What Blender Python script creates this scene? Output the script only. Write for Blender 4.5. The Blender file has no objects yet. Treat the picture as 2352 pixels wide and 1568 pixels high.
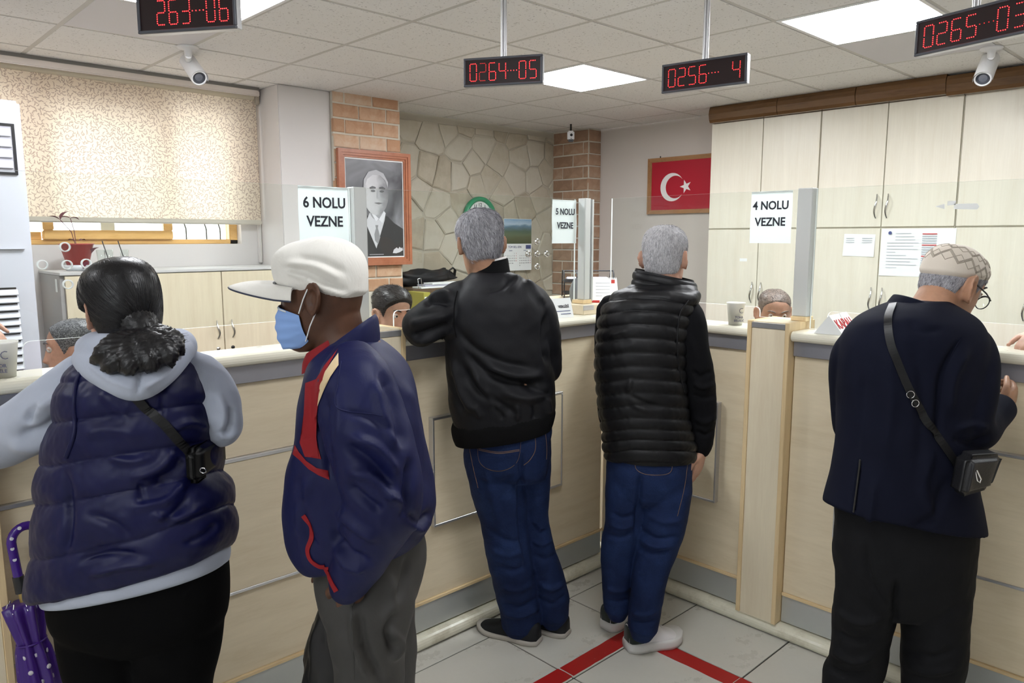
import bpy, bmesh, math, random
import numpy as np
from mathutils import Vector, Matrix, noise, Quaternion

random.seed(7)
SC = bpy.context.scene
COL = SC.collection

# ------------------------------------------------------------------ camera
CAM_F = 1730.0
CAM_P = math.atan(238 / CAM_F)
CAM_A = math.atan(1829 / (CAM_F / math.cos(CAM_P)))
EYE = np.array([0.0, 0.0, 1.65])
FWD = np.array([math.cos(CAM_A) * math.cos(CAM_P), math.sin(CAM_A) * math.cos(CAM_P), -math.sin(CAM_P)])
RGT = np.array([math.sin(CAM_A), -math.cos(CAM_A), 0.0])
UPV = np.cross(RGT, FWD)
FH = np.array([math.cos(CAM_A), math.sin(CAM_A), 0.0])      # horizontal forward

cam_data = bpy.data.cameras.new('camera')
cam_data.lens = CAM_F / 2352 * 36.0
cam_data.sensor_width = 36.0
cam_data.clip_start = 0.05
cam = bpy.data.objects.new('camera', cam_data)
COL.objects.link(cam)
cam.matrix_world = Matrix(((RGT[0], UPV[0], -FWD[0], EYE[0]),
                           (RGT[1], UPV[1], -FWD[1], EYE[1]),
                           (RGT[2], UPV[2], -FWD[2], EYE[2]), (0, 0, 0, 1)))
SC.camera = cam

# ------------------------------------------------------------------ world, exposure
world = bpy.data.worlds.new('daylight')
SC.world = world
world.use_nodes = True
wn = world.node_tree.nodes
wn['Background'].inputs[0].default_value = (0.92, 0.96, 1.0, 1)
wn['Background'].inputs[1].default_value = 5.0
SC.view_settings.view_transform = 'Standard'
SC.view_settings.look = 'None'
SC.view_settings.gamma = 1.0
SC.view_settings.use_curve_mapping = False
SC.view_settings.exposure = 0.32
LAMP_STRENGTH = 36.0
ADDED_LAMP_STRENGTH = 18.0

# ------------------------------------------------------------------ geometry helpers
class G:
    """collects verts and faces of one mesh"""
    def __init__(s):
        s.v = []; s.f = []; s.m = []; s.mi = 0; s.sm = []; s.smooth = False
    def add(s, vs, fs):
        o = len(s.v); s.v += [tuple(map(float, p)) for p in vs]
        for q in fs:
            s.f.append(tuple(o + i for i in q)); s.m.append(s.mi); s.sm.append(s.smooth)
        return s
    def box(s, x0, x1, y0, y1, z0, z1):
        vs = [(x, y, z) for z in (z0, z1) for y in (y0, y1) for x in (x0, x1)]
        return s.add(vs, [(0, 2, 3, 1), (4, 5, 7, 6), (0, 1, 5, 4), (2, 6, 7, 3), (0, 4, 6, 2), (1, 3, 7, 5)])
    def bbox(s, x0, x1, y0, y1, z0, z1, b):
        """box with chamfered edges"""
        bm = bmesh.new(); bmesh.ops.create_cube(bm, size=1)
        for v in bm.verts:
            v.co = ((x0 + x1) / 2 + v.co.x * (x1 - x0), (y0 + y1) / 2 + v.co.y * (y1 - y0), (z0 + z1) / 2 + v.co.z * (z1 - z0))
        bmesh.ops.bevel(bm, geom=bm.edges[:], offset=b, segments=1 if b < .004 else 2, affect='EDGES')
        s.bm(bm); return s
    def bm(s, bm):
        bm.verts.index_update()
        s.add([v.co for v in bm.verts], [[v.index for v in fc.verts] for fc in bm.faces]); bm.free()
    def prism(s, pts, d):
        """polygon pts (3d, planar) extruded by vector d"""
        n = len(pts); pts = [Vector(p) for p in pts]; d = Vector(d)
        vs = pts + [p + d for p in pts]
        nrm = Vector((0, 0, 0))
        for i in range(n): nrm += pts[i].cross(pts[(i + 1) % n])
        fs = [tuple(range(n - 1, -1, -1)), tuple(range(n, 2 * n))] + [(i, (i + 1) % n, n + (i + 1) % n, n + i) for i in range(n)]
        if nrm.dot(d) < 0: fs = [q[::-1] for q in fs]
        return s.add(vs, fs)
    def tube(s, path, r, n=10, cap=True, flat=None):
        """round tube along path, r a number or list; flat=(k) squashes along the second frame axis"""
        P = [Vector(p) for p in path]; L = len(P)
        R = r if hasattr(r, '__len__') else [r] * L
        t0 = (P[1] - P[0]).normalized()
        ref = Vector((0, 0, 1)) if abs(t0.z) < .9 else Vector((1, 0, 0))
        a = t0.cross(ref).normalized(); vs = []; o = s.smooth; s.smooth = True
        for i in range(L):
            t = (P[min(i + 1, L - 1)] - P[max(i - 1, 0)]).normalized()
            a = (a - t * a.dot(t)).normalized(); b = t.cross(a)
            for k in range(n):
                an = 2 * math.pi * k / n
                vs.append(P[i] + a * math.cos(an) * R[i] + b * math.sin(an) * R[i] * (flat or 1))
        fs = [(i * n + k, i * n + (k + 1) % n, (i + 1) * n + (k + 1) % n, (i + 1) * n + k) for i in range(L - 1) for k in range(n)]
        fs = [q for q in fs]
        s.add(vs, fs)
        if cap:
            s.smooth = False
            s.add(vs[:n], [tuple(range(n - 1, -1, -1))]); s.add(vs[-n:], [tuple(range(n))])
        s.smooth = o; return s
    def lathe(s, prof, c=(0, 0, 0), ax=(0, 0, 1), n=24):
        """profile (r, h) spun about axis ax through c"""
        ax = Vector(ax).normalized(); ref = Vector((1, 0, 0)) if abs(ax.x) < .9 else Vector((0, 1, 0))
        a = (ref - ax * ref.dot(ax)).normalized(); b = ax.cross(a); c = Vector(c); vs = []
        for r, h in prof:
            for k in range(n):
                an = 2 * math.pi * k / n
                vs.append(c + ax * h + (a * math.cos(an) + b * math.sin(an)) * r)
        fs = [(i * n + k, i * n + (k + 1) % n, (i + 1) * n + (k + 1) % n, (i + 1) * n + k) for i in range(len(prof) - 1) for k in range(n)]
        o = s.smooth; s.smooth = True; s.add(vs, fs); s.smooth = o; return s
    def ribbon(s, path, nrm, w, t):
        """flat band of width w and thickness t along path; nrm: list of outward normals"""
        P = [Vector(p) for p in path]; L = len(P); vs = []
        for i in range(L):
            tg = (P[min(i + 1, L - 1)] - P[max(i - 1, 0)]).normalized(); n = Vector(nrm[i] if isinstance(nrm, list) else nrm)
            n = (n - tg * n.dot(tg)).normalized(); sd = tg.cross(n)
            for q in ((-.5, 0), (.5, 0), (.5, 1), (-.5, 1)): vs.append(P[i] + sd * q[0] * w + n * q[1] * t)
        fs = [(i * 4 + k, (i + 1) * 4 + k, (i + 1) * 4 + (k + 1) % 4, i * 4 + (k + 1) % 4) for i in range(L - 1) for k in range(4)]
        fs += [(0, 1, 2, 3), tuple((L - 1) * 4 + k for k in (3, 2, 1, 0))]
        return s.add(vs, fs)
    def mesh(s, name, mats, fixn=True):
        me = bpy.data.meshes.new(name); me.from_pydata(s.v, [], s.f); me.update()
        for m in (mats if isinstance(mats, (list, tuple)) else [mats]): me.materials.append(m)
        me.polygons.foreach_set('material_index', s.m); me.polygons.foreach_set('use_smooth', s.sm)
        if fixn:
            bm = bmesh.new(); bm.from_mesh(me); bmesh.ops.recalc_face_normals(bm, faces=bm.faces[:]); bm.to_mesh(me); bm.free()
        me.update(); return me
    def obj(s, name, mats, parent=None, fixn=True):
        return link(name, s.mesh(name, mats, fixn), parent)

def link(name, data, parent=None):
    o = bpy.data.objects.new(name, data); COL.objects.link(o)
    if parent is not None: o.parent = parent
    return o
def tag(o, label, cat, group=None):
    o['label'] = label; o['category'] = cat
    if group: o['group'] = group
    return o
def thing(name, label, cat, loc=(0, 0, 0), rz=0, group=None):
    o = link(name, None); o.location = loc; o.rotation_euler = (0, 0, rz); o.empty_display_size = .1
    return tag(o, label, cat, group)
def struct(o):
    o['kind'] = 'structure'; return o
def part_label(o, label):
    o['label'] = label; return o

# ------------------------------------------------------------------ material helpers
def nt(m): return m.node_tree.nodes, m.node_tree.links
MATS = {}
def mat(name, col=(.8, .8, .8), rough=.5, metal=0.0, spec=.5, emit=None, es=0, trans=0, ior=1.45, coat=0, sheen=0):
    if name in MATS: return MATS[name]
    m = bpy.data.materials.new(name); m.use_nodes = True; MATS[name] = m
    b = m.node_tree.nodes['Principled BSDF']
    b.inputs['Base Color'].default_value = (*col, 1); b.inputs['Roughness'].default_value = rough
    b.inputs['Metallic'].default_value = metal; b.inputs['Specular IOR Level'].default_value = spec
    b.inputs['Transmission Weight'].default_value = trans; b.inputs['IOR'].default_value = ior
    b.inputs['Coat Weight'].default_value = coat; b.inputs['Sheen Weight'].default_value = sheen
    if emit: b.inputs['Emission Color'].default_value = (*emit, 1); b.inputs['Emission Strength'].default_value = es
    return m
def coords(m, kind='Object', scale=(1, 1, 1), rot=(0, 0, 0)):
    n, l = nt(m); t = n.new('ShaderNodeTexCoord'); mp = n.new('ShaderNodeMapping')
    mp.inputs['Scale'].default_value = scale; mp.inputs['Rotation'].default_value = rot
    l.new(t.outputs[kind], mp.inputs[0]); return mp.outputs[0]
def noise_tex(m, vec, scale=5, detail=4, rough=.55, dist=0):
    n, l = nt(m); t = n.new('ShaderNodeTexNoise'); t.inputs['Scale'].default_value = scale
    t.inputs['Detail'].default_value = detail; t.inputs['Roughness'].default_value = rough; t.inputs['Distortion'].default_value = dist
    l.new(vec, t.inputs['Vector']); return t.outputs[0]
def ramp(m, fac, stops, interp='LINEAR'):
    n, l = nt(m); r = n.new('ShaderNodeValToRGB'); r.color_ramp.interpolation = interp; e = r.color_ramp.elements
    while len(e) < len(stops): e.new(.5)
    for i, (p, c) in enumerate(stops): e[i].position = p; e[i].color = (*c, 1) if len(c) == 3 else c
    l.new(fac, r.inputs[0]); return r.outputs[0]
def bump(m, h, strength=.2, dist=.01, nrm=None):
    n, l = nt(m); b = n.new('ShaderNodeBump'); b.inputs['Strength'].default_value = strength; b.inputs['Distance'].default_value = dist
    l.new(h, b.inputs['Height'])
    if nrm: l.new(nrm, b.inputs['Normal'])
    return b.outputs[0]
def setc(m, out): m.node_tree.links.new(out, m.node_tree.nodes['Principled BSDF'].inputs['Base Color'])
def setn(m, out): m.node_tree.links.new(out, m.node_tree.nodes['Principled BSDF'].inputs['Normal'])
def setr(m, out): m.node_tree.links.new(out, m.node_tree.nodes['Principled BSDF'].inputs['Roughness'])
def mixc(m, a, b, fac, mode='MIX'):
    n, l = nt(m); x = n.new('ShaderNodeMix'); x.data_type = 'RGBA'; x.blend_type = mode
    for s, val in ((x.inputs[6], a), (x.inputs[7], b), (x.inputs[0], fac)):
        if hasattr(val, 'is_output'): l.new(val, s)
        else: s.default_value = val if not isinstance(val, tuple) or len(val) == 4 else (*val, 1)
    return x.outputs[2]
def mth(m, op, a, b=0, c=0):
    n, l = nt(m); x = n.new('ShaderNodeMath'); x.operation = op
    for i, val in enumerate((a, b, c)):
        if hasattr(val, 'is_output'): l.new(val, x.inputs[i])
        else: x.inputs[i].default_value = val
    return x.outputs[0]
def obj_random(m):
    n, l = nt(m); return n.new('ShaderNodeObjectInfo').outputs['Random']

def wood(name, c1, c2, scale=(1, 1, 1), rough=.4, fine=1.0):
    if name in MATS: return MATS[name]
    m = mat(name, c1, rough); v = coords(m, 'Object', scale)
    a = noise_tex(m, v, 2.2, 5, .6, .6); b = noise_tex(m, v, 14 * fine, 3, .6, .3)
    f = mth(m, 'ADD', mth(m, 'MULTIPLY', a, .7), mth(m, 'MULTIPLY', b, .3))
    c = ramp(m, f, [(.32, c2), (.52, c1), (.72, tuple(min(1, x * 1.07) for x in c1))])
    setc(m, c); setn(m, bump(m, b, .03, .002)); return m

M_PLASTER = mat('plaster', (.70, .67, .66), .85); setn(M_PLASTER, bump(M_PLASTER, noise_tex(M_PLASTER, coords(M_PLASTER), 60, 4), .08, .004))
M_BEIGE = mat('beige paint', (.60, .545, .50), .8); setn(M_BEIGE, bump(M_BEIGE, noise_tex(M_BEIGE, coords(M_BEIGE), 70, 4), .06, .004))
LAM1, LAM2 = (.70, .60, .435), (.645, .54, .375)
M_LAM_H = wood('maple laminate grain along x', LAM1, LAM2, (1.2, 9, 9), .38)      # grain runs along x
M_LAM_HY = wood('maple laminate grain along y', LAM1, LAM2, (9, 1.2, 9), .38)
M_LAM_V = wood('maple laminate upright grain', (.73, .64, .48), (.68, .58, .425), (9, 9, .7), .38)
M_CAB = wood('pale maple laminate upright grain', (.76, .72, .61), (.72, .67, .55), (8, 8, .5), .35)
M_EDGE = wood('beech edge band', (.72, .55, .32), (.62, .45, .25), (10, 10, .8), .45)
M_EDGE_H = wood('beech edge band level', (.72, .55, .32), (.62, .45, .25), (1, 1, 9), .45)
M_CREAM = mat('cream moulded edge', (.80, .765, .64), .32, coat=.2); setr(M_CREAM, ramp(M_CREAM, noise_tex(M_CREAM, coords(M_CREAM), 9), [(.3, (.25,) * 3), (.7, (.42,) * 3)]))
M_PLINTH = mat('cream plinth', (.70, .67, .54), .4, coat=.1)
_c = ramp(M_PLINTH, noise_tex(M_PLINTH, coords(M_PLINTH), 7, 6, .7), [(.35, (.58, .54, .42)), (.5, (.72, .69, .56)), (.8, (.76, .73, .61))]); setc(M_PLINTH, _c)
M_ALU = mat('brushed aluminium', (.60, .60, .62), .38, .85); setn(M_ALU, bump(M_ALU, noise_tex(M_ALU, coords(M_ALU, scale=(1, 1, 80)), 20, 2), .05, .001))
M_ALU_POST = mat('anodised aluminium post', (.62, .64, .63), .45, .4)
M_ALU_BAND = mat('grey metal band', (.36, .36, .40), .42, .7); setn(M_ALU_BAND, bump(M_ALU_BAND, noise_tex(M_ALU_BAND, coords(M_ALU_BAND, scale=(1, 1, 60)), 20, 2), .06, .001))
M_KICK = mat('scuffed kick plate', (.52, .54, .53), .35, .55); setr(M_KICK, ramp(M_KICK, noise_tex(M_KICK, coords(M_KICK), 5, 6, .7), [(.3, (.28,) * 3), (.7, (.5,) * 3)]))
M_CHROME = mat('chrome', (.75, .75, .76), .15, 1.0)
M_BLACK = mat('black plastic', (.018, .018, .02), .4)
M_DARK = mat('dark gap', (.03, .028, .025), .9)
M_WHITE = mat('white plastic', (.82, .82, .83), .35)
M_PAPER = mat('white paper', (.86, .88, .88), .7)
M_INK = mat('dark ink', (.025, .028, .04), .7)
M_GLASS = bpy.data.materials.new('counter glass'); M_GLASS.use_nodes = True
_n, _l = nt(M_GLASS); _n.clear(); _o = _n.new('ShaderNodeOutputMaterial'); _mx = _n.new('ShaderNodeMixShader')
_t = _n.new('ShaderNodeBsdfTransparent'); _t.inputs[0].default_value = (.965, .985, .975, 1)
_g = _n.new('ShaderNodeBsdfGlossy'); _g.inputs['Roughness'].default_value = .02; _fr = _n.new('ShaderNodeLayerWeight'); _fr.inputs[0].default_value = .5
_ff = mth(M_GLASS, 'ADD', mth(M_GLASS, 'MULTIPLY', mth(M_GLASS, 'POWER', _fr.outputs['Facing'], 5), .9), .022)
_l.new(_ff, _mx.inputs[0]); _l.new(_t.outputs[0], _mx.inputs[1]); _l.new(_g.outputs[0], _mx.inputs[2]); _l.new(_mx.outputs[0], _o.inputs[0])
M_GLASS_EDGE = mat('polished glass edge', (.92, .97, .96), .3, spec=.8)

# ------------------------------------------------------------------ room shell
CEIL = 2.63
WY, WX = 5.0, 5.48          # window wall, flag wall
NEARX, NEARY = -2.6, -2.2
TX = [-2.6, -1.99, -1.38, -.79, -.19, .41, 1.01, 1.605, 2.16, 2.745, 3.35, 3.985, 4.62, 5.17, 5.78]
TY = [-2.2, -1.71, -1.13, -.55, .03, .61, 1.19, 1.775, 2.345, 2.92, 3.5, 4.09, 4.66, 5.24]

M_TILE = mat('floor tile', (.60, .585, .535), .28)
_v = coords(M_TILE, 'Object'); _a = noise_tex(M_TILE, _v, 3, 6, .7); _b = noise_tex(M_TILE, _v, 60, 3, .6)
_c = ramp(M_TILE, mth(M_TILE, 'ADD', mth(M_TILE, 'MULTIPLY', _a, .75), mth(M_TILE, 'MULTIPLY', _b, .25)), [(.3, (.595, .58, .53)), (.5, (.62, .605, .555)), (.7, (.635, .62, .575))])
setc(M_TILE, _c); setr(M_TILE, ramp(M_TILE, _a, [(.3, (.22,) * 3), (.7, (.4,) * 3)]))
M_GROUT = mat('dark grout', (.055, .05, .045), .9)
floor = struct(G().box(NEARX, WX + .2, NEARY, WY + .2, -.1, -.004).obj('floor', M_GROUT))
FX = [2.371 - .45 * k for k in range(-1, 8)]; FY = [1.76 - .43 * k for k in range(-2, 6)]
FXS, FYS = .462, .44
fx0, fy0 = 1.494 * 1.65, 1.333 * 1.65        # grout crossing by the corner
tile_me = G().bbox(0, FXS - .0065, 0, FYS - .0065, -.02, 0, .0012).mesh('tile', M_TILE)
for i in range(-10, 2):
    for j in range(-10, 2):
        x, y = fx0 + i * FXS, fy0 + (j - 1) * FYS
        if x > 2.85 or y > 2.30 or x < NEARX: continue
        t = link('tile', tile_me, floor); t.location = (x, y, 0)

M_CTILE = mat('mineral fibre ceiling tile', (.80, .78, .75), .9)
_v = coords(M_CTILE, 'Generated', (1, 1, 1)); _vo = coords(M_CTILE, 'Object')
_sp = noise_tex(M_CTILE, coords(M_CTILE, 'Object', (1, 1, .01)), 95, 2, .5, .4)
_pit = ramp(M_CTILE, _sp, [(.30, (.54, .525, .51)), (.37, (.86, .85, .835))]); setc(M_CTILE, _pit)
setn(M_CTILE, bump(M_CTILE, _sp, .25, .003))
M_TBAR = mat('ceiling t-bar', (.60, .585, .55), .55)
M_LIGHT = mat('light diffuser', (.9, .9, .9), .4, emit=(.95, .97, 1.0), es=LAMP_STRENGTH)
M_LIGHT_ADDED = mat('added light diffuser', (.9, .9, .9), .4, emit=(.95, .97, 1.0), es=ADDED_LAMP_STRENGTH)
M_BLANK = mat('blank ceiling panel', (.70, .69, .72), .5)
ceiling = struct(G().box(NEARX - .1, WX + .3, NEARY - .1, WY + .3, CEIL + .05, CEIL + .15).obj('ceiling', mat('slab', (.25, .24, .23), .9)))
LIGHTS = {(1.01, 2.92): 1, (3.35, 2.92): 1, (3.35, 1.19): 1, (-1.38, 2.92): 2, (1.01, .61): 2, (3.35, -.55): 2, (-1.38, .61): 2}  # the weaker panels are assumed, added out of view to light the customer side
BLANKS = [(1.01, 3.5), (3.985, 1.19)]
lamp_labels = {(1.01, 2.92): 'square ceiling light panel above the digital sign reading 263-06',
               (3.35, 2.92): 'square ceiling light panel beside the digital sign reading 0264-05',
               (3.35, 1.19): 'large bright ceiling light panel beside the digital sign reading 0265-03'}
for i in range(len(TX) - 1):
    for j in range(len(TY) - 1):
        x0, x1, y0, y1 = TX[i], min(TX[i + 1], WX), TY[j], min(TY[j + 1], WY)
        if x1 - x0 < .02 or y1 - y0 < .02: continue
        k = (TX[i], TY[j])
        if k in LIGHTS:
            lab = lamp_labels.get(k)
            if lab is None: lab = {(-1.38, 2.92): 'square ceiling light panel far left of the window blind', (1.01, .61): 'square ceiling light panel above the queue floor', (3.35, -.55): 'square ceiling light panel at the far right end of the tall cabinets', (-1.38, .61): 'square ceiling light panel near the rear strip window'}[k]
            t = thing('ceiling_light', lab, 'light', ((x0 + x1) / 2, (y0 + y1) / 2, CEIL), 0, 'ceiling light panels')
            w, h = (x1 - x0) / 2 - .004, (y1 - y0) / 2 - .004
            g = G()
            for a in ((-w, w, -h, -h + .018), (-w, w, h - .018, h), (-w, -w + .018, -h + .018, h - .018), (w - .018, w, -h + .018, h - .018)): g.box(*a, -.006, .02)
            g.obj('frame', M_WHITE, t)
            G().box(-w + .018, w - .018, -h + .018, h - .018, -.003, .01).obj('diffuser', M_LIGHT if LIGHTS[k] == 1 else M_LIGHT_ADDED, t)
        else:
            G().box(x0 + .012, x1 - .012, y0 + .012, y1 - .012, CEIL - .003, CEIL + .015).obj('blank_panel' if k in BLANKS else 'ceiling_tile', M_BLANK if k in BLANKS else M_CTILE, ceiling)
for x in TX[1:-1]:
    G().box(x - .012, x + .012, NEARY, WY, CEIL - .002, CEIL + .03).obj('t_bar', M_TBAR, ceiling)
for y in TY[1:-1]:
    G().box(NEARX, WX, y - .010, y + .010, CEIL - .001, CEIL + .03).obj('t_bar', M_TBAR, ceiling)

# window wall (y = 5) with one opening
WIN = (-.55, 2.235, 1.61, 2.50)
g = G(); g.box(NEARX, WIN[0], WY, WY + .25, 0, CEIL); g.box(WIN[1], 3.0, WY, WY + .25, 0, CEIL)
g.box(WIN[0], WIN[1], WY, WY + .25, 0, WIN[2]); g.box(WIN[0], WIN[1], WY, WY + .25, WIN[3], CEIL)
struct(g.obj('wall_left', M_PLASTER))
g = G(); NW = (-1.9, 1.3, 1.6, 2.45)       # unseen strip window, added behind the queue to let in more daylight
g.box(NEARX - .2, NEARX, NEARY - .2, NW[0], 0, CEIL); g.box(NEARX - .2, NEARX, NW[1], WY + .25, 0, CEIL); g.box(NEARX - .2, NEARX, NW[0], NW[1], 0, NW[2]); g.box(NEARX - .2, NEARX, NW[0], NW[1], NW[3], CEIL)
struct(g.obj('wall_rear', M_PLASTER))
struct(G().box(NEARX, WX + .2, NEARY - .2, NEARY, 0, CEIL).obj('wall_near', M_PLASTER))
w2 = struct(link('window_added', None)); g = G()
for y in (NW[0], -.85, .2, NW[1] - .06): g.bbox(NEARX - .13, NEARX - .07, y, y + .06, NW[2], NW[3], .003)
g.box(NEARX - .13, NEARX - .07, NW[0], NW[1], NW[2], NW[2] + .05); g.box(NEARX - .13, NEARX - .07, NW[0], NW[1], NW[3] - .05, NW[3]); g.obj('window_frame', mat('white added window frame', (.7, .7, .7), .4), w2)
for a, b in ((NW[0] + .06, -.85), (-.79, .2), (.26, NW[1] - .06)): G().box(NEARX - .103, NEARX - .097, a, b, NW[2] + .05, NW[3] - .05).obj('pane', M_GLASS, w2)
struct(G().box(WX, WX + .2, NEARY, WY + .25, 0, CEIL).obj('wall_right', M_BEIGE))
struct(G().bbox(2.37, 2.745, 4.66, WY - .002, 0, CEIL - .003, .004).obj('wall_pier', M_PLASTER))

# brick pier beside the portrait
def brick_material(name, c1, c2, c3):
    m = mat(name, c1, .85); v = coords(m, 'Object'); a = noise_tex(m, v, 9, 5, .65, .5); b = noise_tex(m, v, 70, 3, .6)
    r = obj_random(m)
    f = mth(m, 'ADD', mth(m, 'MULTIPLY', a, .75), mth(m, 'MULTIPLY', r, .3))
    c = ramp(m, f, [(.38, c1), (.55, c2), (.75, c3)])
    setc(m, c); setn(m, bump(m, b, .3, .004)); return m
M_BRICK = brick_material('orange brick', (.48, .275, .165), (.58, .375, .25), (.66, .53, .41))
M_BRICK2 = brick_material('brown brick', (.30, .185, .12), (.40, .25, .165), (.47, .35, .255))
M_MORTAR = mat('pale mortar', (.62, .58, .50), .95); setn(M_MORTAR, bump(M_MORTAR, noise_tex(M_MORTAR, coords(M_MORTAR), 80, 4), .4, .004))
def brick_face(parent, mat_, org, ax, nrm, width, z0, z1, length, pitch, ztop, first, rnd):
    """bricks laid on a face: org = left bottom corner, ax = unit direction along the face, nrm = outward normal"""
    ax, nrm, org = Vector(ax), Vector(nrm), Vector(org); k = 0; z = ztop
    while z - pitch > z0 - .001:
        zt, zb = z - .006, z - pitch + .006
        off = first if k % 2 == 0 else first - length / 2
        x = off - length
        while x < width:
            a, b = max(x + .005, 0.001), min(x + length - .005, width - .001)
            if b - a > .02:
                p = rnd.uniform(.004, .010)
                c = org + ax * ((a + b) / 2); hw = (b - a) / 2
                j = lambda: rnd.uniform(-.002, .002)
                front = [(-hw + j(), zb + j()), (hw + j(), zb + j()), (hw + j(), zt + j()), (-hw + j(), zt + j())]
                ch = .005; gg = G(); vs = []
                for d, inset in ((-.02, 0), (p - .004, 0), (p, ch)):
                    for (u, w) in front:
                        uu = u - math.copysign(inset, u); ww = w + (inset if w == front[0][1] or w == front[1][1] else -inset)
                        vs.append(ax * uu + nrm * d + Vector((0, 0, ww - (zb + zt) / 2)))
                fs = [(0, 1, 2, 3), (8, 9, 10, 11)] + [(r * 4 + q, r * 4 + (q + 1) % 4, r * 4 + 4 + (q + 1) % 4, r * 4 + 4 + q) for r in (0, 1) for q in range(4)]
                o = gg.add(vs, fs).obj('brick', mat_, parent); o.location = c + Vector((0, 0, (zb + zt) / 2))
            x += length
        z -= pitch; k += 1
rb = random.Random(3)
wb = struct(G().box(2.747, 3.295, 4.632, WY - .002, 0, CEIL - .003).obj('wall_brick', M_MORTAR))
brick_face(wb, M_BRICK, (2.747, 4.632, 0), (1, 0, 0), (0, -1, 0), .548, 1.25, CEIL, .225, .0995, 2.655, .09, rb)
wc = struct(G().box(5.31, WX - .002, 4.56, WY - .002, 0, CEIL - .003).obj('wall_corner', M_MORTAR))
brick_face(wc, M_BRICK2, (5.31, WY - .004, 0), (0, -1, 0), (-1, 0, 0), .43, 1.0, CEIL, .25, .108, 2.62, .25, rb)
brick_face(wc, M_BRICK2, (5.31, 4.56, 0), (1, 0, 0), (0, -1, 0), .165, 1.0, CEIL, .33, .108, 2.62, .17, rb)

# flagstone wall between the two brick piers
M_STONE = mat('flagstone', (.55, .50, .40), .85)
_v = coords(M_STONE, 'Object'); _a = noise_tex(M_STONE, _v, 6, 6, .65, .4); _b = noise_tex(M_STONE, _v, 45, 4, .6); _r = obj_random(M_STONE)
_f = mth(M_STONE, 'ADD', mth(M_STONE, 'MULTIPLY', _a, .7), mth(M_STONE, 'MULTIPLY', _r, .35))
setc(M_STONE, ramp(M_STONE, _f, [(.35, (.41, .36, .275)), (.5, (.49, .445, .35)), (.66, (.54, .505, .42)), (.85, (.515, .47, .365))]))
setn(M_STONE, bump(M_STONE, _b, .35, .006))
M_SMORTAR = mat('stone mortar', (.47, .435, .355), .95); setn(M_SMORTAR, bump(M_SMORTAR, noise_tex(M_SMORTAR, coords(M_SMORTAR), 40, 5), .5, .008))
ws = struct(G().box(3.0, 5.40, WY, WY + .25, 0, CEIL).obj('wall_stone', M_SMORTAR))
rs = random.Random(11); sites = []
sx0, sx1, sz0, sz1 = 3.297, 5.308, 1.15, 2.575
tries = 0
while tries < 4000:
    p = (rs.uniform(sx0 - .1, sx1 + .1), rs.uniform(sz0 - .1, sz1 + .08)); tries += 1
    if all((p[0] - q[0]) ** 2 + ((p[1] - q[1]) * .8) ** 2 > .158 ** 2 for q in sites): sites.append(p)
def clip(poly, a, b, c):
    out = []
    for i in range(len(poly)):
        p, q = poly[i], poly[(i + 1) % len(poly)]
        dp, dq = a * p[0] + b * p[1] - c, a * q[0] + b * q[1] - c
        if dp <= 0: out.append(p)
        if dp * dq < 0: t = dp / (dp - dq); out.append((p[0] + (q[0] - p[0]) * t, p[1] + (q[1] - p[1]) * t))
    return out
for s in sites:
    poly = [(sx0, sz0), (sx1, sz0), (sx1, sz1), (sx0, sz1)]
    for q in sites:
        if q is s: continue
        a, b = q[0] - s[0], q[1] - s[1]; d = math.hypot(a, b)
        if d > .8: continue
        poly = clip(poly, a / d, b / d, (a * (q[0] + s[0]) / 2 + b * (q[1] + s[1]) / 2) / d - rs.uniform(.002, .008))
        if len(poly) < 3: break
    if len(poly) < 3: continue
    cx, cz = sum(p[0] for p in poly) / len(poly), sum(p[1] for p in poly) / len(poly)
    pts = []
    for i in range(len(poly)):
        p, q = poly[i], poly[(i + 1) % len(poly)]; L = math.hypot(q[0] - p[0], q[1] - p[1])
        if L < .006: continue
        n = max(1, int(L / .05))
        for k in range(n):
            t = k / n; w = rs.uniform(-.005, .003)
            x, z = p[0] + (q[0] - p[0]) * t, p[1] + (q[1] - p[1]) * t
            dd = math.hypot(x - cx, z - cz) + 1e-6; pts.append((x - cx + (x - cx) / dd * w, z - cz + (z - cz) / dd * w))
    if len(pts) < 3: continue
    n = len(pts); dep = rs.uniform(.006, .017); tx, tz = rs.uniform(-.05, .05), rs.uniform(-.05, .05)
    vs = [(x, .02, z) for x, z in pts] + [(x, -dep * .45 + tx * x + tz * z, z) for x, z in pts] + [(x * .9, -dep + tx * x + tz * z, z * .9) for x, z in pts]
    fs = [tuple(range(n)), tuple(range(2 * n, 3 * n))] + [(r * n + i, r * n + (i + 1) % n, r * n + n + (i + 1) % n, r * n + n + i) for r in (0, 1) for i in range(n)]
    o = G().add(vs, fs).obj('stone', M_STONE, ws); o.location = (cx, WY - .001, cz)

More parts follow.
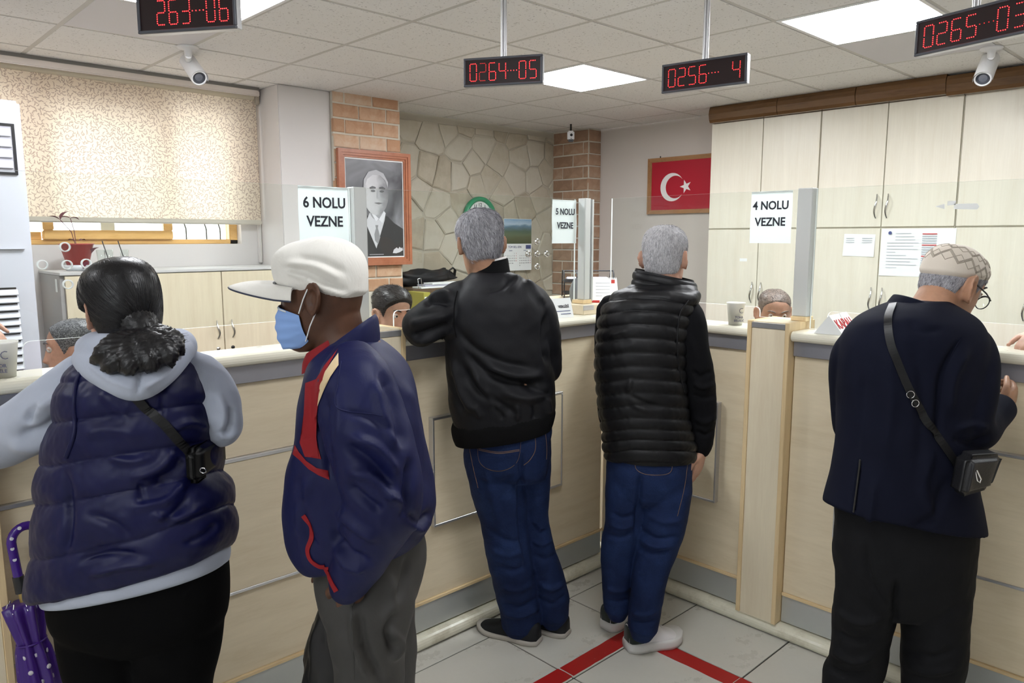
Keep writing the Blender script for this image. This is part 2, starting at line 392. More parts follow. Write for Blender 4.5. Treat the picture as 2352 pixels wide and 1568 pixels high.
# ------------------------------------------------------------------ window, blind
M_PINE = wood('varnished pine frame', (.72, .45, .17), (.60, .35, .11), (1.5, 8, 8), .35)
win = struct(link('window_1', None)); win.location = (0, 0, 0)
x0, x1, z0, z1 = WIN
g = G()
for a in ((x0, x1, z0, z0 + .03), (x0, x1, z1 - .05, z1), (x0, x0 + .05, z0, z1), (x1 - .055, x1, z0, z1)): g.bbox(a[0], a[1], 5.06, 5.13, a[2], a[3], .004)
g.obj('window_frame', M_PINE, win)
for (a, b, yy) in ((1.075, 1.80, 5.035), (-.05, .95, 5.075), (1.80, 2.18, 5.10)):
    if a == 1.80: continue
    g = G()
    g.bbox(a, b, yy, yy + .045, z0 + .03, z0 + .085, .004); g.bbox(a, b, yy, yy + .045, z1 - .11, z1 - .05, .004)
    g.bbox(a, a + .055, yy, yy + .045, z0 + .085, z1 - .11, .004); g.bbox(b - .055, b, yy, yy + .045, z0 + .085, z1 - .11, .004)
    s = g.obj('sash', M_PINE, win)
    G().box(a + .055, b - .055, yy + .018, yy + .024, z0 + .085, z1 - .11).obj('pane', M_GLASS, s)
G().bbox(.95, 1.075, 5.085, 5.125, z0 + .03, z0 + .075, .003).obj('fixed_rail', M_PINE, win)
G().box(1.80, 2.18, 5.105, 5.111, z0 + .03, z1 - .05).obj('pane', M_GLASS, win)
for x in (1.94, 2.075, 2.17):
    G().tube([(x, 5.19, z0), (x, 5.19, z0 + .10), (x - .012, 5.19, z0 + .14), (x - .03, 5.19, z0 + .2), (x, 5.19, z1)], .005, 6).obj('window_bar', mat('window bar iron', (.10, .10, .11), .6), win)
G().box(1.43, 1.51, 5.22, 5.25, z0, z1).obj('mullion', mat('grey mullion', (.42, .45, .47), .5), win)
G().bbox(.93, 1.02, 5.16, 5.25, z0, z1, .004).obj('mullion', MATS['grey mullion'], win)
G().bbox(1.62, 1.70, 5.16, 5.25, 1.8, z1, .004).obj('mullion', MATS['grey mullion'], win)

M_BLIND = bpy.data.materials.new('leaf patterned blind fabric'); M_BLIND.use_nodes = True
_n, _l = nt(M_BLIND); _b = _n['Principled BSDF']; _b.inputs['Roughness'].default_value = .9
def sprig(scale, seed, ln, wd):
    v = coords(M_BLIND, 'Object', (scale, 0.0001, scale)); vv = _n.new('ShaderNodeVectorMath'); vv.operation = 'ADD'; vv.inputs[1].default_value = (seed, 0, seed * 1.7); _l.new(v, vv.inputs[0])
    vo = _n.new('ShaderNodeTexVoronoi'); vo.inputs['Scale'].default_value = 1; _l.new(vv.outputs[0], vo.inputs['Vector'])
    sb = _n.new('ShaderNodeVectorMath'); sb.operation = 'SUBTRACT'; _l.new(vv.outputs[0], sb.inputs[0]); _l.new(vo.outputs['Position'], sb.inputs[1])
    rt_ = _n.new('ShaderNodeVectorRotate'); rt_.rotation_type = 'Y_AXIS'; sp = _n.new('ShaderNodeSeparateColor'); _l.new(vo.outputs['Color'], sp.inputs[0])
    _l.new(mth(M_BLIND, 'MULTIPLY', sp.outputs[0], 6.283), rt_.inputs['Angle']); _l.new(sb.outputs[0], rt_.inputs['Vector'])
    sx = _n.new('ShaderNodeSeparateXYZ'); _l.new(rt_.outputs[0], sx.inputs[0])
    cz = mth(M_BLIND, 'ADD', sx.outputs[2], mth(M_BLIND, 'MULTIPLY', mth(M_BLIND, 'MULTIPLY', sx.outputs[0], sx.outputs[0]), .9))
    e = mth(M_BLIND, 'ADD', mth(M_BLIND, 'POWER', mth(M_BLIND, 'DIVIDE', sx.outputs[0], ln), 2), mth(M_BLIND, 'POWER', mth(M_BLIND, 'DIVIDE', cz, wd), 2))
    return mth(M_BLIND, 'LESS_THAN', e, 1)
_mk = mth(M_BLIND, 'MAXIMUM', sprig(40, 3.1, .5, .11), sprig(37, 9.7, .44, .10))
_cc = mixc(M_BLIND, (.80, .70, .575), (.50, .40, .33), _mk)
_l.new(_cc, _b.inputs['Base Color'])
_tr = _n.new('ShaderNodeBsdfTranslucent'); _l.new(_cc, _tr.inputs[0]); _mx = _n.new('ShaderNodeMixShader'); _mx.inputs[0].default_value = .38
_l.new(_b.outputs[0], _mx.inputs[1]); _l.new(_tr.outputs[0], _mx.inputs[2]); _l.new(_mx.outputs[0], _n['Material Output'].inputs[0])
blind = thing('roller_blind', 'cream roller blind with tiny leaf pattern half lowered over the window', 'blind', (1.0, 4.93, 1.765))
g = G(); g.smooth = True
bx0, bx1, bz1 = -1.6, 1.345, .80; nx = 90
vs = []; fs = []
for i in range(nx + 1):
    x = bx0 + (bx1 - bx0) * i / nx
    for j in range(9):
        z = bz1 * j / 8; vs.append((x, .006 * math.sin(x * 7.3) * (1 - j / 8) + .004 * math.sin(x * 17 + 1), z))
for i in range(nx):
    for j in range(8): a = i * 9 + j; fs.append((a, a + 9, a + 10, a + 1))
g.add(vs, fs).obj('fabric', M_BLIND, blind, fixn=False)
M_BLINDTUBE = mat('blind roll fabric', (.62, .56, .44), .8)
G().tube([(bx0, .0, bz1 + .02), (bx1 - .02, .0, bz1 + .02)], .034, 16).obj('roll', M_BLINDTUBE, blind)
G().bbox(bx0, bx1 + .005, -.012, .012, -.028, .004, .006).obj('bottom_bar', mat('blind bottom bar', (.60, .56, .48), .5), blind)
G().bbox(bx1 - .02, bx1 + .018, -.03, .03, bz1 - .04, bz1 + .055, .008).obj('bracket', mat('bracket plastic', (.50, .44, .36), .5), blind)
G().tube([(bx1 + .012, .02, bz1 - .02), (bx1 + .010, .022, .3), (bx1 + .008, .022, -.27)], .003, 6).obj('pull_chain', mat('chain plastic', (.66, .64, .60), .5), blind)
rail = thing('curtain_rail', 'long slim metal rail along the ceiling above the blind', 'rail', (1.0, 4.86, CEIL - .05))
G().bbox(-1.6, 1.34, -.012, .012, -.012, .026, .006).obj('track', mat('rail satin metal', (.80, .74, .70), .25, .4), rail)
G().box(-1.6, 1.34, -.004, .012, .026, .0495).obj('hanger', mat('rail hanger', (.22, .21, .20), .6), rail)
tag(G().bbox(2.345, 2.368, 4.972, 4.998, 1.48, 2.60, .004).obj('cable_conduit', M_PLASTER), 'thin white cable conduit running down the wall right of the blind', 'conduit')

# ------------------------------------------------------------------ low cabinet under the window
cab = thing('low_cabinet', 'low wooden wall cabinet with a grey side under the window', 'cabinet', (1.03, 4.56, .0))
CW, CT = 1.83, 1.468
M_GREYLAM = mat('grey laminate', (.40, .385, .375), .5); setn(M_GREYLAM, bump(M_GREYLAM, noise_tex(M_GREYLAM, coords(M_GREYLAM), 12), .1, .003))
G().bbox(0, CW - .49, .005, .438, 0, CT - .018, .002).obj('body', M_GREYLAM, cab)
G().bbox(-.004, CW - .49, -.02, .438, CT - .018, CT, .003).obj('top', mat('grey cabinet top', (.58, .57, .57), .45), cab)
def handle_s(parent, x, y, z, h=.11, axis='x', out=(0, -1, 0), mt=None):
    """wavy bar handle on a door"""
    o = Vector(out); sd = Vector((1, 0, 0)) if axis == 'x' else Vector((0, 1, 0)); P = []
    for k in range(11):
        t = k / 10; P.append(Vector((x, y, z)) + Vector((0, 0, (t - .5) * h)) + o * (.004 + .024 * math.sin(math.pi * t)) + sd * .006 * math.sin(t * 2 * math.pi))
    rr = [.0035 + .003 * math.sin(math.pi * k / 10) for k in range(11)]
    return G().tube(P, rr, 8).obj('handle', mt or M_CHROME, parent)
for k, (a, b) in enumerate(((.022, .862), (.868, 1.34))):
    d = G().bbox(a, b, -.014, .004, .05, CT - .022, .002).obj('door', M_LAM_V, cab)
    hx = .822 if k == 0 else .914
    handle_s(d, hx, -.014, 1.095, .11, mt=mat('satin steel', (.55, .53, .50), .3, .9))
    G().lathe([(0, -.004), (.011, -.004), (.011, 0)], (hx, -.014, .978), (0, 1, 0), 14).obj('lock', M_CHROME if k == 0 else M_BLACK, d)
cb2 = thing('shallow_cupboard', 'shallow wooden cupboard standing against the plaster pier', 'cupboard', (1.03, 4.56, 0))
G().bbox(1.346, CW, 0, .06, .0, CT - .02, .002).obj('body', M_GREYLAM, cb2)
G().bbox(1.346, CW, -.014, -.001, .05, CT - .022, .002).obj('door', M_LAM_V, cb2)
G().bbox(1.346, CW, -.02, .062, CT - .018, CT, .003).obj('top', MATS['grey cabinet top'], cb2)
G().box(-.002, 0, .05, .09, 1.36, 1.43).obj('sticker', M_PAPER, cab)

# things on the low cabinet
def leaf(L, w, up):
    """pointed folded leaf blade in local xz"""
    g = G(); n = 6; vs = []
    for i in range(n + 1):
        t = i / n; ww = w * math.sin(math.pi * t ** .8) * (1 - .15 * t)
        vs += [(L * t, -ww, up * math.sin(t * 2.5) + ww * .4), (L * t, 0, up * math.sin(t * 2.5)), (L * t, ww, up * math.sin(t * 2.5) + ww * .4)]
    fs = []
    for i in range(n): a = i * 3; fs += [(a, a + 3, a + 4, a + 1), (a + 1, a + 4, a + 5, a + 2)]
    g.smooth = True; return g.add(vs, fs)
M_LEAF = mat('purple leaf', (.16, .035, .06), .45)
M_POT = mat('red pot plastic', (.45, .06, .055), .4)
def at_y(px, py, yy):
    d = FWD * CAM_F + RGT * (px - 1176) - UPV * (py - 784); return EYE + d * (yy / d[1])
def at_x(px, py, xx):
    d = FWD * CAM_F + RGT * (px - 1176) - UPV * (py - 784); return EYE + d * (xx / d[0])
pp = at_y(192, 612, 4.74)
pot = thing('potted_plant', 'small purple leaved plant in a red pot on the low cabinet', 'plant', (pp[0] - .02, 4.77, CT))
G().lathe([(0, .03), (.055, .03), (.085, .145), (.089, .145), (.089, .150), (.078, .150), (.075, .12), (0, .12)], n=20).obj('pot', M_POT, pot)
G().lathe([(0, .001), (.06, .001), (.075, .032), (.07, .032), (.05, .01), (0, .01)], n=20).obj('saucer', mat('clear saucer', (.72, .74, .78), .2), pot)
G().lathe([(0, .124), (.074, .124)], n=16).obj('soil', mat('soil', (.05, .035, .025), .9), pot)
stems = [((-.07, 0, .28), .14), ((-.02, .0, .29), .30), ((.05, -.03, .10), .3), ((.02, .02, .17), .2), ((-.01, .0, .18), .2)]
for (ex, ey, ez), _ in stems[:3]:
    G().tube([(0, 0, .12), (ex * .3, ey, .12 + (ez - .12) * .6), (ex, ey, ez)], .002, 5).obj('stem', M_LEAF, pot)
for (x, y, z, rz, ry, L, w) in [(-.07, 0, .28, 2.9, -.2, .06, .02), (-.07, 0, .28, .2, -.7, .07, .024), (-.02, 0, .29, 2.6, .1, .05, .016), (-.02, 0, .29, .3, .3, .05, .014), (.06, -.03, .09, -.9, -.5, .07, .022), (.05, -.06, .05, -2.6, .7, .07, .02), (-.01, -.02, .165, 2.4, .1, .04, .013), (.01, -.02, .165, .4, .1, .04, .013)]:
    o = leaf(L, w, .01).obj('leaf', M_LEAF, pot); o.location = (x, y, z); o.rotation_euler = (0, ry, rz)
M_CLEAR = mat('clear tumbler glass', (.9, .92, .93), .05, trans=.0, spec=.7); M_CLEAR = M_GLASS
for k, px in enumerate((233, 251, 287)):
    q = at_y(px, 600, 4.72)
    t = thing('tea_glass', ['small empty tea glass nearest the red pot', 'small tea glass with a spoon behind the ponytail woman', 'small tea glass with a spoon farthest from the red pot'][k], 'glass', (q[0], 4.72, CT), 0, 'tea glasses on the low cabinet')
    G().lathe([(0, .002), (.018, .002), (.019, .05), (.024, .115), (.0225, .115), (.0175, .05), (.016, .008), (0, .008)], n=16).obj('bowl', M_CLEAR, t)
    if k: G().tube([(.01, 0, .01), (-.03, 0, .165)], .003, 6).obj('spoon', mat('dark steel', (.12, .12, .13), .3, .8), t)

# ------------------------------------------------------------------ floor standing air conditioner
ac = thing('air_conditioner', 'tall white floor standing air conditioner with louvred grille', 'air conditioner', (.785, 3.9, 0))
M_ACW = mat('white lacquer', (.60, .61, .68), .3, coat=.3)
AW, AD, AH = .54, .36, 2.235
G().bbox(-AW, 0, 0, AD, .02, AH, .012).obj('body', M_ACW, ac)
G().bbox(-AW + .03, -.03, -.012, 0, 1.60, 1.603, .001).obj('panel_seam', mat('grey seam', (.45, .45, .5), .5), ac)
G().box(-AW + .08, -.075, -.004, .001, .55, 1.435).obj('grille_back', M_DARK, ac)
for k in range(26):
    z = .575 + k * .033; gg = G(); y0 = -.012
    gg.prism([(-AW + .07, y0, z), (-AW + .07, y0 + .011, z + .022), (-AW + .07, y0 + .008, z + .026), (-AW + .07, y0 - .004, z + .004)], (AW - .14, 0, 0)).obj('louvre', M_ACW, ac)
G().box(-AW + .06, -.038, -.004, .001, 1.93, 2.125).obj('vent_recess', mat('grey seam'), ac)
for k in range(4):
    z = 1.945 + k * .045
    G().bbox(-AW + .07, -.045, -.012, -.003, z, z + .034, .003).obj('vent_slat', M_ACW, ac)
g = G()
for a in ((-AW + .05, -.03, 2.125, 2.135), (-AW + .05, -.03, 1.92, 1.93), (-.04, -.03, 1.93, 2.125)): g.box(a[0], a[1], -.008, 0, a[2], a[3])
g.obj('vent_frame', M_BLACK, ac)

# ------------------------------------------------------------------ portrait, clock, calendar, flag
M_FRAME = wood('reddish wood frame', (.40, .145, .075), (.33, .11, .055), (6, 6, 6), .35)
def picture_frame(parent, x0, x1, z0, z1, w, mt, plane='y', depth=.03):
    g = G()
    for (o, i, d0, d1) in ((0, w * .45, 0, depth), (w * .45, w * .75, 0, depth * .8), (w * .75, w, 0, depth * .55)):
        for q in ((x0 + o, x1 - o, z1 - i, z1 - o), (x0 + o, x1 - o, z0 + o, z0 + i), (x0 + o, x0 + i, z0 + i, z1 - i), (x1 - i, x1 - o, z0 + i, z1 - i)):
            if plane == 'y': g.box(q[0], q[1], -d1, -d0, q[2], q[3])
            else: g.box(-d1, -d0, q[0], q[1], q[2], q[3])
    return g.obj('frame', mt, parent)
def flat(pts, y, mt, name, parent, t=.0006):
    return G().prism([(x, y, z) for x, z in pts], (0, -t, 0)).obj(name, mt, parent)
def ell(cx, cz, a, b, n=28, r=0):
    return [(cx + a * math.cos(k / n * 6.2832) * math.cos(r) - b * math.sin(k / n * 6.2832) * math.sin(r), cz + a * math.cos(k / n * 6.2832) * math.sin(r) + b * math.sin(k / n * 6.2832) * math.cos(r)) for k in range(n)]
def grey(v): return mat('photo grey %02d' % round(v * 100), (v, v, v * 1.06), .35)
po = thing('framed_portrait', 'framed black and white portrait of a person in a dark suit on the brick pier', 'picture', (2.757, 4.62, 1.455))
PW, PH = .60, .80
picture_frame(po, 0, PW, 0, PH, .055, M_FRAME)
G().box(.05, PW - .05, -.008, 0, .05, PH - .05).obj('white_border', M_PAPER, po)
M_PH = mat('photo backdrop', (.1, .1, .1), .3); _f = noise_tex(M_PH, coords(M_PH), 3.2, 3, .5, .8); setc(M_PH, ramp(M_PH, _f, [(.3, (.06, .06, .068)), (.5, (.17, .17, .185)), (.75, (.34, .34, .37))]))
flat([(.064, .062), (PW - .062, .062), (PW - .062, PH - .064), (.064, PH - .064)], -.008, M_PH, 'photo_ground', po)
y = -.0087
flat([(.066, .064), (PW - .064, .064), (PW - .064, .26), (.46, .30), (.40, .35), (.22, .35), (.14, .30), (.066, .26)], y, grey(.035), 'suit', po)
flat([(.30, .12), (.375, .32), (.385, .37), (.25, .37), (.215, .30)], y - .0008, grey(.60), 'shirt', po)
flat([(.29, .175), (.315, .15), (.335, .20), (.315, .265), (.32, .285), (.295, .285), (.30, .262), (.285, .22)], y - .0016, grey(.28), 'tie', po)
flat([(.255, .385), (.30, .31), (.325, .33), (.29, .36)], y - .0024, grey(.72), 'collar', po); flat([(.325, .325), (.355, .30), (.385, .37), (.37, .385)], y - .0024, grey(.72), 'collar', po)
flat(ell(.312, .395, .062, .075), y - .0016, grey(.36), 'neck', po)
M_PF = mat('photo face', (.5, .5, .52), .35); _v = coords(M_PF, 'Object'); _sx = M_PF.node_tree.nodes.new('ShaderNodeSeparateXYZ'); M_PF.node_tree.links.new(_v, _sx.inputs[0])
_f = mth(M_PF, 'ADD', mth(M_PF, 'MULTIPLY', mth(M_PF, 'SUBTRACT', _sx.outputs[0], .19), 4.4), mth(M_PF, 'MULTIPLY', mth(M_PF, 'SUBTRACT', noise_tex(M_PF, _v, 16, 3, .5), .5), .5))
setc(M_PF, ramp(M_PF, _f, [(0, (.40, .40, .42)), (.2, (.58, .58, .60)), (.5, (.52, .52, .54)), (.8, (.27, .27, .285)), (1, (.2, .2, .21))]))
flat(ell(.305, .505, .106, .150, 36), y - .0032, M_PF, 'face', po)
flat([(.2, .53), (.205, .60), (.245, .655), (.31, .672), (.37, .65), (.408, .59), (.405, .55), (.385, .60), (.34, .635), (.28, .635), (.235, .605)], y - .0056, grey(.42), 'hair', po)
flat([(.250, .547), (.275, .558), (.303, .552), (.302, .541), (.255, .536)], y - .0060, grey(.12), 'brow', po); flat([(.332, .552), (.36, .558), (.384, .546), (.380, .536), (.333, .541)], y - .0060, grey(.10), 'brow', po)
flat(ell(.28, .524, .019, .008, 12), y - .0060, grey(.15), 'eye', po); flat(ell(.355, .524, .018, .008, 12), y - .0060, grey(.12), 'eye', po)
flat([(.315, .53), (.328, .53), (.342, .475), (.33, .468), (.312, .472)], y - .0060, grey(.42), 'nose', po)
flat([(.285, .441), (.325, .446), (.364, .441), (.325, .431)], y - .0060, grey(.17), 'mouth', po)
flat([(.44, .085), (.45, .11), (.475, .125), (.49, .115), (.50, .13), (.515, .118), (.525, .125), (.53, .105), (.50, .09), (.47, .083)], y - .0016, grey(.62), 'pocket_handkerchief', po)
def text(body, size, mt, parent, loc, rot, name='lettering', ext=.0004, align='CENTER', sx=1.0, bold=0.0):
    c = bpy.data.curves.new(name, 'FONT'); c.body = body; c.size = size; c.align_x = align; c.align_y = 'CENTER'; c.extrude = ext; c.offset = bold; c.resolution_u = 3
    tmp = bpy.data.objects.new(name, c); me = bpy.data.meshes.new_from_object(tmp); bpy.data.objects.remove(tmp); bpy.data.curves.remove(c)
    me.materials.clear(); me.materials.append(mt)
    o = link(name, me, parent); o.location = loc; o.rotation_euler = rot; o.scale = (sx, 1, 1); return o
RY = (math.pi / 2, 0, 0)                      # text on a face that looks toward -y
RX = (math.pi / 2, 0, -math.pi / 2)           # text on a face that looks toward -x
G().box(.24, .36, -.0115, -.011, .074, .079).obj('caption_print', grey(.4), po)

cl = thing('wall_clock', 'round green rimmed wall clock on the flagstone wall', 'clock', (4.345, 4.955, 1.822))
M_GREEN = mat('green clock rim', (.03, .27, .13), .35)
G().lathe([(.138, .02), (.172, .02), (.180, 0), (.176, -.022), (.160, -.032), (.142, -.022), (.138, -.008)], (0, 0, 0), (0, 1, 0), 48).obj('rim', M_GREEN, cl)
G().lathe([(0, -.006), (.141, -.006)], (0, 0, 0), (0, 1, 0), 40).obj('face', mat('clock face', (.82, .82, .82), .5), cl)
for h in range(1, 13):
    a = math.radians(90 - 30 * h)
    text(str(h), .042, M_INK, cl, (.108 * math.cos(a), -.008, .108 * math.sin(a)), RY, 'numeral', bold=.0006)
for nm, ang, L, w in (('hour_hand', 125, .07, .007), ('minute_hand', 148, .095, .005)):
    a = math.radians(ang); d = Vector((math.cos(a), 0, math.sin(a))); n = Vector((-math.sin(a), 0, math.cos(a)))
    G().prism([Vector((0, -.012, 0)) + n * w - d * .015, Vector((0, -.012, 0)) + n * w * .4 + d * L, Vector((0, -.012, 0)) - n * w * .4 + d * L, Vector((0, -.012, 0)) - n * w - d * .015], (0, -.002, 0)).obj(nm, M_INK, cl)
flat(ell(0, .052, .022, .018, 16), -.0075, mat('clock emblem', (.55, .40, .18), .5), 'emblem', cl)
M_CGLASS = M_GLASS
G().lathe([(0, -.022), (.142, -.020)], (0, 0, 0), (0, 1, 0), 32).obj('cover_glass', M_GLASS, cl)

ca = thing('wall_calendar', 'wall calendar with a lake photograph on the flagstone wall', 'calendar', (4.80, 4.955, 1.345))
G().bbox(-.175, .175, -.006, 0, .01, .475, .001).obj('backing', M_PAPER, ca)
M_LAKE = mat('lake photograph', (.3, .4, .4), .35)
_v = coords(M_LAKE, 'Object'); _sx = M_LAKE.node_tree.nodes.new('ShaderNodeSeparateXYZ'); M_LAKE.node_tree.links.new(_v, _sx.inputs[0])
_h = mth(M_LAKE, 'ADD', mth(M_LAKE, 'MULTIPLY', _sx.outputs[2], 4.55), mth(M_LAKE, 'MULTIPLY', mth(M_LAKE, 'SUBTRACT', noise_tex(M_LAKE, coords(M_LAKE, scale=(1, 1, 3)), 9, 5, .6), .5), .25))
setc(M_LAKE, ramp(M_LAKE, _h, [(0, (.05, .075, .03)), (.22, (.10, .11, .05)), (.38, (.12, .16, .09)), (.5, (.08, .13, .09)), (.62, (.10, .17, .20)), (.72, (.14, .25, .36)), (.80, (.45, .58, .70)), (1, (.22, .38, .58))]))
o = G().box(-.172, .172, -.0008, 0, 0, .22).obj('landscape_print', M_LAKE, ca); o.location = (0, -.006, .252)
G().box(.10, .165, -.0012, 0, .205, .24).obj('logo_print', mat('calendar blue', (.05, .07, .22), .5), ca).location = (0, -.006, 0)
text('TÜM BEL-SEN', .028, mat('calendar blue'), ca, (-.04, -.0068, .222), RY, 'title_print')
for mx, mm in ((-.09, 28), (.09, 31)):
    text('ŞUBAT' if mx < 0 else 'MART', .014, mat('calendar blue'), ca, (mx, -.0068, .19), RY, 'month_print')
    for d in range(mm):
        r, c = divmod(d + 5, 7)
        text(str(d + 1), .014, mat('calendar red', (.55, .04, .05), .5) if c == 6 else M_INK, ca, (mx - .066 + c * .022, -.0068, .165 - r * .022), RY, 'day_print')

fl = thing('framed_flag', 'framed red flag with white crescent and star on the right wall', 'flag', (WX - .002, 3.30, 1.853))
M_FFRAME = wood('brown wood frame', (.38, .20, .09), (.30, .15, .06), (6, 6, 6), .4)
FWd, FHh = .71, .472
picture_frame(fl, 0, FWd, 0, FHh, .034, M_FFRAME, 'x', .025)
M_RED = mat('flag red', (.42, .012, .03), .4)
G().box(-.008, 0, .03, FWd - .03, .03, FHh - .03).obj('cloth', M_RED, fl)
def flatx(pts, x, mt, name, parent, t=.0008):
    return G().prism([(x, y, z) for y, z in pts], (-t, 0, 0)).obj(name, mt, parent)
M_FWHITE = mat('flag white', (.80, .78, .76), .5)
cy, cz, R1, R2 = FWd - .245, .222, .118, .094
off = .03; n = 26
ia = math.acos((R1 ** 2 + off ** 2 - R2 ** 2) / (2 * R1 * off)); ib = math.acos((R2 ** 2 + off ** 2 - R1 ** 2) / (2 * R2 * off))
# image right is -y here, so the crescent opens toward -y
outer = [(cy - R1 * math.cos(t), cz + R1 * math.sin(t)) for t in [ia + (2 * math.pi - 2 * ia) * k / n for k in range(n + 1)]]
inner = [(cy - off - R2 * math.cos(t), cz + R2 * math.sin(t)) for t in [(math.pi - ib) + (2 * math.pi - 2 * (math.pi - ib)) * k / n for k in range(n + 1)]]
g = G()
for k in range(n):
    g.prism([(-.008, *outer[k]), (-.008, *outer[k + 1]), (-.008, *inner[k + 1]), (-.008, *inner[k])], (-.0008, 0, 0))
g.obj('crescent', M_FWHITE, fl)
sy = cy - .135; star = []
for k in range(10):
    a = math.pi + k * math.pi / 5; r = .058 if k % 2 == 0 else .0225
    star.append((sy - r * math.cos(a), cz + r * math.sin(a)))
g = G()
for k in range(10): g.prism([(-.008, sy, cz), (-.008, *star[k]), (-.008, *star[(k + 1) % 10])], (-.0008, 0, 0))
g.obj('star', M_FWHITE, fl)
for yy in (.08, FWd - .12): G().tube([(-.01, yy, FHh), (-.01, yy, FHh + .015)], .005, 6).obj('hook', M_DARK, fl)

# ------------------------------------------------------------------ tall cabinets on the right wall
CX = 5.2
ub = [3.235, 2.38, 1.507, .634, -.24, -1.11]
for k in range(5):
    yb, ya = ub[k] - .002, ub[k + 1] + .002
    lab = ['tall pale wooden cabinet next to the framed flag', 'tall pale wooden cabinet with papers taped to its doors', 'tall pale wooden cabinet at the right edge behind the skullcap man', 'tall pale wooden cabinet just beyond the right edge', 'tall pale wooden cabinet at the far right end of the row'][k]
    t = thing('tall_cabinet', lab, 'cabinet', (CX, ya, 0), 0, 'tall cabinets along the right wall')
    w = yb - ya; h = w / 2
    G().box(.02, WX - CX - .004, 0, w, .02, 2.512).obj('carcass', M_CAB, t)
    for (z0, z1, lvl) in ((.06, 1.712, 0), (1.722, 2.508, 1)):
        for s in (0, 1):
            d = G().bbox(0, .019, s * h + .003, (s + 1) * h - .003, z0, z1, .0015).obj('door', M_CAB, t)
            hy = h + (.035 if s else -.035); hz = 1.30 if lvl == 0 else 1.855
            if lvl == 0: hz = 1.245
            handle_s(d, 0, hy, hz, .155, 'y', (-1, 0, 0))
            if lvl == 0 and ((k == 0 and s == 1) or k == 2): G().box(-.001, 0, hy + (.05 if k == 0 else -.35), hy + (.11 if k == 0 else -.22), 1.475, 1.497).obj('name_sticker', M_PAPER, d)
co = thing('cornice', 'dark brown wooden cornice blocks above the tall cabinets', 'moulding', (5.13, 0, 2.51))
M_COR = wood('dark glossy timber', (.155, .082, .035), (.095, .05, .022), (8, 1, 8), .22)
yb = [3.218, 2.672, 2.13, 1.594, 1.06, .52, -.02, -.56]
for k in range(7):
    dz = -.012 if k >= 3 else 0
    prof = [(0.012, 0), (.0, .02), (-.008, .06), (-.004, .09), (.008, .115), (.3, .115), (.3, 0)]
    G().prism([(x, yb[k] - .002, z + dz) for x, z in prof], (0, yb[k + 1] - yb[k] + .004, 0)).obj('cornice_block', M_COR, co)
# papers on the cabinet doors
def sheet(name, lab, x, yc, zc, w, h, rot=0, curl=.004):
    t = thing(name, lab, 'paper', (x, yc, zc)); g = G(); n = 8; vs = []
    for i in range(n + 1):
        for j in range(n + 1):
            u, v = i / n - .5, j / n - .5
            y, z = u * w, v * h; vs.append((-.0015 - curl * (abs(u) * 2) ** 3 * (1 - (v + .5)) - .001 * math.sin(u * 9 + v * 4), y * math.cos(rot) - z * math.sin(rot), y * math.sin(rot) + z * math.cos(rot)))
    fs = [(i * (n + 1) + j, (i + 1) * (n + 1) + j, (i + 1) * (n + 1) + j + 1, i * (n + 1) + j + 1) for i in range(n) for j in range(n)]
    g.smooth = True; g.add(vs, fs).obj('page', M_PAPER, t, fixn=False); return t
M_FAINT = mat('faint print', (.48, .52, .58), .7)
c0 = at_x(1973, 563, CX); p1 = sheet('note_sheet', 'small handwritten paper taped to the tall cabinet door', CX - .001, c0[1], c0[2], .205, .148, .02)
for k in range(3):
    for (a, b) in ((.03, .085), (-.085, -.02)):
        G().box(-.0065, -.006, a, b, .045 - k * .014, .048 - k * .014).obj('handwriting', M_FAINT, p1)
c0 = at_x(2105, 580, CX); p2 = sheet('official_letter', 'large printed official notice taped to the tall cabinet door', CX - .001, c0[1], c0[2], .44, .305, 0, .003)
flatx(ell(.165, .125, .011, .011, 14), -.0066, mat('calendar blue'), 'seal', p2)
rr = random.Random(5)
for k in range(12):
    z = .12 - k * .02; L = rr.uniform(.05, .2)
    G().box(-.0064, -.006, .18 - L, .18 if k > 2 else .13, z, z + .003).obj('print_line', M_FAINT, p2)
for k in range(16):
    z = .115 - k * .014; G().box(-.0064, -.006, -.115, -.03, z, z + .006).obj('print_line', M_FAINT if k % 5 else mat('calendar red'), p2)

# ------------------------------------------------------------------ counters
PLY, PLX = 2.335, 2.86          # faces of the counter panels
def shelf_profile():
    """bullnosed shelf section: (outward offset from panel face, z)"""
    P = [(-.10, 1.245)]
    for k in range(9):
        a = -math.pi / 2 - math.pi * k / 8; P.append((.025 + .02 * -math.cos(a) * -1 if False else .025 + .02 * math.cos(math.pi * (k / 8) - math.pi / 2), 1.265 + .02 * math.sin(math.pi * (k / 8) - math.pi / 2)))
    P.append((-.10, 1.285)); return P
SP = shelf_profile()
def shelf_x(name, lab, xa, xb, mitre_b=False):
    n = len(SP); vs = []
    for x, mi in ((xa, False), (xb, mitre_b)):
        for o, z in SP: vs.append((x - (o if mi else 0), PLY - o, z))
    fs = [tuple(range(n)), tuple(range(n, 2 * n))] + [(i, (i + 1) % n, n + (i + 1) % n, n + i) for i in range(n)]
    return tag(G().add(vs, fs).obj(name, M_CREAM), lab, 'worktop', 'worktops')
def shelf_y(name, lab, ya, yb, mitre_b=False):
    n = len(SP); vs = []
    for y, mi in ((ya, False), (yb, mitre_b)):
        for o, z in SP: vs.append((PLX - o, y - (o if mi else 0), z))
    fs = [tuple(range(n)), tuple(range(n, 2 * n))] + [(i, (i + 1) % n, n + (i + 1) % n, n + i) for i in range(n)]
    return tag(G().add(vs, fs).obj(name, M_CREAM), lab, 'worktop', 'worktops')
shelf_x('worktop', 'cream rounded worktop under the elbows of the ponytail woman', .338, 1.452)
shelf_x('worktop', 'cream rounded worktop the man in the black jacket leans on', 1.638, PLX - .003, True)
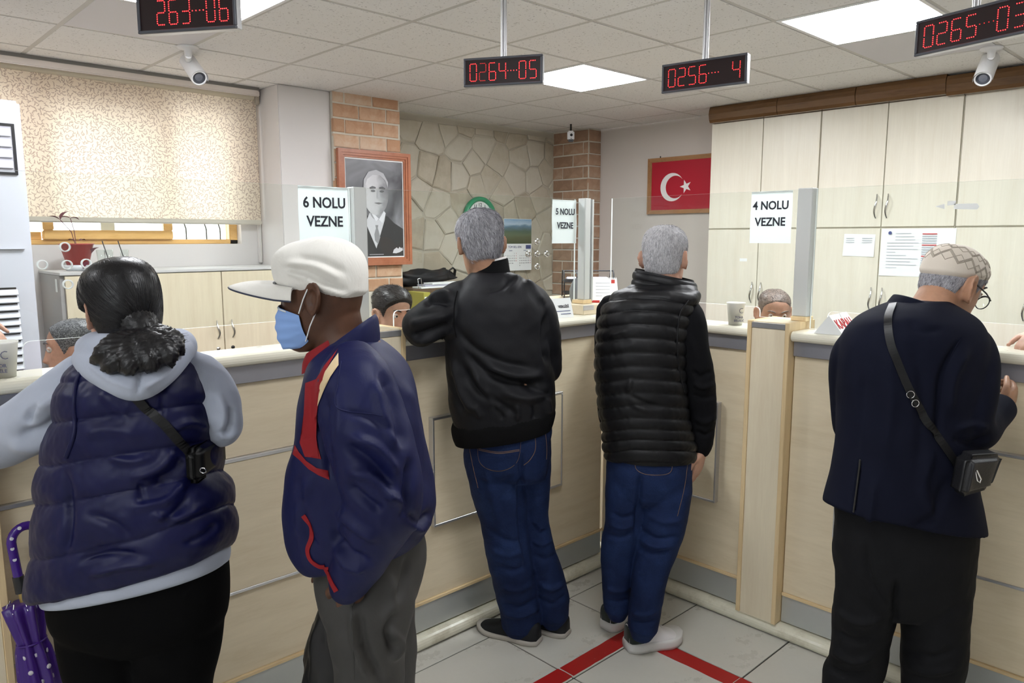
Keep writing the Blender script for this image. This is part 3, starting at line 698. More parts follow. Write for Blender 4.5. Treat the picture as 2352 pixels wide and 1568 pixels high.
shelf_y('worktop', 'cream rounded worktop holding one paper cup beside the quilted vest man', 1.551, PLY - .003, True)
shelf_y('worktop', 'cream rounded worktop holding the folded KAPALI sign', -1.2, 1.365)
shelf_x('worktop', 'cream rounded worktop beyond the leftmost divider', -1.2, .152)

def lx(g, along, o0, o1, z0, z1, run, b=.0015):
    """box on a counter face: along=(a,b), o = outward offsets, run 'x' or 'y'"""
    if run == 'x': g.bbox(along[0], along[1], PLY - o1, PLY - o0, z0, z1, b)
    else: g.bbox(PLX - o1, PLX - o0, along[0], along[1], z0, z1, b)
    return g
def counter(lab, run, a, b, raised=None, bands=False):
    t = thing('service_counter', lab, 'counter', (0, 0, 0), 0, 'service counters')
    M = M_LAM_H if run == 'x' else M_LAM_HY
    lx(G(), (a, b), -.10, -.012, .062, 1.243, run).obj('carcass', M, t)
    lx(G(), (a, b), .0, .014, 1.186, 1.243, run, .001).obj('metal_band', M_ALU_BAND, t)
    if bands:
        lx(G(), (a, b), -.012, 0, .945, 1.184, run).obj('upper_panel', M, t)
        lx(G(), (a, b), -.012, .012, .497, .933, run).obj('middle_panel', M, t)
        lx(G(), (a, b), -.012, 0, .192, .487, run).obj('lower_panel', M, t)
        lx(G(), (a, b), -.01, .015, .933, .945, run, .001).obj('aluminium_trim', M_ALU, t)
        lx(G(), (a, b), -.01, .013, .487, .497, run, .001).obj('aluminium_trim', M_ALU, t)
    else:
        lx(G(), (a, b), -.012, 0, .192, 1.184, run).obj('front_panel', M, t)
    if raised:
        ra, rb_ = raised
        lx(G(), (ra + .008, rb_ - .008), 0, .026, .508, .937, run).obj('raised_panel', M, t)
        for (q, z0, z1) in (((ra, rb_), .937, .947), ((ra, rb_), .498, .508), ((ra, ra + .008), .508, .937), ((rb_ - .008, rb_), .508, .937)):
            lx(G(), q, 0, .028, z0, z1, run, .001).obj('aluminium_trim', M_ALU, t)
    lx(G(), (a, b), -.012, .010, .180, .192, run, .001).obj('edge_strip', M_EDGE_H, t)
    lx(G(), (a, b), -.012, .004, .066, .180, run, .001).obj('kick_plate', M_KICK, t)
    return t
counter('pale wooden counter front with two metal strips behind the ponytail woman', 'x', .338, 1.452, None, True)
counter('pale wooden counter front with a raised panel behind the man in black jacket', 'x', 1.638, PLX - .0145, (1.772, 2.53))
c4 = counter('pale wooden counter front with a raised panel behind the quilted vest man', 'y', 1.551, PLY - .0005, (1.682, 2.22))
counter('pale wooden counter front behind the navy blazer man', 'y', -1.2, 1.365, (-.2, 1.165))
counter('pale wooden counter front beyond the leftmost divider', 'x', -1.2, .152, None, True)
lx(G(), (2.232, 2.318), 0, .012, .2, .955, 'y').obj('filler_board', M_LAM_V, c4)
for z in (.30, .52, .74): G().lathe([(0, -.001), (.004, -.001), (.004, .002)], (PLX - .012, 2.30, z), (1, 0, 0), 10).obj('screw', mat('screw', (.12, .10, .08), .4, .6), c4)

def plinth(lab, run, a, b, mit):
    P = [(-.10, 0.003), (.022, 0.003)] + [(.022 + .025 * math.cos(t), .031 + .028 * math.sin(t)) for t in [math.radians(-90 + 180 * k / 8) for k in range(9)]] + [(-.10, .060)]
    n = len(P); vs = []
    for s, mi in ((a, False), (b, mit)):
        for o, z in P: vs.append((s - (o if mi else 0), PLY - o, z) if run == 'x' else (PLX - o, s - (o if mi else 0), z))
    fs = [tuple(range(n)), tuple(range(n, 2 * n))] + [(i, (i + 1) % n, n + (i + 1) % n, n + i) for i in range(n)]
    return tag(G().add(vs, fs).obj('counter_plinth', M_PLINTH), lab, 'plinth')
plinth('long cream rounded plinth along the floor below windows 5 and 6', 'x', -1.2, PLX - .003, True)
plinth('long cream rounded plinth along the floor below window 4', 'y', -1.2, PLY - .003, True)

def divider(lab, run, a, b, front, back):
    t = thing('counter_divider', lab, 'divider', (0, 0, 0), 0, 'counter dividers')
    def B(q, d0, d1, z0, z1, bv=.0015):
        g = G()
        if run == 'x': g.bbox(q[0], q[1], d0, d1, z0, z1, bv)
        else: g.bbox(d0, d1, q[0], q[1], z0, z1, bv)
        return g
    B((a, a + .018), front, back, .062, 1.318).obj('side_board', M_EDGE, t); B((b - .018, b), front, back, .062, 1.318).obj('side_board', M_EDGE, t)
    B((a + .018, b - .018), front + .004, front + .02, .062, 1.288).obj('front_panel', M_LAM_V, t)
    B((a + .018, b - .018), front + .002, front + .02, 1.29, 1.312, .001).obj('aluminium_trim', M_ALU, t)
    B((a + .018, b - .018), front + .012, back, 1.300, 1.3165).obj('top_board', M_LAM_H, t)
    return t
divider('wooden counter divider between windows 5 and 6 partly behind the capped man', 'x', 1.455, 1.635, 2.285, 2.51)
divider('tall wooden counter divider between window 4 and the KAPALI sign', 'y', 1.368, 1.548, 2.808, 3.03)
divider('wooden counter divider beside the purple umbrella at the left edge', 'x', .155, .335, 2.285, 2.51)

# posts
GY, GX = 2.452, 2.955            # glass planes
def post(lab, cx, cy, w, d, z0, z1, blocks):
    t = thing('glass_post', lab, 'post', (cx, cy, z0), 0, 'glass posts')
    G().bbox(-w / 2, w / 2, -d / 2, d / 2, .018, z1 - z0, .003).obj('profile', M_ALU_POST, t)
    G().box(-w / 2 + .006, w / 2 - .006, -d / 2 - .0005, -d / 2 + .002, .02, z1 - z0 - .002).obj('groove', mat('post face', (.66, .68, .67), .4, .4), t)
    for a in blocks: G().bbox(*a, .0, .018, .002).obj('base_block', M_EDGE, t)
    return t
post('aluminium glass post in front of the framed portrait', 1.545, GY, .058, .045, 1.3175, 1.835, [(-.0285, .0285, -.035, .035)])
post('aluminium glass post standing on the tall wooden divider', GX, 1.39, .05, .062, 1.3175, 1.845, [(-.03, .035, -.0325, .0325)])
tp = post('aluminium glass post at the inner corner of the counters', 2.80, 2.425, .045, .045, 1.333, 1.838, [(-.04, .03, -.03, .04)])
G().bbox(.024, .036, -.03, .02, .01, .50, .002).obj('profile', mat('post face'), tp)
cbk = thing('corner_block', 'small pale wooden box at the corner of the counters under the glass post', 'box', (2.785, 2.40, 1.2853))
G().bbox(-.075, .075, -.055, .075, 0, .047, .003).obj('body', M_LAM_H, cbk)
G().bbox(-.078, .0, -.0565, -.0535, .022, .046, .001).obj('metal_strip', M_ALU, cbk)

# glass screens with pass-through notches
def glass(lab, run, a, b, ztop, na, nb, zn, zb, plane, holes=()):
    """upright pane from a to b; notch between na and nb up to zn; returns thing"""
    t = thing('glass_screen', lab, 'glass screen', (0, 0, 0), 0, 'counter glass screens'); r = .02
    def arc(cx, cz, a0, a1): return [(cx + r * math.cos(math.radians(a0 + (a1 - a0) * k / 5)), cz + r * math.sin(math.radians(a0 + (a1 - a0) * k / 5))) for k in range(6)]
    th = .008
    def P(u, z, d): return (u, plane + d, z) if run == 'x' else (plane + d, u, z)
    g = G()
    def piece(pts):
        g.prism([P(u, z, 0) for u, z in pts], (0, th, 0) if run == 'x' else (th, 0, 0))
    def ring(pts):
        """one closed outline built as a fan of convex strips"""
    out = [(a, zb), (na, zb)] + arc(na + r, zn - r, 180, 90) + arc(nb - r, zn - r, 90, 0) + [(nb, zb), (b, zb), (b, ztop), (a, ztop)]
    n = len(out); bm = bmesh.new(); vv = [bm.verts.new(P(u, z, 0)) for u, z in out]; fc = bm.faces.new(vv)
    ex = bmesh.ops.extrude_face_region(bm, geom=[fc]); bmesh.ops.translate(bm, verts=[v for v in ex['geom'] if isinstance(v, bmesh.types.BMVert)], vec=(0, th, 0) if run == 'x' else (th, 0, 0))
    bmesh.ops.recalc_face_normals(bm, faces=bm.faces[:])
    nax = 1 if run == 'x' else 0
    me = bpy.data.meshes.new('pane'); bm.normal_update()
    for f_ in bm.faces: f_.material_index = 0 if abs(f_.normal[nax]) > .9 else 1
    bm.to_mesh(me); bm.free(); me.materials.append(M_GLASS); me.materials.append(M_GLASS_EDGE)
    link('pane', me, t)
    for (u, z) in holes:
        G().lathe([(.011, -.002), (.014, -.002), (.014, th + .002), (.011, th + .002), (.011, -.002)], P(u, z, 0), (0, 1, 0) if run == 'x' else (1, 0, 0), 16).obj('hole_rim', M_GLASS_EDGE if run == 'x' and u < 1.5 else M_CHROME, t)
    return t
def gx(px, py): q = at_y(px, py, GY); return (q[0], q[2])
def gyp(px, py): q = at_x(px, py, GX); return (q[1], q[2])
glass('clear glass screen of window 6 with a ring of drilled holes', 'x', .20, 1.515, 1.832, .45, 1.38, 1.362, 1.318 - .03, GY, [gx(98, 608), gx(155, 608), gx(199, 605), gx(150, 567), gx(157, 653)])
glass('clear glass screen of window 5 with five metal studs', 'x', 1.575, 2.765, 1.834, 1.70, 2.62, 1.366, 1.2875, GY, [gx(1235, 555), gx(1215, 583), gx(1235, 583), gx(1257, 583), gx(1235, 612)])
glass('clear glass screen of window 4 in front of the tall cabinets', 'y', 1.425, 2.385, 1.842, 1.575, 2.28, 1.36, 1.3185, GX)
glass('clear glass screen behind the navy blazer man', 'y', -1.15, 1.355, 1.842, -1.0, 1.285, 1.362, 1.2875, GX)
st = thing('paper_sticker', 'small torn white paper stickers on the glass screen in front of the tall cabinets', 'sticker', (0, 0, 0))
for pts in ([(2148, 474), (2170, 468), (2170, 480)], [(2177, 462), (2196, 461), (2195, 470), (2176, 472)], [(2192, 468), (2245, 467), (2250, 474), (2245, 481), (2191, 480)]):
    G().prism([(GX - .001, *gyp(*q)) for q in pts], (-.0006, 0, 0)).obj('strip', M_PAPER, st)

# window number sheets
def number_sheet(lab, l1, run, ua, ub_, za, zb_, plane, ts):
    """A sheet of paper fixed to the glass"""
    t = thing('number_sheet', lab, 'sign', (0, 0, 0), 0, 'window number sheets'); n = 8; vs = []
    sgn = 1 if run == 'x' else -1
    for i in range(n + 1):
        for j in range(n + 1):
            u = ua + (ub_ - ua) * i / n; z = za + (zb_ - za) * j / n
            d = -.002 - .004 * (1 - j / n) * abs(math.sin(i * 1.1)) - .0015 * math.sin(i * 2.1 + j)
            vs.append((u, plane + d, z) if run == 'x' else (plane + d, u, z))
    fs = [(i * (n + 1) + j, (i + 1) * (n + 1) + j, (i + 1) * (n + 1) + j + 1, i * (n + 1) + j + 1) for i in range(n) for j in range(n)]
    g = G(); g.smooth = True; g.add(vs, fs).obj('page', M_SIGN, t, fixn=False)
    uc = (ua + ub_) / 2; h = zb_ - za
    for body, fz, k in ((l1, .72, 1.0), ('VEZNE', .405, 1.0)):
        p = (uc, plane - .0085, za + h * fz) if run == 'x' else (plane - .0085, uc - 0 * h, za + h * fz)
        text(body, ts, M_INK, t, p, RY if run == 'x' else RX, 'lettering', sx=.92, bold=.0012)
M_SIGN = mat('pale sign paper', (.80, .88, .88), .6)
_n, _l = nt(M_SIGN); _tr = _n.new('ShaderNodeBsdfTranslucent'); _tr.inputs[0].default_value = (.80, .88, .88, 1); _mx = _n.new('ShaderNodeMixShader'); _mx.inputs[0].default_value = .45
_l.new(_n['Principled BSDF'].outputs[0], _mx.inputs[1]); _l.new(_tr.outputs[0], _mx.inputs[2]); _l.new(_mx.outputs[0], _n['Material Output'].inputs[0])
def bnd(f, *pts): return [f(*p) for p in pts]
number_sheet('white sheet reading 6 NOLU VEZNE above the white cap', '6 NOLU', 'x', 1.306, 1.506, 1.622, 1.831, GY, .052)
number_sheet('narrow white sheet reading 5 NOLU VEZNE beside the corner glass post', '5 NOLU', 'x', 2.598, 2.768, 1.624, 1.828, GY, .0405)
number_sheet('large white sheet reading 4 NOLU VEZNE in front of the pale cabinets', '4 NOLU', 'y', 1.452, 1.634, 1.628, 1.840, GX, .048)

# ------------------------------------------------------------------ purple umbrella leaning on the counter
um = thing('umbrella', 'closed purple umbrella with white polka dots leaning on the counter', 'umbrella', (.415, 2.17, 0))
M_UMB = mat('purple umbrella cloth', (.045, .012, .17), .35); M_UMBH = mat('purple glossy handle', (.05, .014, .20), .25); M_DOT = mat('white dot print', (.55, .53, .58), .6)
Uax = Vector((-.055, .085, .74)).normalized()
def UP(h, r=0, a=0):
    sx = Vector((1, 0, 0)); sx = (sx - Uax * sx.dot(Uax)).normalized(); sy = Uax.cross(sx); return Uax * h + (sx * math.cos(a) + sy * math.sin(a)) * r
prof = [(.02, .004), (.10, .016), (.25, .030), (.40, .040), (.50, .044), (.57, .038), (.60, .031), (.63, .036), (.67, .042), (.70, .046), (.705, .03)]
vs = []; n = 64
for h, r in prof:
    for k in range(n):
        a = 2 * math.pi * k / n; vs.append(UP(h, r * (1 + .16 * math.sin(8 * a + h * 9) * min(1, h * 4)), a))
g = G(); g.smooth = True; g.add(vs, [(i * n + k, i * n + (k + 1) % n, (i + 1) * n + (k + 1) % n, (i + 1) * n + k) for i in range(len(prof) - 1) for k in range(n)] + [tuple(range(n)), tuple(range((len(prof) - 1) * n, len(prof) * n))]).obj('canopy', M_UMB, um)
for i in range(15):
    for k in range(7):
        h = .06 + i * .036; a = 2 * math.pi * (k + .5 * (i % 2)) / 7 + .2; r = float(np.interp(h, [p[0] for p in prof], [p[1] for p in prof])) * (1 + .16 * math.sin(8 * a + h * 9) * min(1, h * 4))
        c = UP(h, r + .0008, a); nn = (UP(h, 1, a) - UP(h, 0, a)).normalized(); G().lathe([(0, .0006), (.0062, .0), (.0062, -.001)], c, nn, 12).obj('dot_print', M_DOT, um)
G().tube([UP(0), UP(.03)], .004, 8).obj('tip', M_CHROME, um)
G().tube([UP(.595, .034, a) for a in np.linspace(0, 6.2832, 25)], .003, 6, cap=False).obj('closing_strap', M_UMB, um)
for k in range(8):
    a = 2 * math.pi * k / 8; G().tube([UP(.69, .044, a), UP(.712, .034, a)], .0022, 6).obj('rib_end', M_CHROME, um)
G().tube([UP(.69), UP(.735)], .008, 10).obj('shaft', mat('brass shaft', (.45, .33, .12), .3, .8), um)
G().tube([UP(.73), UP(.775)], .0135, 12).obj('ferrule', M_BLACK, um)
sx = (Vector((1, 0, 0)) - Uax * Uax.x).normalized()
hk = [UP(.77), UP(.82), UP(.85)] + [UP(.86) + sx * (.036 - .036 * math.cos(t)) + Uax * .04 * math.sin(t) for t in np.linspace(.15, math.pi, 12)] + [UP(.85) + sx * .074, UP(.835) + sx * .076]
hd = G().tube(hk, .0115, 12).obj('handle', M_UMBH, um)
for k, i in enumerate((1, 2, 4, 7, 10, 12, 14)):
    c = Vector(hk[i]); nn = (Vector(EYE) - um.location - c).normalized(); G().lathe([(0, .0128), (.0048, .0115)], c, nn, 10).obj('dot_print', M_DOT, hd)

# ------------------------------------------------------------------ hanging number displays
SEG = {'0': 'abcdef', '2': 'abged', '3': 'abgcd', '4': 'fgbc', '5': 'afgcd', '6': 'afgedc', '8': 'abcdefg'}
M_LED = mat('red led', (.8, .05, .03), .4, emit=(1.0, .018, .022), es=7.0)
M_LEDDIM = mat('dim red led', (.5, .03, .02), .4, emit=(1.0, .018, .022), es=1.0)
M_LEDHALO = mat('red led tinted face', (.012, .003, .004), .3)
M_DFRAME = mat('display frame', (.075, .08, .095), .4, .3)
M_DSIDE = mat('display side', (.55, .56, .58), .35, .8)
def dot_segments(ch, w, h):
    d = []; nv, nh = 6, 5
    H = {'a': h / 2, 'g': 0, 'd': -h / 2}
    for s in SEG[ch]:
        if s in 'agd':
            for k in range(nh - 1): d.append((-w / 2 + w * (k + .75) / (nh - .5), H[s]))
        else:
            x = w / 2 if s in 'bc' else -w / 2; z0 = 0 if s in 'fb' else -h / 2
            for k in range(nv - 1): d.append((x, z0 + h / 2 * (k + .8) / (nv - .4)))
    return d
def display(lab, chars, dim, px, py, depth, yaw_deg, W_, H_, su=1.0):
    d = FWD * CAM_F + RGT * (px - 1176) - UPV * (py - 784); c = EYE + d * depth / CAM_F
    az = CAM_A + math.radians(yaw_deg)                 # direction (from x axis) of the display's left end
    t = thing('number_display', lab, 'display', tuple(c), az + math.pi, 'hanging number displays')   # local +x = display right, -y faces out
    G().bbox(-W_ / 2, W_ / 2, 0, .028, -H_ / 2, H_ / 2, .003).obj('housing', [M_DSIDE], t)
    g = G(); f = .0085
    for a in ((-W_ / 2, W_ / 2, H_ / 2 - f, H_ / 2), (-W_ / 2, W_ / 2, -H_ / 2, -H_ / 2 + f), (-W_ / 2, -W_ / 2 + f, -H_ / 2 + f, H_ / 2 - f), (W_ / 2 - f, W_ / 2, -H_ / 2 + f, H_ / 2 - f)): g.bbox(a[0], a[1], -.006, .004, a[2], a[3], .0015)
    g.obj('bezel', M_DFRAME, t)
    G().box(-W_ / 2 + f, W_ / 2 - f, -.0015, .001, -H_ / 2 + f, H_ / 2 - f).obj('screen', M_LEDHALO, t)
    pos = [-.378, -.257, -.132, -.005, None, .249, .378]
    dw, dh = W_ * .083, H_ * .60
    for k, ch in enumerate(chars):
        if ch == ' ': continue
        dots = [(W_ * (.065 + .037 * q), 0) for q in range(4)] if ch == '-' else [(W_ * pos[k] + a, b) for a, b in dot_segments(ch, dw, dh)]
        g = G(); r = .00155 * su
        for (a, b) in dots: g.lathe([(r, -.0018), (r * .7, -.0028), (0, -.0030)], (a, 0, b), (0, 1, 0), 8)
        g.obj('dash' if ch == '-' else 'digit', M_LEDDIM if k in dim else M_LED, t)
    L = CEIL - c[2]
    for o in (-.006, .006): G().tube([(o, .014, H_ / 2 - .002), (o, .014, L - .001)], .006, 10).obj('hanging_rod', M_ALU, t)
    return t
display('hanging red digital display reading 263-06', ' 263-06', (), 428, 26, 2.15, 78.0, .315, .110, 1.05)
display('hanging red digital display reading 0264-05', '0264-05', (1,), 1155, 163, 2.9, 75.0, .315, .107)
display('hanging red digital display reading 0256- 4', '0256- 4', (), 1615.5, 170, 2.9, 53.0, .345, .110)
display('hanging red digital display reading 0265-03', '0265-03', (4,), 2233, 60, 2.3, 29.5, .36, .110, 1.05)

# ------------------------------------------------------------------ security cameras
def bullet(lab, bx, by, tip, start):
    t = thing('security_camera', lab, 'camera', (bx, by, CEIL - .002), 0, 'bullet security cameras')
    G().lathe([(0, 0), (.052, 0), (.054, -.006), (.046, -.014), (.02, -.018), (.018, -.05), (.0, -.052)], n=24).obj('base', M_WHITE, t)
    s, e = Vector(start) - Vector((bx, by, CEIL - .002)), Vector(tip) - Vector((bx, by, CEIL - .002)); d = (e - s).normalized()
    G().tube([(0, 0, -.045), s + d * .03], .016, 12).obj('stalk', M_WHITE, t)
    L = (e - s).length
    G().lathe([(0, 0), (.026, .002), (.034, .02), (.040, L * .4), (.042, L * .97), (.040, L), (.0335, L), (.033, L - .008)], s, d, 28).obj('body', M_WHITE, t)
    G().lathe([(.034, L - .006), (.026, L - .006), (.022, L - .012), (0, L - .012)], s, d, 24).obj('lens', mat('lens ring', (.06, .065, .08), .25), t)
    G().lathe([(.021, L - .010), (0, L - .008)], s, d, 20).obj('lens_glass', mat('lens glass', (.16, .17, .20), .15), t)
    # sunshield
    up_ = Vector((0, 0, 1)); sd = d.cross(up_).normalized(); u2 = sd.cross(d); vs = []; n = 10
    for h in (L * .12, L * 1.03):
        for k in range(n + 1):
            a = math.radians(200 * k / n - 10); rr_ = .0455; vs.append(s + d * h + (sd * math.cos(a) + u2 * math.sin(a)) * rr_)
    g = G(); g.smooth = True
    g.add(vs, [(k, k + 1, n + 2 + k, n + 1 + k) for k in range(n)]).obj('sunshield', M_WHITE, t, fixn=False)
    G().tube([s + d * .01 + u2 * .02, s + d * .012 + u2 * .04], .006, 8).obj('adjusting_screw', M_BLACK, t)
def at_d(px, py, dep):
    d = FWD * CAM_F + RGT * (px - 1176) - UPV * (py - 784); return EYE + d * dep / CAM_F
bullet('white bullet security camera on the ceiling left of the window wall', 1.592, 4.09, at_d(458, 180, 3.98), at_d(428, 137, 4.09))
bullet('white bullet security camera on the ceiling near the tall cabinets', 4.617, 1.231, at_d(2257, 182, 3.93), at_d(2277, 130, 4.06))
mc = thing('indoor_camera', 'small white box camera hanging at the corner brick pillar', 'camera', tuple(at_d(1311, 313, 6.55)), math.radians(-46))
G().bbox(-.03, .03, -.03, .02, -.035, .045, .01).obj('body', M_WHITE, mc)
G().bbox(-.027, .027, -.034, .0, -.05, -.028, .008).obj('speaker_base', M_BLACK, mc)
G().lathe([(0, -.002), (.012, -.002), (.012, .004)], (.004, -.03, .008), (0, 1, 0), 16).obj('lens', M_BLACK, mc)
G().lathe([(0, -.002), (.004, -.002), (.004, .004)], (.002, -.03, -.02), (0, 1, 0), 10).obj('sensor', M_BLACK, mc)
G().tube([(0, .0, .04), (0, .0, CEIL - mc.location.z - .002)], .008, 8).obj('stalk', M_DARK, mc)

# ------------------------------------------------------------------ things on and behind the counters
M_CUP = mat('paper cup', (.80, .79, .74), .55)
def cup(lab, x, y, z, l1, l2, rz):
    t = thing('paper_cup', lab, 'cup', (x, y, z), rz, 'paper cups')
    G().lathe([(0, .003), (.027, .003), (.0275, 0), (.0375, .089), (.0385, .090), (.039, .094), (.037, .095), (.036, .09), (.0265, .008), (0, .008)], n=28).obj('cup_body', M_CUP, t)
    for i, s in enumerate((l1, l2)):
        o = text(s, .0125, mat('cup print', (.10, .10, .16), .6), t, (.008, -.0345 + i * .0012, .034 - i * .014), RY, 'printed_name', bold=.0003)
    g = G(); 
    for k in range(7):
        a0 = math.radians(60 + 35 * k); a1 = math.radians(60 + 35 * (k + 1)); c0 = (.019, .062)
        q = [(c0[0] + .011 * math.cos(a) * (1 if r else .8), -.0335 - .0008 + .006 * ((c0[0] + .011 * math.cos(a)) / .034) ** 2 * 1.0, c0[1] + .011 * math.sin(a) * (1 if r else .8)) for a, r in ((a0, 0), (a1, 0), (a1, 1), (a0, 1))]
        g.prism(q, (0, -.0005, 0))
    g.obj('printed_emblem', mat('cup print'), t)
q = at_y(12, 880, 2.345); cup('white paper cup on the counter at the left edge', q[0] - .0, 2.35, 1.2855, 'TOR', 'BELE', math.radians(-30))
q = at_x(1687, 750, 2.87); cup('white paper cup on the counter of window 4', 2.875, q[1], 1.2855, 'TORB', 'BELEDİ', math.radians(-50))

kp = thing('tent_sign', 'folded white tent sign reading KAPALI in red', 'sign', (2.905, 1.06, 1.2855))
# prism with triangular ends, ridge along y
tri = [(-.075, 0), (.035, 0), (-.018, .072)]
y0, y1 = -.17, .03
def TP(p, y): return (p[0], y, p[1])
G().add([TP(tri[0], y0), TP(tri[2], y0), TP(tri[2], y1), TP(tri[0], y1)], [(0, 1, 2, 3)]).obj('front_panel', M_PAPER, kp)
G().add([TP(tri[1], y0), TP(tri[2], y0), TP(tri[2], y1), TP(tri[1], y1)], [(0, 1, 2, 3)]).obj('back_panel', M_PAPER, kp)
for yy in (y0, y1): G().add([TP(tri[0], yy), TP(tri[1], yy), TP(tri[2], yy)], [(0, 1, 2)]).obj('end_panel', M_PAPER, kp)
sl = math.atan2(.072, .057)
text('KAPALI', .058, mat('red print', (.52, .03, .04), .6), kp, (-.0478, -.066, .0365), (sl, 0, -math.pi / 2), 'lettering', bold=.0008, sx=.95)
kp.rotation_euler = (0, 0, math.radians(95)); kp.location = (2.868, 1.25, 1.2855)

tc = thing('tent_card', 'small white tent card with printed lines on the counter of window 5', 'sign', (2.575, 2.35, 1.2855), math.radians(-8))
G().add([(-.07, -.02, 0), (.045, -.02, 0), (.045, .008, .088), (-.07, .008, .088)], [(0, 1, 2, 3)]).obj('front_panel', M_PAPER, tc)
G().add([(-.07, .036, 0), (.045, .036, 0), (.045, .008, .088), (-.07, .008, .088)], [(0, 1, 2, 3)]).obj('back_panel', mat('dark card', (.08, .08, .09), .6), tc)
tilt = (math.atan2(.088, .028), 0, 0)
text('VERGİSİ', .017, M_INK, tc, (-.005, -.0055, .050), tilt, 'lettering', bold=.0003)
for k in range(2): G().add([(-.06 + .03 * k, -.0125 - .0045 * k, .029 - .013 * k), (.03, -.0125 - .0045 * k, .029 - .013 * k), (.03, -.0117 - .0045 * k, .0315 - .013 * k), (-.06 + .03 * k, -.0117 - .0045 * k, .0315 - .013 * k)], [(0, 1, 2, 3)]).obj('print_line', mat('calendar blue'), tc)

# side cabinet with calendar and letter tray behind the corner
sc = thing('side_cabinet', 'pale side cabinet behind the corner of the counters', 'cabinet', (3.08, 2.52, -.065))
G().bbox(0, .62, 0, .75, .05, 1.33, .003).obj('body', M_LAM_V, sc); G().bbox(-.01, .63, -.01, .76, 1.33, 1.35, .003).obj('top', M_LAM_H, sc)
q = at_d(1388, 660, 4.3)
dc = thing('desk_calendar', 'white desk calendar with a red base on the side cabinet', 'calendar', (q[0], q[1], 1.2855), math.radians(-44))
G().add([(-.08, -.03, .012), (.08, -.03, .012), (.07, .0, .135), (-.07, .0, .135)], [(0, 1, 2, 3)]).obj('page', M_PAPER, dc)
G().add([(-.08, .03, .012), (.08, .03, .012), (.07, .0, .135), (-.07, .0, .135)], [(0, 1, 2, 3)]).obj('back_board', M_PAPER, dc)
G().bbox(-.085, .085, -.035, .035, 0, .013, .002).obj('base', mat('red card', (.50, .035, .03), .5), dc)
for k in range(16): G().tube([(-.066 + k * .0088, -.004, .132), (-.066 + k * .0088, 0, .140), (-.066 + k * .0088, .004, .132)], .0012, 5).obj('wire_loop', M_ALU, dc)
for k in range(5):
    z = .108 - k * .018; yy = -.03 + .03 * (z - .012) / .123 - .0012
    G().box(-.05, .03 + .01 * (k % 2), yy - .0004, yy, z, z + .003).obj('print_line', M_FAINT, dc)
G().box(.035, .058, -.0085, -.0075, .108, .128).obj('red_logo', MATS['red card'], dc)
q = at_d(1398, 672, 4.1)
bx_ = thing('card_holder', 'small white holder with red edge and crescent emblem beside the desk calendar', 'holder', (q[0], q[1], 1.2855), math.radians(-44))
G().prism([(-.045, 0, 0), (.06, 0, 0), (.06, 0, .035), (.045, 0, .055), (-.025, 0, .055), (-.045, 0, .03)], (0, .03, 0)).obj('body', M_WHITE, bx_)
G().bbox(-.047, .062, -.004, .0, 0, .016, .001).obj('red_band', MATS['red card'], bx_)
flat(ell(.015, .037, .009, .009, 14), -.0005, MATS['red card'], 'emblem', bx_)
q = at_d(1350, 640, 4.62)
tr = thing('letter_tray', 'black wire letter tray holding papers by the corner pillar', 'tray', (q[0], q[1], 1.2855), math.radians(-44))
M_WIRE = mat('black wire', (.03, .03, .035), .4, .5)
for s in (-1, 1):
    G().tube([(s * .15, -.10, .0), (s * .15, -.09, .10), (s * .15, -.06, .155), (s * .15, -.04, .165), (s * .15, .08, .165), (s * .15, .11, .12), (s * .15, .12, 0)], .0045, 6).obj('side_wire', M_WIRE, tr)
G().tube([(-.15, -.03, .166), (.15, -.03, .166)], .004, 6).obj('cross_wire', M_WIRE, tr)
for lv in (.03, .10):
    G().bbox(-.15, .15, -.13, .13, lv, lv + .004, .001).obj('shelf', M_WIRE, tr); G().bbox(-.15, .15, -.132, -.128, lv, lv + .022, .001).obj('front_lip', M_WIRE, tr)
for k in range(4):
    o = G().box(-.125, .125, -.12, .12, 0, .003).obj('paper', mat('grey papers', (.42, .42, .50), .7), tr); o.location = (0, 0, .105 + k * .0045); o.rotation_euler = (0, 0, random.uniform(-.05, .05))
q = at_d(1332, 655, 4.25)
jg = thing('grey_bag', 'small grey tied bag beside the glass post on the side cabinet', 'bag', (q[0], q[1], 1.2855))
G().lathe([(0, .0), (.045, .0), (.06, .03), (.058, .08), (.04, .125), (.018, .145), (.02, .16), (.028, .175), (.0, .17)], n=20).obj('bag_body', mat('grey bag cloth', (.16, .17, .18), .7), jg)
G().lathe([(.019, .140), (.023, .145), (.019, .150)], n=14).obj('tie', M_BLACK, jg)

# brown cupboard beside the brick pier with bag and papers on top
q = at_y(985, 662, 4.62)
bc = thing('brown_cupboard', 'dark brown cupboard beside the brick pier behind the clerk', 'cupboard', (3.365, 4.60, 0))
TZ = at_y(985, 662, 4.60)[2]
M_BRN = wood('dark brown wood', (.13, .085, .05), (.09, .055, .03), (6, 6, 2), .5)
G().bbox(0, .62, 0, .36, .02, TZ, .003).obj('body', M_BRN, bc)
G().bbox(.06, .58, -.008, .0, .3, TZ - .035, .003).obj('door', mat('cupboard door', (.10, .085, .07), .45), bc)
g = G()
for a in ((.06, .58, TZ - .055, TZ - .035), (.06, .09, .3, TZ - .055), (.55, .58, .3, TZ - .055)): g.bbox(a[0], a[1], -.014, -.007, a[2], a[3], .001)
g.obj('door_frame', M_BRN, bc)
yb_ = thing('ring_binder', 'yellow green ring binder standing beside the brown cupboard', 'binder', (3.317, 4.365, TZ - .2415))
G().bbox(-.03, .03, .0, .22, 0, .232, .003).obj('cover', mat('olive card', (.36, .33, .06), .5), yb_); G().box(-.022, .022, -.001, .0, .14, .20).obj('spine_label', M_PAPER, yb_)
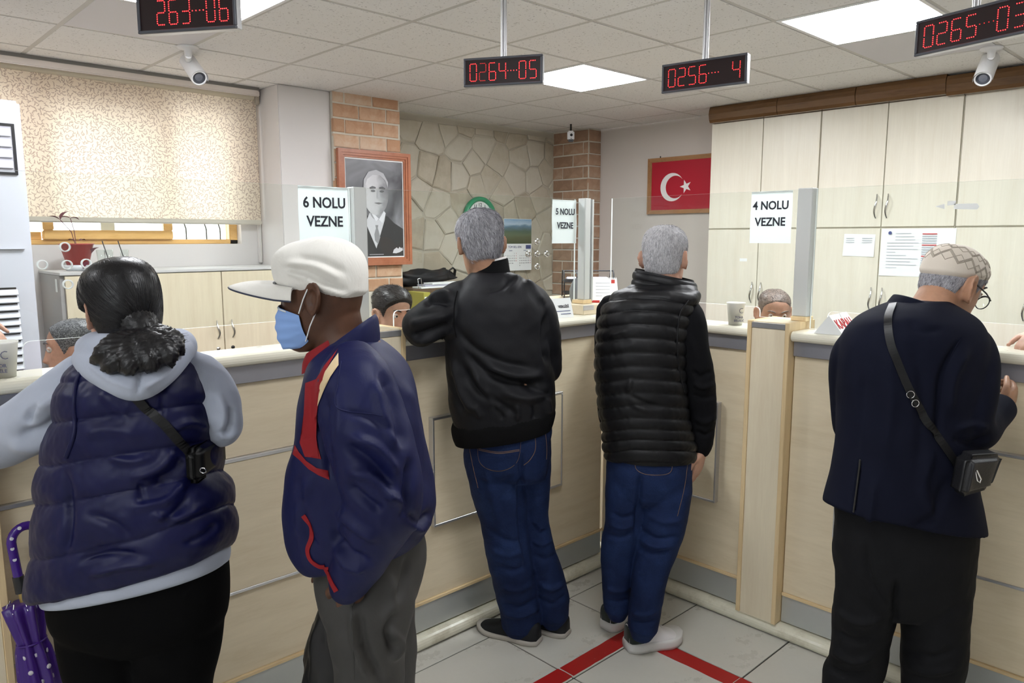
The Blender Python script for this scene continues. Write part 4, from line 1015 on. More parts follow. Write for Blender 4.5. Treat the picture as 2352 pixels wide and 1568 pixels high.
tag(G().bbox(3.283, 3.350, 4.36, 4.595, 0, TZ - .242, .002).obj('wooden_stand', M_BRN), 'narrow dark wooden stand under the yellow green binder', 'stand')
bg = thing('black_bag', 'slumped black bag lying on the brown cupboard', 'bag', (3.68, 4.865, TZ))
bm = bmesh.new(); bmesh.ops.create_icosphere(bm, subdivisions=4, radius=1)
for v in bm.verts:
    p = v.co.copy(); n_ = noise.noise(p * 2.3) * .25 + noise.noise(p * 6) * .09
    k = 1 + n_; x = p.x * .30 * k; z = max(0, .065 + p.z * .065 * k * (1.0 - .25 * p.x)); v.co = (x, p.y * .07 * k, z + (.035 * math.exp(-((x - .22) / .05) ** 2) if p.z > 0 else 0))
g = G(); g.smooth = True; g.bm(bm); g.obj('bag_body', mat('black nylon', (.012, .012, .014), .55), bg)
G().tube([(.18, -.04, .10), (.24, -.06, .14), (.28, -.04, .12), (.29, -.01, .06)], .014, 8, flat=.4).obj('strap', mat('black nylon'), bg)
pl = thing('paper_stack', 'loose white papers and files on the brown cupboard', 'papers', (3.64, 4.635, TZ))
for k, (w, r) in enumerate(((.40, .04), (.36, -.05), (.30, .02))):
    o = G().bbox(-w / 2, w / 2, -.03, .08, 0, .012, .001).obj('file', M_PAPER if k != 1 else mat('grey papers'), pl); o.location = (.03 * k, 0, k * .013); o.rotation_euler = (0, 0, r)
wr = thing('wire_book_end', 'small bent wire book end on the brown cupboard', 'book end', (3.435, 4.60, TZ + .0005))
G().tube([(-.015, .0, 0), (-.025, 0, .075), (.005, 0, .08), (.02, .0, .003)], .0028, 6).obj('wire', M_CHROME, wr)

# red tape on the floor
M_TAPE = mat('worn red tape', (.42, .012, .012), .45)
_sp = noise_tex(M_TAPE, coords(M_TAPE), 34, 3, .6); setc(M_TAPE, mixc(M_TAPE, (.42, .012, .012, 1), (.60, .50, .45, 1), ramp(M_TAPE, _sp, [(.70, (0, 0, 0)), (.73, (1, 1, 1))])))
def tape(lab, corners):
    t = thing('floor_tape', lab, 'tape')
    for k, q in enumerate(corners):
        P = []
        for i in range(4):
            a, b = q[i], q[(i + 1) % 4]; n = 14 if math.hypot(b[0] - a[0], b[1] - a[1]) > .15 else 2
            for s in range(n):
                u = s / n; P.append((a[0] + (b[0] - a[0]) * u + random.uniform(-.0012, .0012), a[1] + (b[1] - a[1]) * u + random.uniform(-.0012, .0012), .0004))
        G().prism(P, (0, 0, .0006)).obj('tape_strip', M_TAPE, t)
tx1 = fx0 - .008
ty_ = fy0 - FYS
tape('red floor tape running toward the woman along the floor joint', [[(fx0 - FXS + .006, ty_ + .006), (fx0 - .004, ty_ + .006), (fx0 - .004, ty_ + .082), (fx0 - FXS + .006, ty_ + .078)], [(fx0 - 2 * FXS, ty_ + .005), (fx0 - FXS + .0, ty_ + .005), (fx0 - FXS + .0, ty_ + .080), (fx0 - 2 * FXS, ty_ + .08)]])
tape('red floor tape running toward the blazer man along the floor joint', [[(fx0 - .085, ty_ - FYS + .004), (fx0 - .008, ty_ - FYS + .004), (fx0 - .008, ty_ - .004), (fx0 - .085, ty_ - .004)], [(fx0 - .082, ty_ - 2 * FYS + .004), (fx0 - .006, ty_ - 2 * FYS + .004), (fx0 - .006, ty_ - FYS), (fx0 - .082, ty_ - FYS)]])

# ------------------------------------------------------------------ figure modelling kit
from mathutils.bvhtree import BVHTree
from mathutils.geometry import delaunay_2d_cdt
RZ_VIEW = math.atan2(RGT[1], RGT[0])
def catmull(P, n):
    """open Catmull-Rom through rows of P, n samples"""
    P = np.asarray(P, float); m = len(P)
    if m == 2: t = np.linspace(0, 1, n)[:, None]; return P[0] * (1 - t) + P[1] * t
    Q = np.vstack([2 * P[0] - P[1], P, 2 * P[-1] - P[-2]]); u = np.linspace(0, m - 1 - 1e-9, n); i = u.astype(int); t = (u - i)[:, None]
    a, b, c, d = Q[i], Q[i + 1], Q[i + 2], Q[i + 3]
    return .5 * ((2 * b) + (c - a) * t + (2 * a - 5 * b + 4 * c - d) * t * t + (3 * b - a - 3 * c + d) * t ** 3)
def grid_faces(nl, ns, cap=True):
    f = [(i * ns + k, i * ns + (k + 1) % ns, (i + 1) * ns + (k + 1) % ns, (i + 1) * ns + k) for i in range(nl - 1) for k in range(ns)]
    if cap: f += [tuple(range(ns - 1, -1, -1)), tuple(range((nl - 1) * ns, nl * ns))]
    return f
def loft(rings, nl=40, ns=48, cap=True):
    """rings: rows of (centre3, a3, b3, exponent)"""
    R = catmull(np.array([np.concatenate([r[0], r[1], r[2], [r[3]]]) for r in rings]), nl)
    th = np.arange(ns) * 2 * math.pi / ns; c, s = np.cos(th), np.sin(th); vs = []
    for r in R:
        e = r[9]; cc = np.sign(c) * np.abs(c) ** e; ss = np.sign(s) * np.abs(s) ** e
        vs.append(r[0:3] + np.outer(cc, r[3:6]) + np.outer(ss, r[6:9]))
    g = G(); g.smooth = True; g.add(np.vstack(vs), grid_faces(nl, ns, cap)); return g
def limb(pts, radii, nl=28, ns=20, flat=1.0, side=None):
    """tapering tube; round ends"""
    P = catmull(pts, nl); Rr = catmull(np.array(radii, float)[:, None], nl)[:, 0]
    t0 = P[1] - P[0]; t0 /= np.linalg.norm(t0)
    a = np.array(side, float) if side is not None else np.cross(t0, [0, 0, 1] if abs(t0[2]) < .9 else [0, 1, 0])
    out = []; th = np.arange(ns) * 2 * math.pi / ns
    ends = [(0, .0, -.95), (0, .6, -.75)], [(-1, .6, .75), (-1, .0, .95)]
    T = np.gradient(P, axis=0); T /= np.linalg.norm(T, axis=1)[:, None]
    fr = []
    for i in range(nl):
        a = a - T[i] * a.dot(T[i]); a /= np.linalg.norm(a); fr.append((a, np.cross(T[i], a)))
    def ringp(i, k, off):
        A, B = fr[i]; r = Rr[i] * k + 1e-4
        return P[i] + T[i] * off * Rr[i] + np.outer(np.cos(th) * r, A) + np.outer(np.sin(th) * r * flat, B)
    for i, k, o in ends[0]: out.append(ringp(i, k, o))
    for i in range(nl): out.append(ringp(i, 1, 0))
    for i, k, o in ends[1]: out.append(ringp(i, k, o))
    g = G(); g.smooth = True; g.add(np.vstack(out), grid_faces(nl + 4, ns)); return g
def join(*gs):
    g = G(); g.smooth = True
    for q in gs:
        o = len(g.v); g.v += q.v; g.f += [tuple(o + i for i in f) for f in q.f]; g.m += [0] * len(q.f); g.sm += [True] * len(q.f)
    return g
def fuse(name, g, voxel, smooth=4, factor=.5):
    """voxel-merge overlapping closed shapes into one continuous surface"""
    me = g.mesh(name, []); o = bpy.data.objects.new(name, me); COL.objects.link(o)
    m = o.modifiers.new('r', 'REMESH'); m.mode = 'VOXEL'; m.voxel_size = voxel; m.use_smooth_shade = True
    if smooth: s = o.modifiers.new('s', 'SMOOTH'); s.factor = factor; s.iterations = smooth
    dg = bpy.context.evaluated_depsgraph_get(); dg.update()
    out = bpy.data.meshes.new_from_object(o.evaluated_get(dg)); bpy.data.objects.remove(o); bpy.data.meshes.remove(me)
    out.name = name; out.polygons.foreach_set('use_smooth', [True] * len(out.polygons)); return out
def vco(me):
    a = np.empty(len(me.vertices) * 3); me.vertices.foreach_get('co', a); return a.reshape(-1, 3)
def vno(me):
    a = np.empty(len(me.vertices) * 3); me.vertex_normals.foreach_get('vector', a); return a.reshape(-1, 3)
def setv(me, co): me.vertices.foreach_set('co', np.ascontiguousarray(co).ravel()); me.update()
def waves(co, seed, freq, amp, aniso=(1, 1, 1), n=10):
    r = np.random.RandomState(seed); d = np.zeros(len(co))
    for _ in range(n):
        k = r.normal(size=3) * freq * np.array(aniso); d += np.sin(co @ k + r.uniform(0, 6.28))
    return d * amp / math.sqrt(n)

class Person:
    def __init__(s, label, lat, fh, group=None):
        w = RGT * lat + FH * fh; s.lat, s.fh = lat, fh; s.B = np.array([w[0], w[1], 0.0])
        s.root = thing('person', label, 'person', (w[0], w[1], 0), RZ_VIEW, group)
        s.eye = s.loc(EYE)
    def loc(s, P):
        d = np.asarray(P) - s.B; return np.array([d @ RGT, d @ FH, d[2]])
    def world(s, p): p = np.asarray(p); return s.B + RGT * p[0] + FH * p[1] + np.array([0, 0, p[2]])
    def ray(s, px, py):
        d = FWD * CAM_F + RGT * (px - 1176) - UPV * (py - 784); return np.array([d @ RGT, d @ FH, d[2]])
    def L(s, px, py, v=0.0):
        """local point seen at a pixel, v metres farther than the figure's axis"""
        d = s.ray(px, py); return s.eye + d * (s.fh + v) / d[1]
    def mpp(s, p): return ((s.world(p) - EYE) @ FWD) / CAM_F
    def row(s, y, xl, xr, b, v=0.0, yaw=0.0, e=.9, tx=0.0, ty=0.0):
        c = s.L((xl + xr) / 2, y, v); a = (xr - xl) / 2 * s.mpp(c)
        return (c, np.array([math.cos(yaw) * a, math.sin(yaw) * a, tx * a]), np.array([-math.sin(yaw) * b, math.cos(yaw) * b, ty * b]), e)
    def pix(s, co):
        """pixels of local points"""
        w = s.B + np.outer(co[:, 0], RGT) + np.outer(co[:, 1], FH) + np.outer(co[:, 2], [0, 0, 1]) - EYE
        z = w @ FWD; return np.stack([1176 + CAM_F * (w @ RGT) / z, 784 - CAM_F * (w @ UPV) / z], 1)
    def facing(s, co, no):
        d = co - s.eye; d /= np.linalg.norm(d, axis=1)[:, None]; return np.clip(-(d * no).sum(1) * 2.2 + .15, 0, 1)
    def folds(s, me, strokes, gain=1.6):
        """press or raise cloth along strokes (pixel polyline, width px, height m)"""
        co, no = vco(me), vno(me); px = s.pix(co); fc = s.facing(co, no); D = np.zeros(len(co))
        for st in strokes:
            pts, w, h = st[0], st[1], st[2]; q = catmull(np.array(pts, float), max(2, 6 * (len(pts) - 1)))
            best = np.full(len(co), 1e9); tp = np.zeros(len(co)); n = len(q) - 1
            for i in range(n):
                a, b = q[i], q[i + 1]; ab = b - a; L2 = ab @ ab + 1e-9
                t = np.clip(((px - a) @ ab) / L2, 0, 1); dd = np.hypot(*(px - a - t[:, None] * ab).T)
                k = dd < best; best[k] = dd[k]; tp[k] = (i + t[k]) / n
            taper = np.minimum(1, np.minimum(tp, 1 - tp) * 5 + .12)
            D += gain * h * np.exp(-(best / w) ** 2) * taper
        setv(me, co + no * (D * fc)[:, None])
    def quilt(s, me, seams, h, p=.55, mask=None):
        """puffed bands between seam lines given as pixel polylines (top to bottom)"""
        co, no = vco(me), vno(me); px = s.pix(co)
        Y = np.stack([np.interp(px[:, 0], [q[0] for q in sm], [q[1] for q in sm]) for sm in seams], 1)
        y = px[:, 1]; d = np.zeros(len(co))
        for i in range(len(seams) - 1):
            a, b = Y[:, i], Y[:, i + 1]; k = (y >= a) & (y < b); t = (y[k] - a[k]) / (b[k] - a[k]); d[k] = np.sin(np.pi * t) ** p * h
        if mask is not None: d *= mask(co, px)
        setv(me, co + no * d[:, None])
    def bvh(s, me): return BVHTree.FromPolygons([v.co for v in me.vertices], [p.vertices for p in me.polygons])
    def hit(s, bv, px, py):
        o = Vector(s.eye); d = Vector(s.ray(px, py)).normalized(); l, n, i, t = bv.ray_cast(o, d)
        if l is None: return None
        if n.dot(d) > 0: n = -n
        return l, n
    def drape(s, bv, pts, off=.002, n=None):
        q = catmull(np.array(pts, float), n or 10 * (len(pts) - 1) + 1); P, N = [], []
        for a in q:
            h = s.hit(bv, *a)
            if h: P.append(h[0] + h[1] * off); N.append(h[1])
        if len(P) > 4:
            for _ in range(2):
                P = [P[0]] + [(P[i - 1] + P[i] * 2 + P[i + 1]) / 4 for i in range(1, len(P) - 1)] + [P[-1]]
                N = [N[0]] + [((N[i - 1] + N[i] * 2 + N[i + 1]) / 4).normalized() for i in range(1, len(N) - 1)] + [N[-1]]
        return P, N
    def band(s, bv, pts, w, t, name, mt, off=.002, parent=None):
        P, N = s.drape(bv, pts, off)
        return G().ribbon(P, N, w, t).obj(name, mt, parent or s.root)
    def seam(s, bv, pts, r, name, mt, parent=None, off=.0):
        P, N = s.drape(bv, pts, off)
        return G().tube(P, r, 6).obj(name, mt, parent or s.root) if len(P) > 2 else None
    def patch(s, bv, poly, step, off, name, mt, parent=None):
        """crisp-edged piece of cloth lying on a garment, outline given in pixels"""
        poly = [tuple(p) for p in catmull(np.array(poly + [poly[0]], float), len(poly) * 5)[:-1]] if len(poly) > 4 and step > 0 else [tuple(p) for p in poly]
        xs, ys = [p[0] for p in poly], [p[1] for p in poly]; pts = [Vector(p) for p in poly]; n0 = len(pts); step = abs(step)
        def inside(x, y):
            c = False
            for i in range(n0):
                (x1, y1), (x2, y2) = poly[i], poly[(i + 1) % n0]
                if (y1 > y) != (y2 > y) and x < (x2 - x1) * (y - y1) / (y2 - y1) + x1: c = not c
            return c
        x = min(xs) + step / 2
        while x < max(xs):
            yy = min(ys) + step / 2
            while yy < max(ys):
                if inside(x, yy): pts.append(Vector((x, yy)))
                yy += step
            x += step
        r = delaunay_2d_cdt(pts, [(i, (i + 1) % n0) for i in range(n0)], [], 1, 1e-3)
        hv = []
        for q in r[0]:
            h = s.hit(bv, q[0], q[1]); hv.append(None if h is None else h[0] + h[1] * off)
        idx = {}; g = G(); g.smooth = True; vs = []
        for i, h in enumerate(hv):
            if h is not None: idx[i] = len(vs); vs.append(h)
        fs = [tuple(idx[i] for i in f) for f in r[2] if all(i in idx for i in f) and max((vs[idx[a]] - vs[idx[b]]).length for a in f for b in f) < .08]
        return g.add(vs, fs).obj(name, mt, parent or s.root, fixn=False)
    def put(s, name, me, mt, parent=None):
        me.materials.clear(); me.materials.append(mt); return link(name, me, parent or s.root)

# head -----------------------------------------------------------------
HEAD = [(-.118, .072, .030, .022), (-.108, .086, .004, .036), (-.09, .089, -.030, .048), (-.066, .088, -.060, .058), (-.04, .089, -.080, .064), (-.01, .089, -.092, .068), (.02, .090, -.099, .071), (.05, .091, -.101, .0735), (.075, .085, -.097, .0715), (.096, .070, -.085, .063), (.111, .046, -.064, .047), (.120, .018, -.036, .027), (.123, -.005, -.013, .006)]
def head_frame(c, psi, bow=0, roll=0):
    """axes of a head: psi turns left from looking straight away, bow tips the face down"""
    f = np.array([-math.sin(psi), math.cos(psi), 0]); r = np.array([math.cos(psi), math.sin(psi), 0]); u = np.array([0, 0, 1.0])
    f, u = f * math.cos(bow) - u * math.sin(bow), u * math.cos(bow) + f * math.sin(bow)
    r, u = r * math.cos(roll) + u * math.sin(roll), u * math.cos(roll) - r * math.sin(roll)
    return np.asarray(c, float), r, f, u
def hx(F, p):
    p = np.atleast_2d(np.asarray(p, float)); return F[0] + np.outer(p[:, 0], F[1]) + np.outer(p[:, 1], F[2]) + np.outer(p[:, 2], F[3])
def head_local(nl=64, ns=72, grow=0.0):
    R = catmull(np.array(HEAD), nl); th = np.arange(ns) * 2 * math.pi / ns; vs = []
    for z, f, b, w in R:
        cy, hd = (f + b) / 2, (f - b) / 2
        c, s_ = np.cos(th), np.sin(th)
        e = .92 if z > -.05 else .88
        x = np.sign(c) * np.abs(c) ** e * w; y = cy + np.sign(s_) * np.abs(s_) ** e * hd
        vs.append(np.stack([x, y, np.full(ns, z)], 1))
    return np.vstack(vs), nl, ns
def face_shape(v, nose=1.0):
    """push face features out of the plain head"""
    x, y, z = v.T; fr = np.clip((y - .02) / .05, 0, 1)
    g = lambda x0, z0, sx, sz: np.exp(-((x - x0) / sx) ** 2 - ((z - z0) / sz) ** 2)
    d = np.zeros(len(v))
    t = np.clip((.032 - z) / .062, 0, 1.0); ridge = np.where((z > -.036) & (z < .035), (.004 + .020 * t ** 1.3), 0)
    d += nose * ridge * np.exp(-(x / (.009 + .006 * t)) ** 2) * np.clip((z + .042) / .010, 0, 1)
    d += nose * .007 * (g(.014, -.028, .007, .008) + g(-.014, -.028, .007, .008))
    for sg in (-1, 1):
        d += .006 * g(sg * .030, .040, .02, .008) - .0105 * g(sg * .032, .020, .015, .010) + .005 * g(sg * .032, .019, .009, .006) + .004 * g(sg * .046, -.012, .018, .016)
    d += .0075 * g(0, -.056, .020, .0055) + .008 * g(0, -.068, .017, .006) - .006 * g(0, -.0615, .022, .0028) - .004 * g(0, -.080, .022, .007) + .008 * g(0, -.103, .018, .011)
    v = v.copy(); v[:, 1] += d * fr; return v
def ear_shape(side):
    """ear in head space, side +1 right, -1 left; closed shell"""
    n, m = 40, 9; prof = [(0, -.002), (.25, -.004), (.45, -.003), (.58, .005), (.68, .006), (.78, .002), (.88, .008), (.97, .008), (1.0, .002)]
    vs = []
    for r, h in prof:
        for k in range(n):
            a = 2 * math.pi * k / n; ca, sa = math.cos(a), math.sin(a)
            w = .0205 * (1 + .14 * sa) * r; hh = .0345 * r
            y = ca * w - .006 * sa * r; z = sa * hh; lobe = max(0, -sa - .5) * r
            out = h * (1 - .9 * max(0, ca - .45)) + .013 * (1 - ca * r) * .72
            vs.append((side * (.0705 + out - .004 * lobe), -.012 + y * (1 - .25 * lobe), .002 + z))
    back = [(side * .064, -.012 + math.cos(2 * math.pi * k / n) * .012, .002 + math.sin(2 * math.pi * k / n) * .024) for k in range(n)]
    vs += back; m += 1
    fs = [(i * n + k, i * n + (k + 1) % n, (i + 1) * n + (k + 1) % n, (i + 1) * n + k) for i in range(m - 1) for k in range(n)]
    fs.append(tuple(range((m - 1) * n, m * n)))
    return np.array(vs), fs
def head_geo(F, nose=1.0, ears=(1, -1), scale=1.0, es=1.0):
    v, nl, ns = head_local(); v = face_shape(v, nose) * scale
    g = G(); g.smooth = True; g.add(hx(F, v), grid_faces(nl, ns))
    for sd in ears:
        ev, ef = ear_shape(sd); e0 = np.array([sd * .066, -.012, .002]); g.add(hx(F, (e0 + (ev - e0) * (es if np.isscalar(es) else es[0 if sd > 0 else 1])) * scale), ef)
    return g
def hair_cap(F, line, thick, seed=1, scale=1.0, rough=.002, nl=90, ns=110, freq=60):
    """shell of hair over the skull; line(v) > 0 where hair grows (metres from the hairline)"""
    v, nl, ns = head_local(nl, ns); m = line(v); k = np.clip(m / .012, 0, 1) ** .6
    c = np.array([0, -.004, .01]); n = v - c; n /= np.linalg.norm(n, axis=1)[:, None]
    th = thick(v) if callable(thick) else thick
    d = -.003 + k * (th + .003) + k * waves(v, seed, freq, rough); w = (v + n * d[:, None]) * scale
    f = [q for q in grid_faces(nl, ns, False) if max(m[i] for i in q) > -.004] + [tuple(range((nl - 1) * ns, nl * ns))]
    used = sorted({i for q in f for i in q}); mp = {o: i for i, o in enumerate(used)}
    g = G(); g.smooth = True; g.add(hx(F, w[used]), [tuple(mp[i] for i in q) for q in f]); return g
def strands(me, count, length, width, flow, seed=1, lift=.35, jitter=.3):
    """short hair blades on a hair shell"""
    r = np.random.RandomState(seed); co = vco(me); P = [p.vertices[:] for p in me.polygons]; ar = np.array([p.area for p in me.polygons]); no = np.array([p.normal[:] for p in me.polygons])
    idx = r.choice(len(P), count, p=ar / ar.sum()); vs = []; fs = []
    for i in idx:
        q = co[list(P[i][:4])]; w = r.dirichlet([1] * len(q)); p = w @ q; n = no[i]
        d = flow(p, n); d = d - n * d.dot(n); d = d / (np.linalg.norm(d) + 1e-9) + n * lift + r.normal(size=3) * jitter; d /= np.linalg.norm(d)
        L = length * r.uniform(.6, 1.25); sd = np.cross(d, n + r.normal(size=3) * .4); sd /= np.linalg.norm(sd) + 1e-9
        o = len(vs); vs += [p - sd * width, p + sd * width, p + d * L * .6 + sd * width * .7 - n * L * .05, p + d * L - n * L * .12]; fs += [(o, o + 1, o + 2), (o, o + 2, o + 3)]
    g = G(); g.add(vs, fs); g.tone = np.repeat(r.uniform(0, 1, count), 4); return g
def strand_obj(me, count, length, width, flow, seed, lift, jit, mt, parent):
    g = strands(me, count, length, width, flow, seed, lift, jit); o = g.obj('hair_strands', mt, parent, False); o['kind'] = 'stuff'
    at = o.data.attributes.new('tone', 'FLOAT', 'POINT'); at.data.foreach_set('value', g.tone.astype(np.float32)); return o
def strand_mat(name, stops, rough=.5):
    if name in MATS: return MATS[name]
    m = mat(name, stops[0][1], rough, spec=.3); n, l = nt(m); a = n.new('ShaderNodeAttribute'); a.attribute_name = 'tone'; setc(m, ramp(m, a.outputs['Fac'], stops)); return m
def eyes(per, F, scale=1.0, brow_mat=None):
    for sx in (-1, 1):
        c = hx(F, [[sx * .031 * scale, .0795 * scale, .019 * scale]])[0]; b = bmesh.new(); bmesh.ops.create_uvsphere(b, u_segments=14, v_segments=10, radius=.0118 * scale)
        for v in b.verts: v.co += Vector(c)
        g = G(); g.smooth = True; g.bm(b); e = g.obj('eye', mat('eye white', (.62, .58, .55), .25), per.root)
        i = hx(F, [[sx * .031 * scale, .0912 * scale, .0185 * scale]])[0]
        G().lathe([(.0055 * scale, -.0012), (.004 * scale, .0), (0, .0006)], i, F[2], 14).obj('iris', mat('dark iris', (.02, .012, .008), .15), e)
        lid = []
        for k in range(9):
            a = math.pi * k / 8; lid.append(hx(F, [[(sx * .031 + .0145 * math.cos(a)) * scale, (.0885 - .010 * abs(math.cos(a)) ** 2) * scale, (.019 + .0055 * math.sin(a)) * scale]])[0])
        G().tube(lid, .0020 * scale, 6).obj('eyelid', per.skin, per.root)
        if brow_mat:
            bp = [hx(F, [[sx * (.014 + .036 * t) * scale, (.0985 - .016 * t * t) * scale, (.040 + .007 * math.sin(t * 2.6)) * scale]])[0] for t in np.linspace(0, 1, 8)]
            G().tube(bp, [.0028 * scale, .0036 * scale, .0038 * scale, .0038 * scale, .0034 * scale, .003 * scale, .0022 * scale, .001 * scale], 6).obj('eyebrow', brow_mat, per.root)

# hand -----------------------------------------------------------------
def hand_geo(wrist, fwd, palm_n, side, curl=.5, scale=1.0, spread=.06, thumb_in=.5):
    """palm and five fingers; fwd = wrist to knuckles, palm_n = out of the palm, side = +1 thumb lies along fwd x palm_n"""
    w = np.array(wrist, float); f = np.array(fwd, float); f /= np.linalg.norm(f); n = np.array(palm_n, float); n -= f * n.dot(f); n /= np.linalg.norm(n); s_ = np.cross(f, n) * side
    S = scale; gs = []
    gs.append(loft([(w - f * .02 * S, s_ * .026 * S, n * .020 * S, .9), (w, s_ * .027 * S, n * .018 * S, .9), (w + f * .03 * S, s_ * .036 * S, n * .016 * S, .85), (w + f * .065 * S, s_ * .041 * S, n * .014 * S, .8), (w + f * .092 * S, s_ * .040 * S, n * .011 * S, .8), (w + f * .098 * S, s_ * .034 * S, n * .006 * S, .8)], 14, 20))
    for k, (o, L, r) in enumerate(((.0305, .072, .0088), (.0105, .080, .0092), (-.0105, .074, .0088), (-.0300, .058, .0078))):
        p = w + f * (.088 - .006 * abs(k - 1)) * S + s_ * o * S; d = f + s_ * (o * spread / .03); d /= np.linalg.norm(d); a = 0; P = [p - f * .015 * S, p]
        for seg, c in ((.45, .55), (.31, 1.0), (.24, .8)):
            a += c * curl; dd = d * math.cos(a) + n * math.sin(a); p = p + dd * L * seg * S; P.append(p)
        gs.append(limb(P, [r * S, r * 1.08 * S, r * S, r * .92 * S, r * .72 * S], 16, 10))
    p = w + f * .02 * S + s_ * .024 * S; d1 = f * .65 + s_ * .75 + n * .25 * thumb_in; d1 /= np.linalg.norm(d1); d2 = f * .85 + s_ * (.45 - .5 * thumb_in) + n * .5 * thumb_in; d2 /= np.linalg.norm(d2)
    gs.append(limb([p - d1 * .012 * S, p + d1 * .022 * S, p + d1 * .044 * S, p + d1 * .044 * S + d2 * .030 * S, p + d1 * .044 * S + d2 * .052 * S], [.013 * S, .0135 * S, .0105 * S, .0098 * S, .0075 * S], 16, 10))
    return join(*gs)

# figure materials ------------------------------------------------------
def skin(name, c, c2=None):
    if name in MATS: return MATS[name]
    m = mat(name, c, .48, spec=.4); v = coords(m); a = noise_tex(m, v, 24, 5, .65); c2 = c2 or tuple(x * .78 for x in c)
    setc(m, ramp(m, a, [(.3, c2), (.6, c), (.8, tuple(min(1, x * 1.08) for x in c))])); setn(m, bump(m, noise_tex(m, v, 160, 3), .12, .002))
    b = m.node_tree.nodes['Principled BSDF']; b.inputs['Subsurface Weight'].default_value = .08; b.inputs['Subsurface Radius'].default_value = (.01, .004, .002); return m
def cloth(name, c=(.5, .5, .5), rough=.7, sheen=.0, weave=420, wb=.12, vary=.12, wr=.0, spec=.3):
    if name in MATS: return MATS[name]
    m = mat(name, c, rough, sheen=sheen, spec=spec); v = coords(m); a = noise_tex(m, v, 7, 4, .6)
    setc(m, ramp(m, a, [(.3, tuple(x * (1 - vary) for x in c)), (.7, tuple(min(1, x * (1 + vary)) for x in c))]))
    nb = bump(m, noise_tex(m, v, weave, 2, .5), wb, .001)
    if wr: nb = bump(m, noise_tex(m, coords(m, scale=(1, 1, .6)), 13, 4, .55, .7), wr, .02, nb)
    setn(m, nb); return m
def hair_mat(name, stops, rough=.45, scale=(220, 220, 220)):
    if name in MATS: return MATS[name]
    m = mat(name, stops[0][1], rough, spec=.4); a = noise_tex(m, coords(m, scale=scale), 1.0, 2, .6)
    big = noise_tex(m, coords(m), 12, 3, .6)
    setc(m, ramp(m, mth(m, 'ADD', mth(m, 'MULTIPLY', a, .75), mth(m, 'MULTIPLY', big, .3)), stops)); setn(m, bump(m, a, .4, .003)); return m
M_NAVY_NYLON = cloth('navy nylon', (.0034, .0046, .040), .45, .0, 500, .05, .15, .12, .28)
M_NAVY_JACKET = cloth('navy jacket cloth', (.0046, .0066, .044), .55, .0, 500, .06, .1, .12, .24)
M_BOMBER = cloth('black jacket cloth', (.0058, .006, .0082), .6, .0, 600, .05, .15, .15, .28)
M_RIB = cloth('black ribbed knit', (.0045, .0045, .005), .9, .0, 300, .3, .1, 0, .15)
M_PUFF = cloth('black quilted nylon', (.0036, .0036, .0048), .5, .0, 500, .04, .1, .12, .32)
M_SWEAT = cloth('black sweater', (.0042, .0042, .0055), .85, .0, 300, .2, .1, .1, .15)
M_HOODIE = cloth('light blue grey fleece', (.36, .39, .47), .9, .1, 260, .15, .06, .1)
M_BLAZER = cloth('dark navy wool', (.0036, .0046, .0125), .85, .0, 500, .12, .12, .05, .15)
M_BTROUSER = cloth('charcoal trouser wool', (.0045, .0047, .0058), .8, .0, 500, .1, .15, .12, .2)
M_GTROUSER = cloth('grey trouser cloth', (.040, .0385, .037), .6, .0, 500, .08, .12, .12, .3)
M_LEGGING = cloth('black stretch trouser', (.0018, .0018, .002), .9, .0, 400, .1, .1, 0, .1)
M_DENIM = mat('blue denim', (.03, .06, .16), .8, spec=.2)
_v = coords(M_DENIM); _a = noise_tex(M_DENIM, _v, 5, 5, .6); _b = noise_tex(M_DENIM, coords(M_DENIM, scale=(600, 600, 160)), 1, 2)
setc(M_DENIM, ramp(M_DENIM, mth(M_DENIM, 'ADD', mth(M_DENIM, 'MULTIPLY', _a, .75), mth(M_DENIM, 'MULTIPLY', _b, .25)), [(.32, (.0045, .0095, .036)), (.52, (.0085, .0185, .066)), (.72, (.020, .042, .125))]))
setn(M_DENIM, bump(M_DENIM, noise_tex(M_DENIM, coords(M_DENIM, scale=(1, 1, 1.8)), 16, 4, .6, .6), .25, .015, bump(M_DENIM, _b, .15, .001)))
M_STITCH = mat('orange stitching', (.20, .115, .055), .7)
M_REDCLOTH = cloth('red cloth', (.21, .006, .010), .7); M_CREAMCLOTH = cloth('cream cloth', (.55, .42, .25), .6, .1)
M_STRAP = mat('black leather strap', (.006, .006, .0065), .45, spec=.3)
M_GREYHAIR = hair_mat('grey hair', [(.30, (.10, .10, .11)), (.5, (.22, .215, .235)), (.7, (.40, .39, .42))], .6, (120, 120, 30))
M_WHITEHAIR = hair_mat('white grey hair', [(.28, (.20, .195, .20)), (.5, (.36, .35, .36)), (.7, (.50, .49, .50))], .6, (120, 120, 30))
S_GREY = strand_mat('grey hair strands', [(0, (.05, .05, .056)), (.4, (.22, .215, .235)), (1, (.62, .61, .65))]); S_WHITE = strand_mat('white hair strands', [(0, (.12, .12, .13)), (.4, (.36, .355, .37)), (1, (.72, .71, .74))])
M_DARKHAIR = hair_mat('black hair', [(.3, (.004, .004, .005)), (.7, (.020, .018, .020))], .3, (160, 160, 20))
SK_MED = skin('tan skin', (.40, .215, .135)); SK_DARK = skin('deep brown skin', (.088, .038, .021)); SK_PALE = skin('light skin', (.52, .29, .205))
def short_line(nape=-.05, side=-.0, front=.075, top=.07):
    """hairline of a man's short cut"""
    def f(v):
        x, y, z = v.T
        lim = np.interp(y, [-.10, -.05, -.03, -.012, .012, .03, .05, .075, .10], [nape, nape, nape + .012, .028, .030, .0, .045, top - .01, top + .03]); return z - lim
    return f
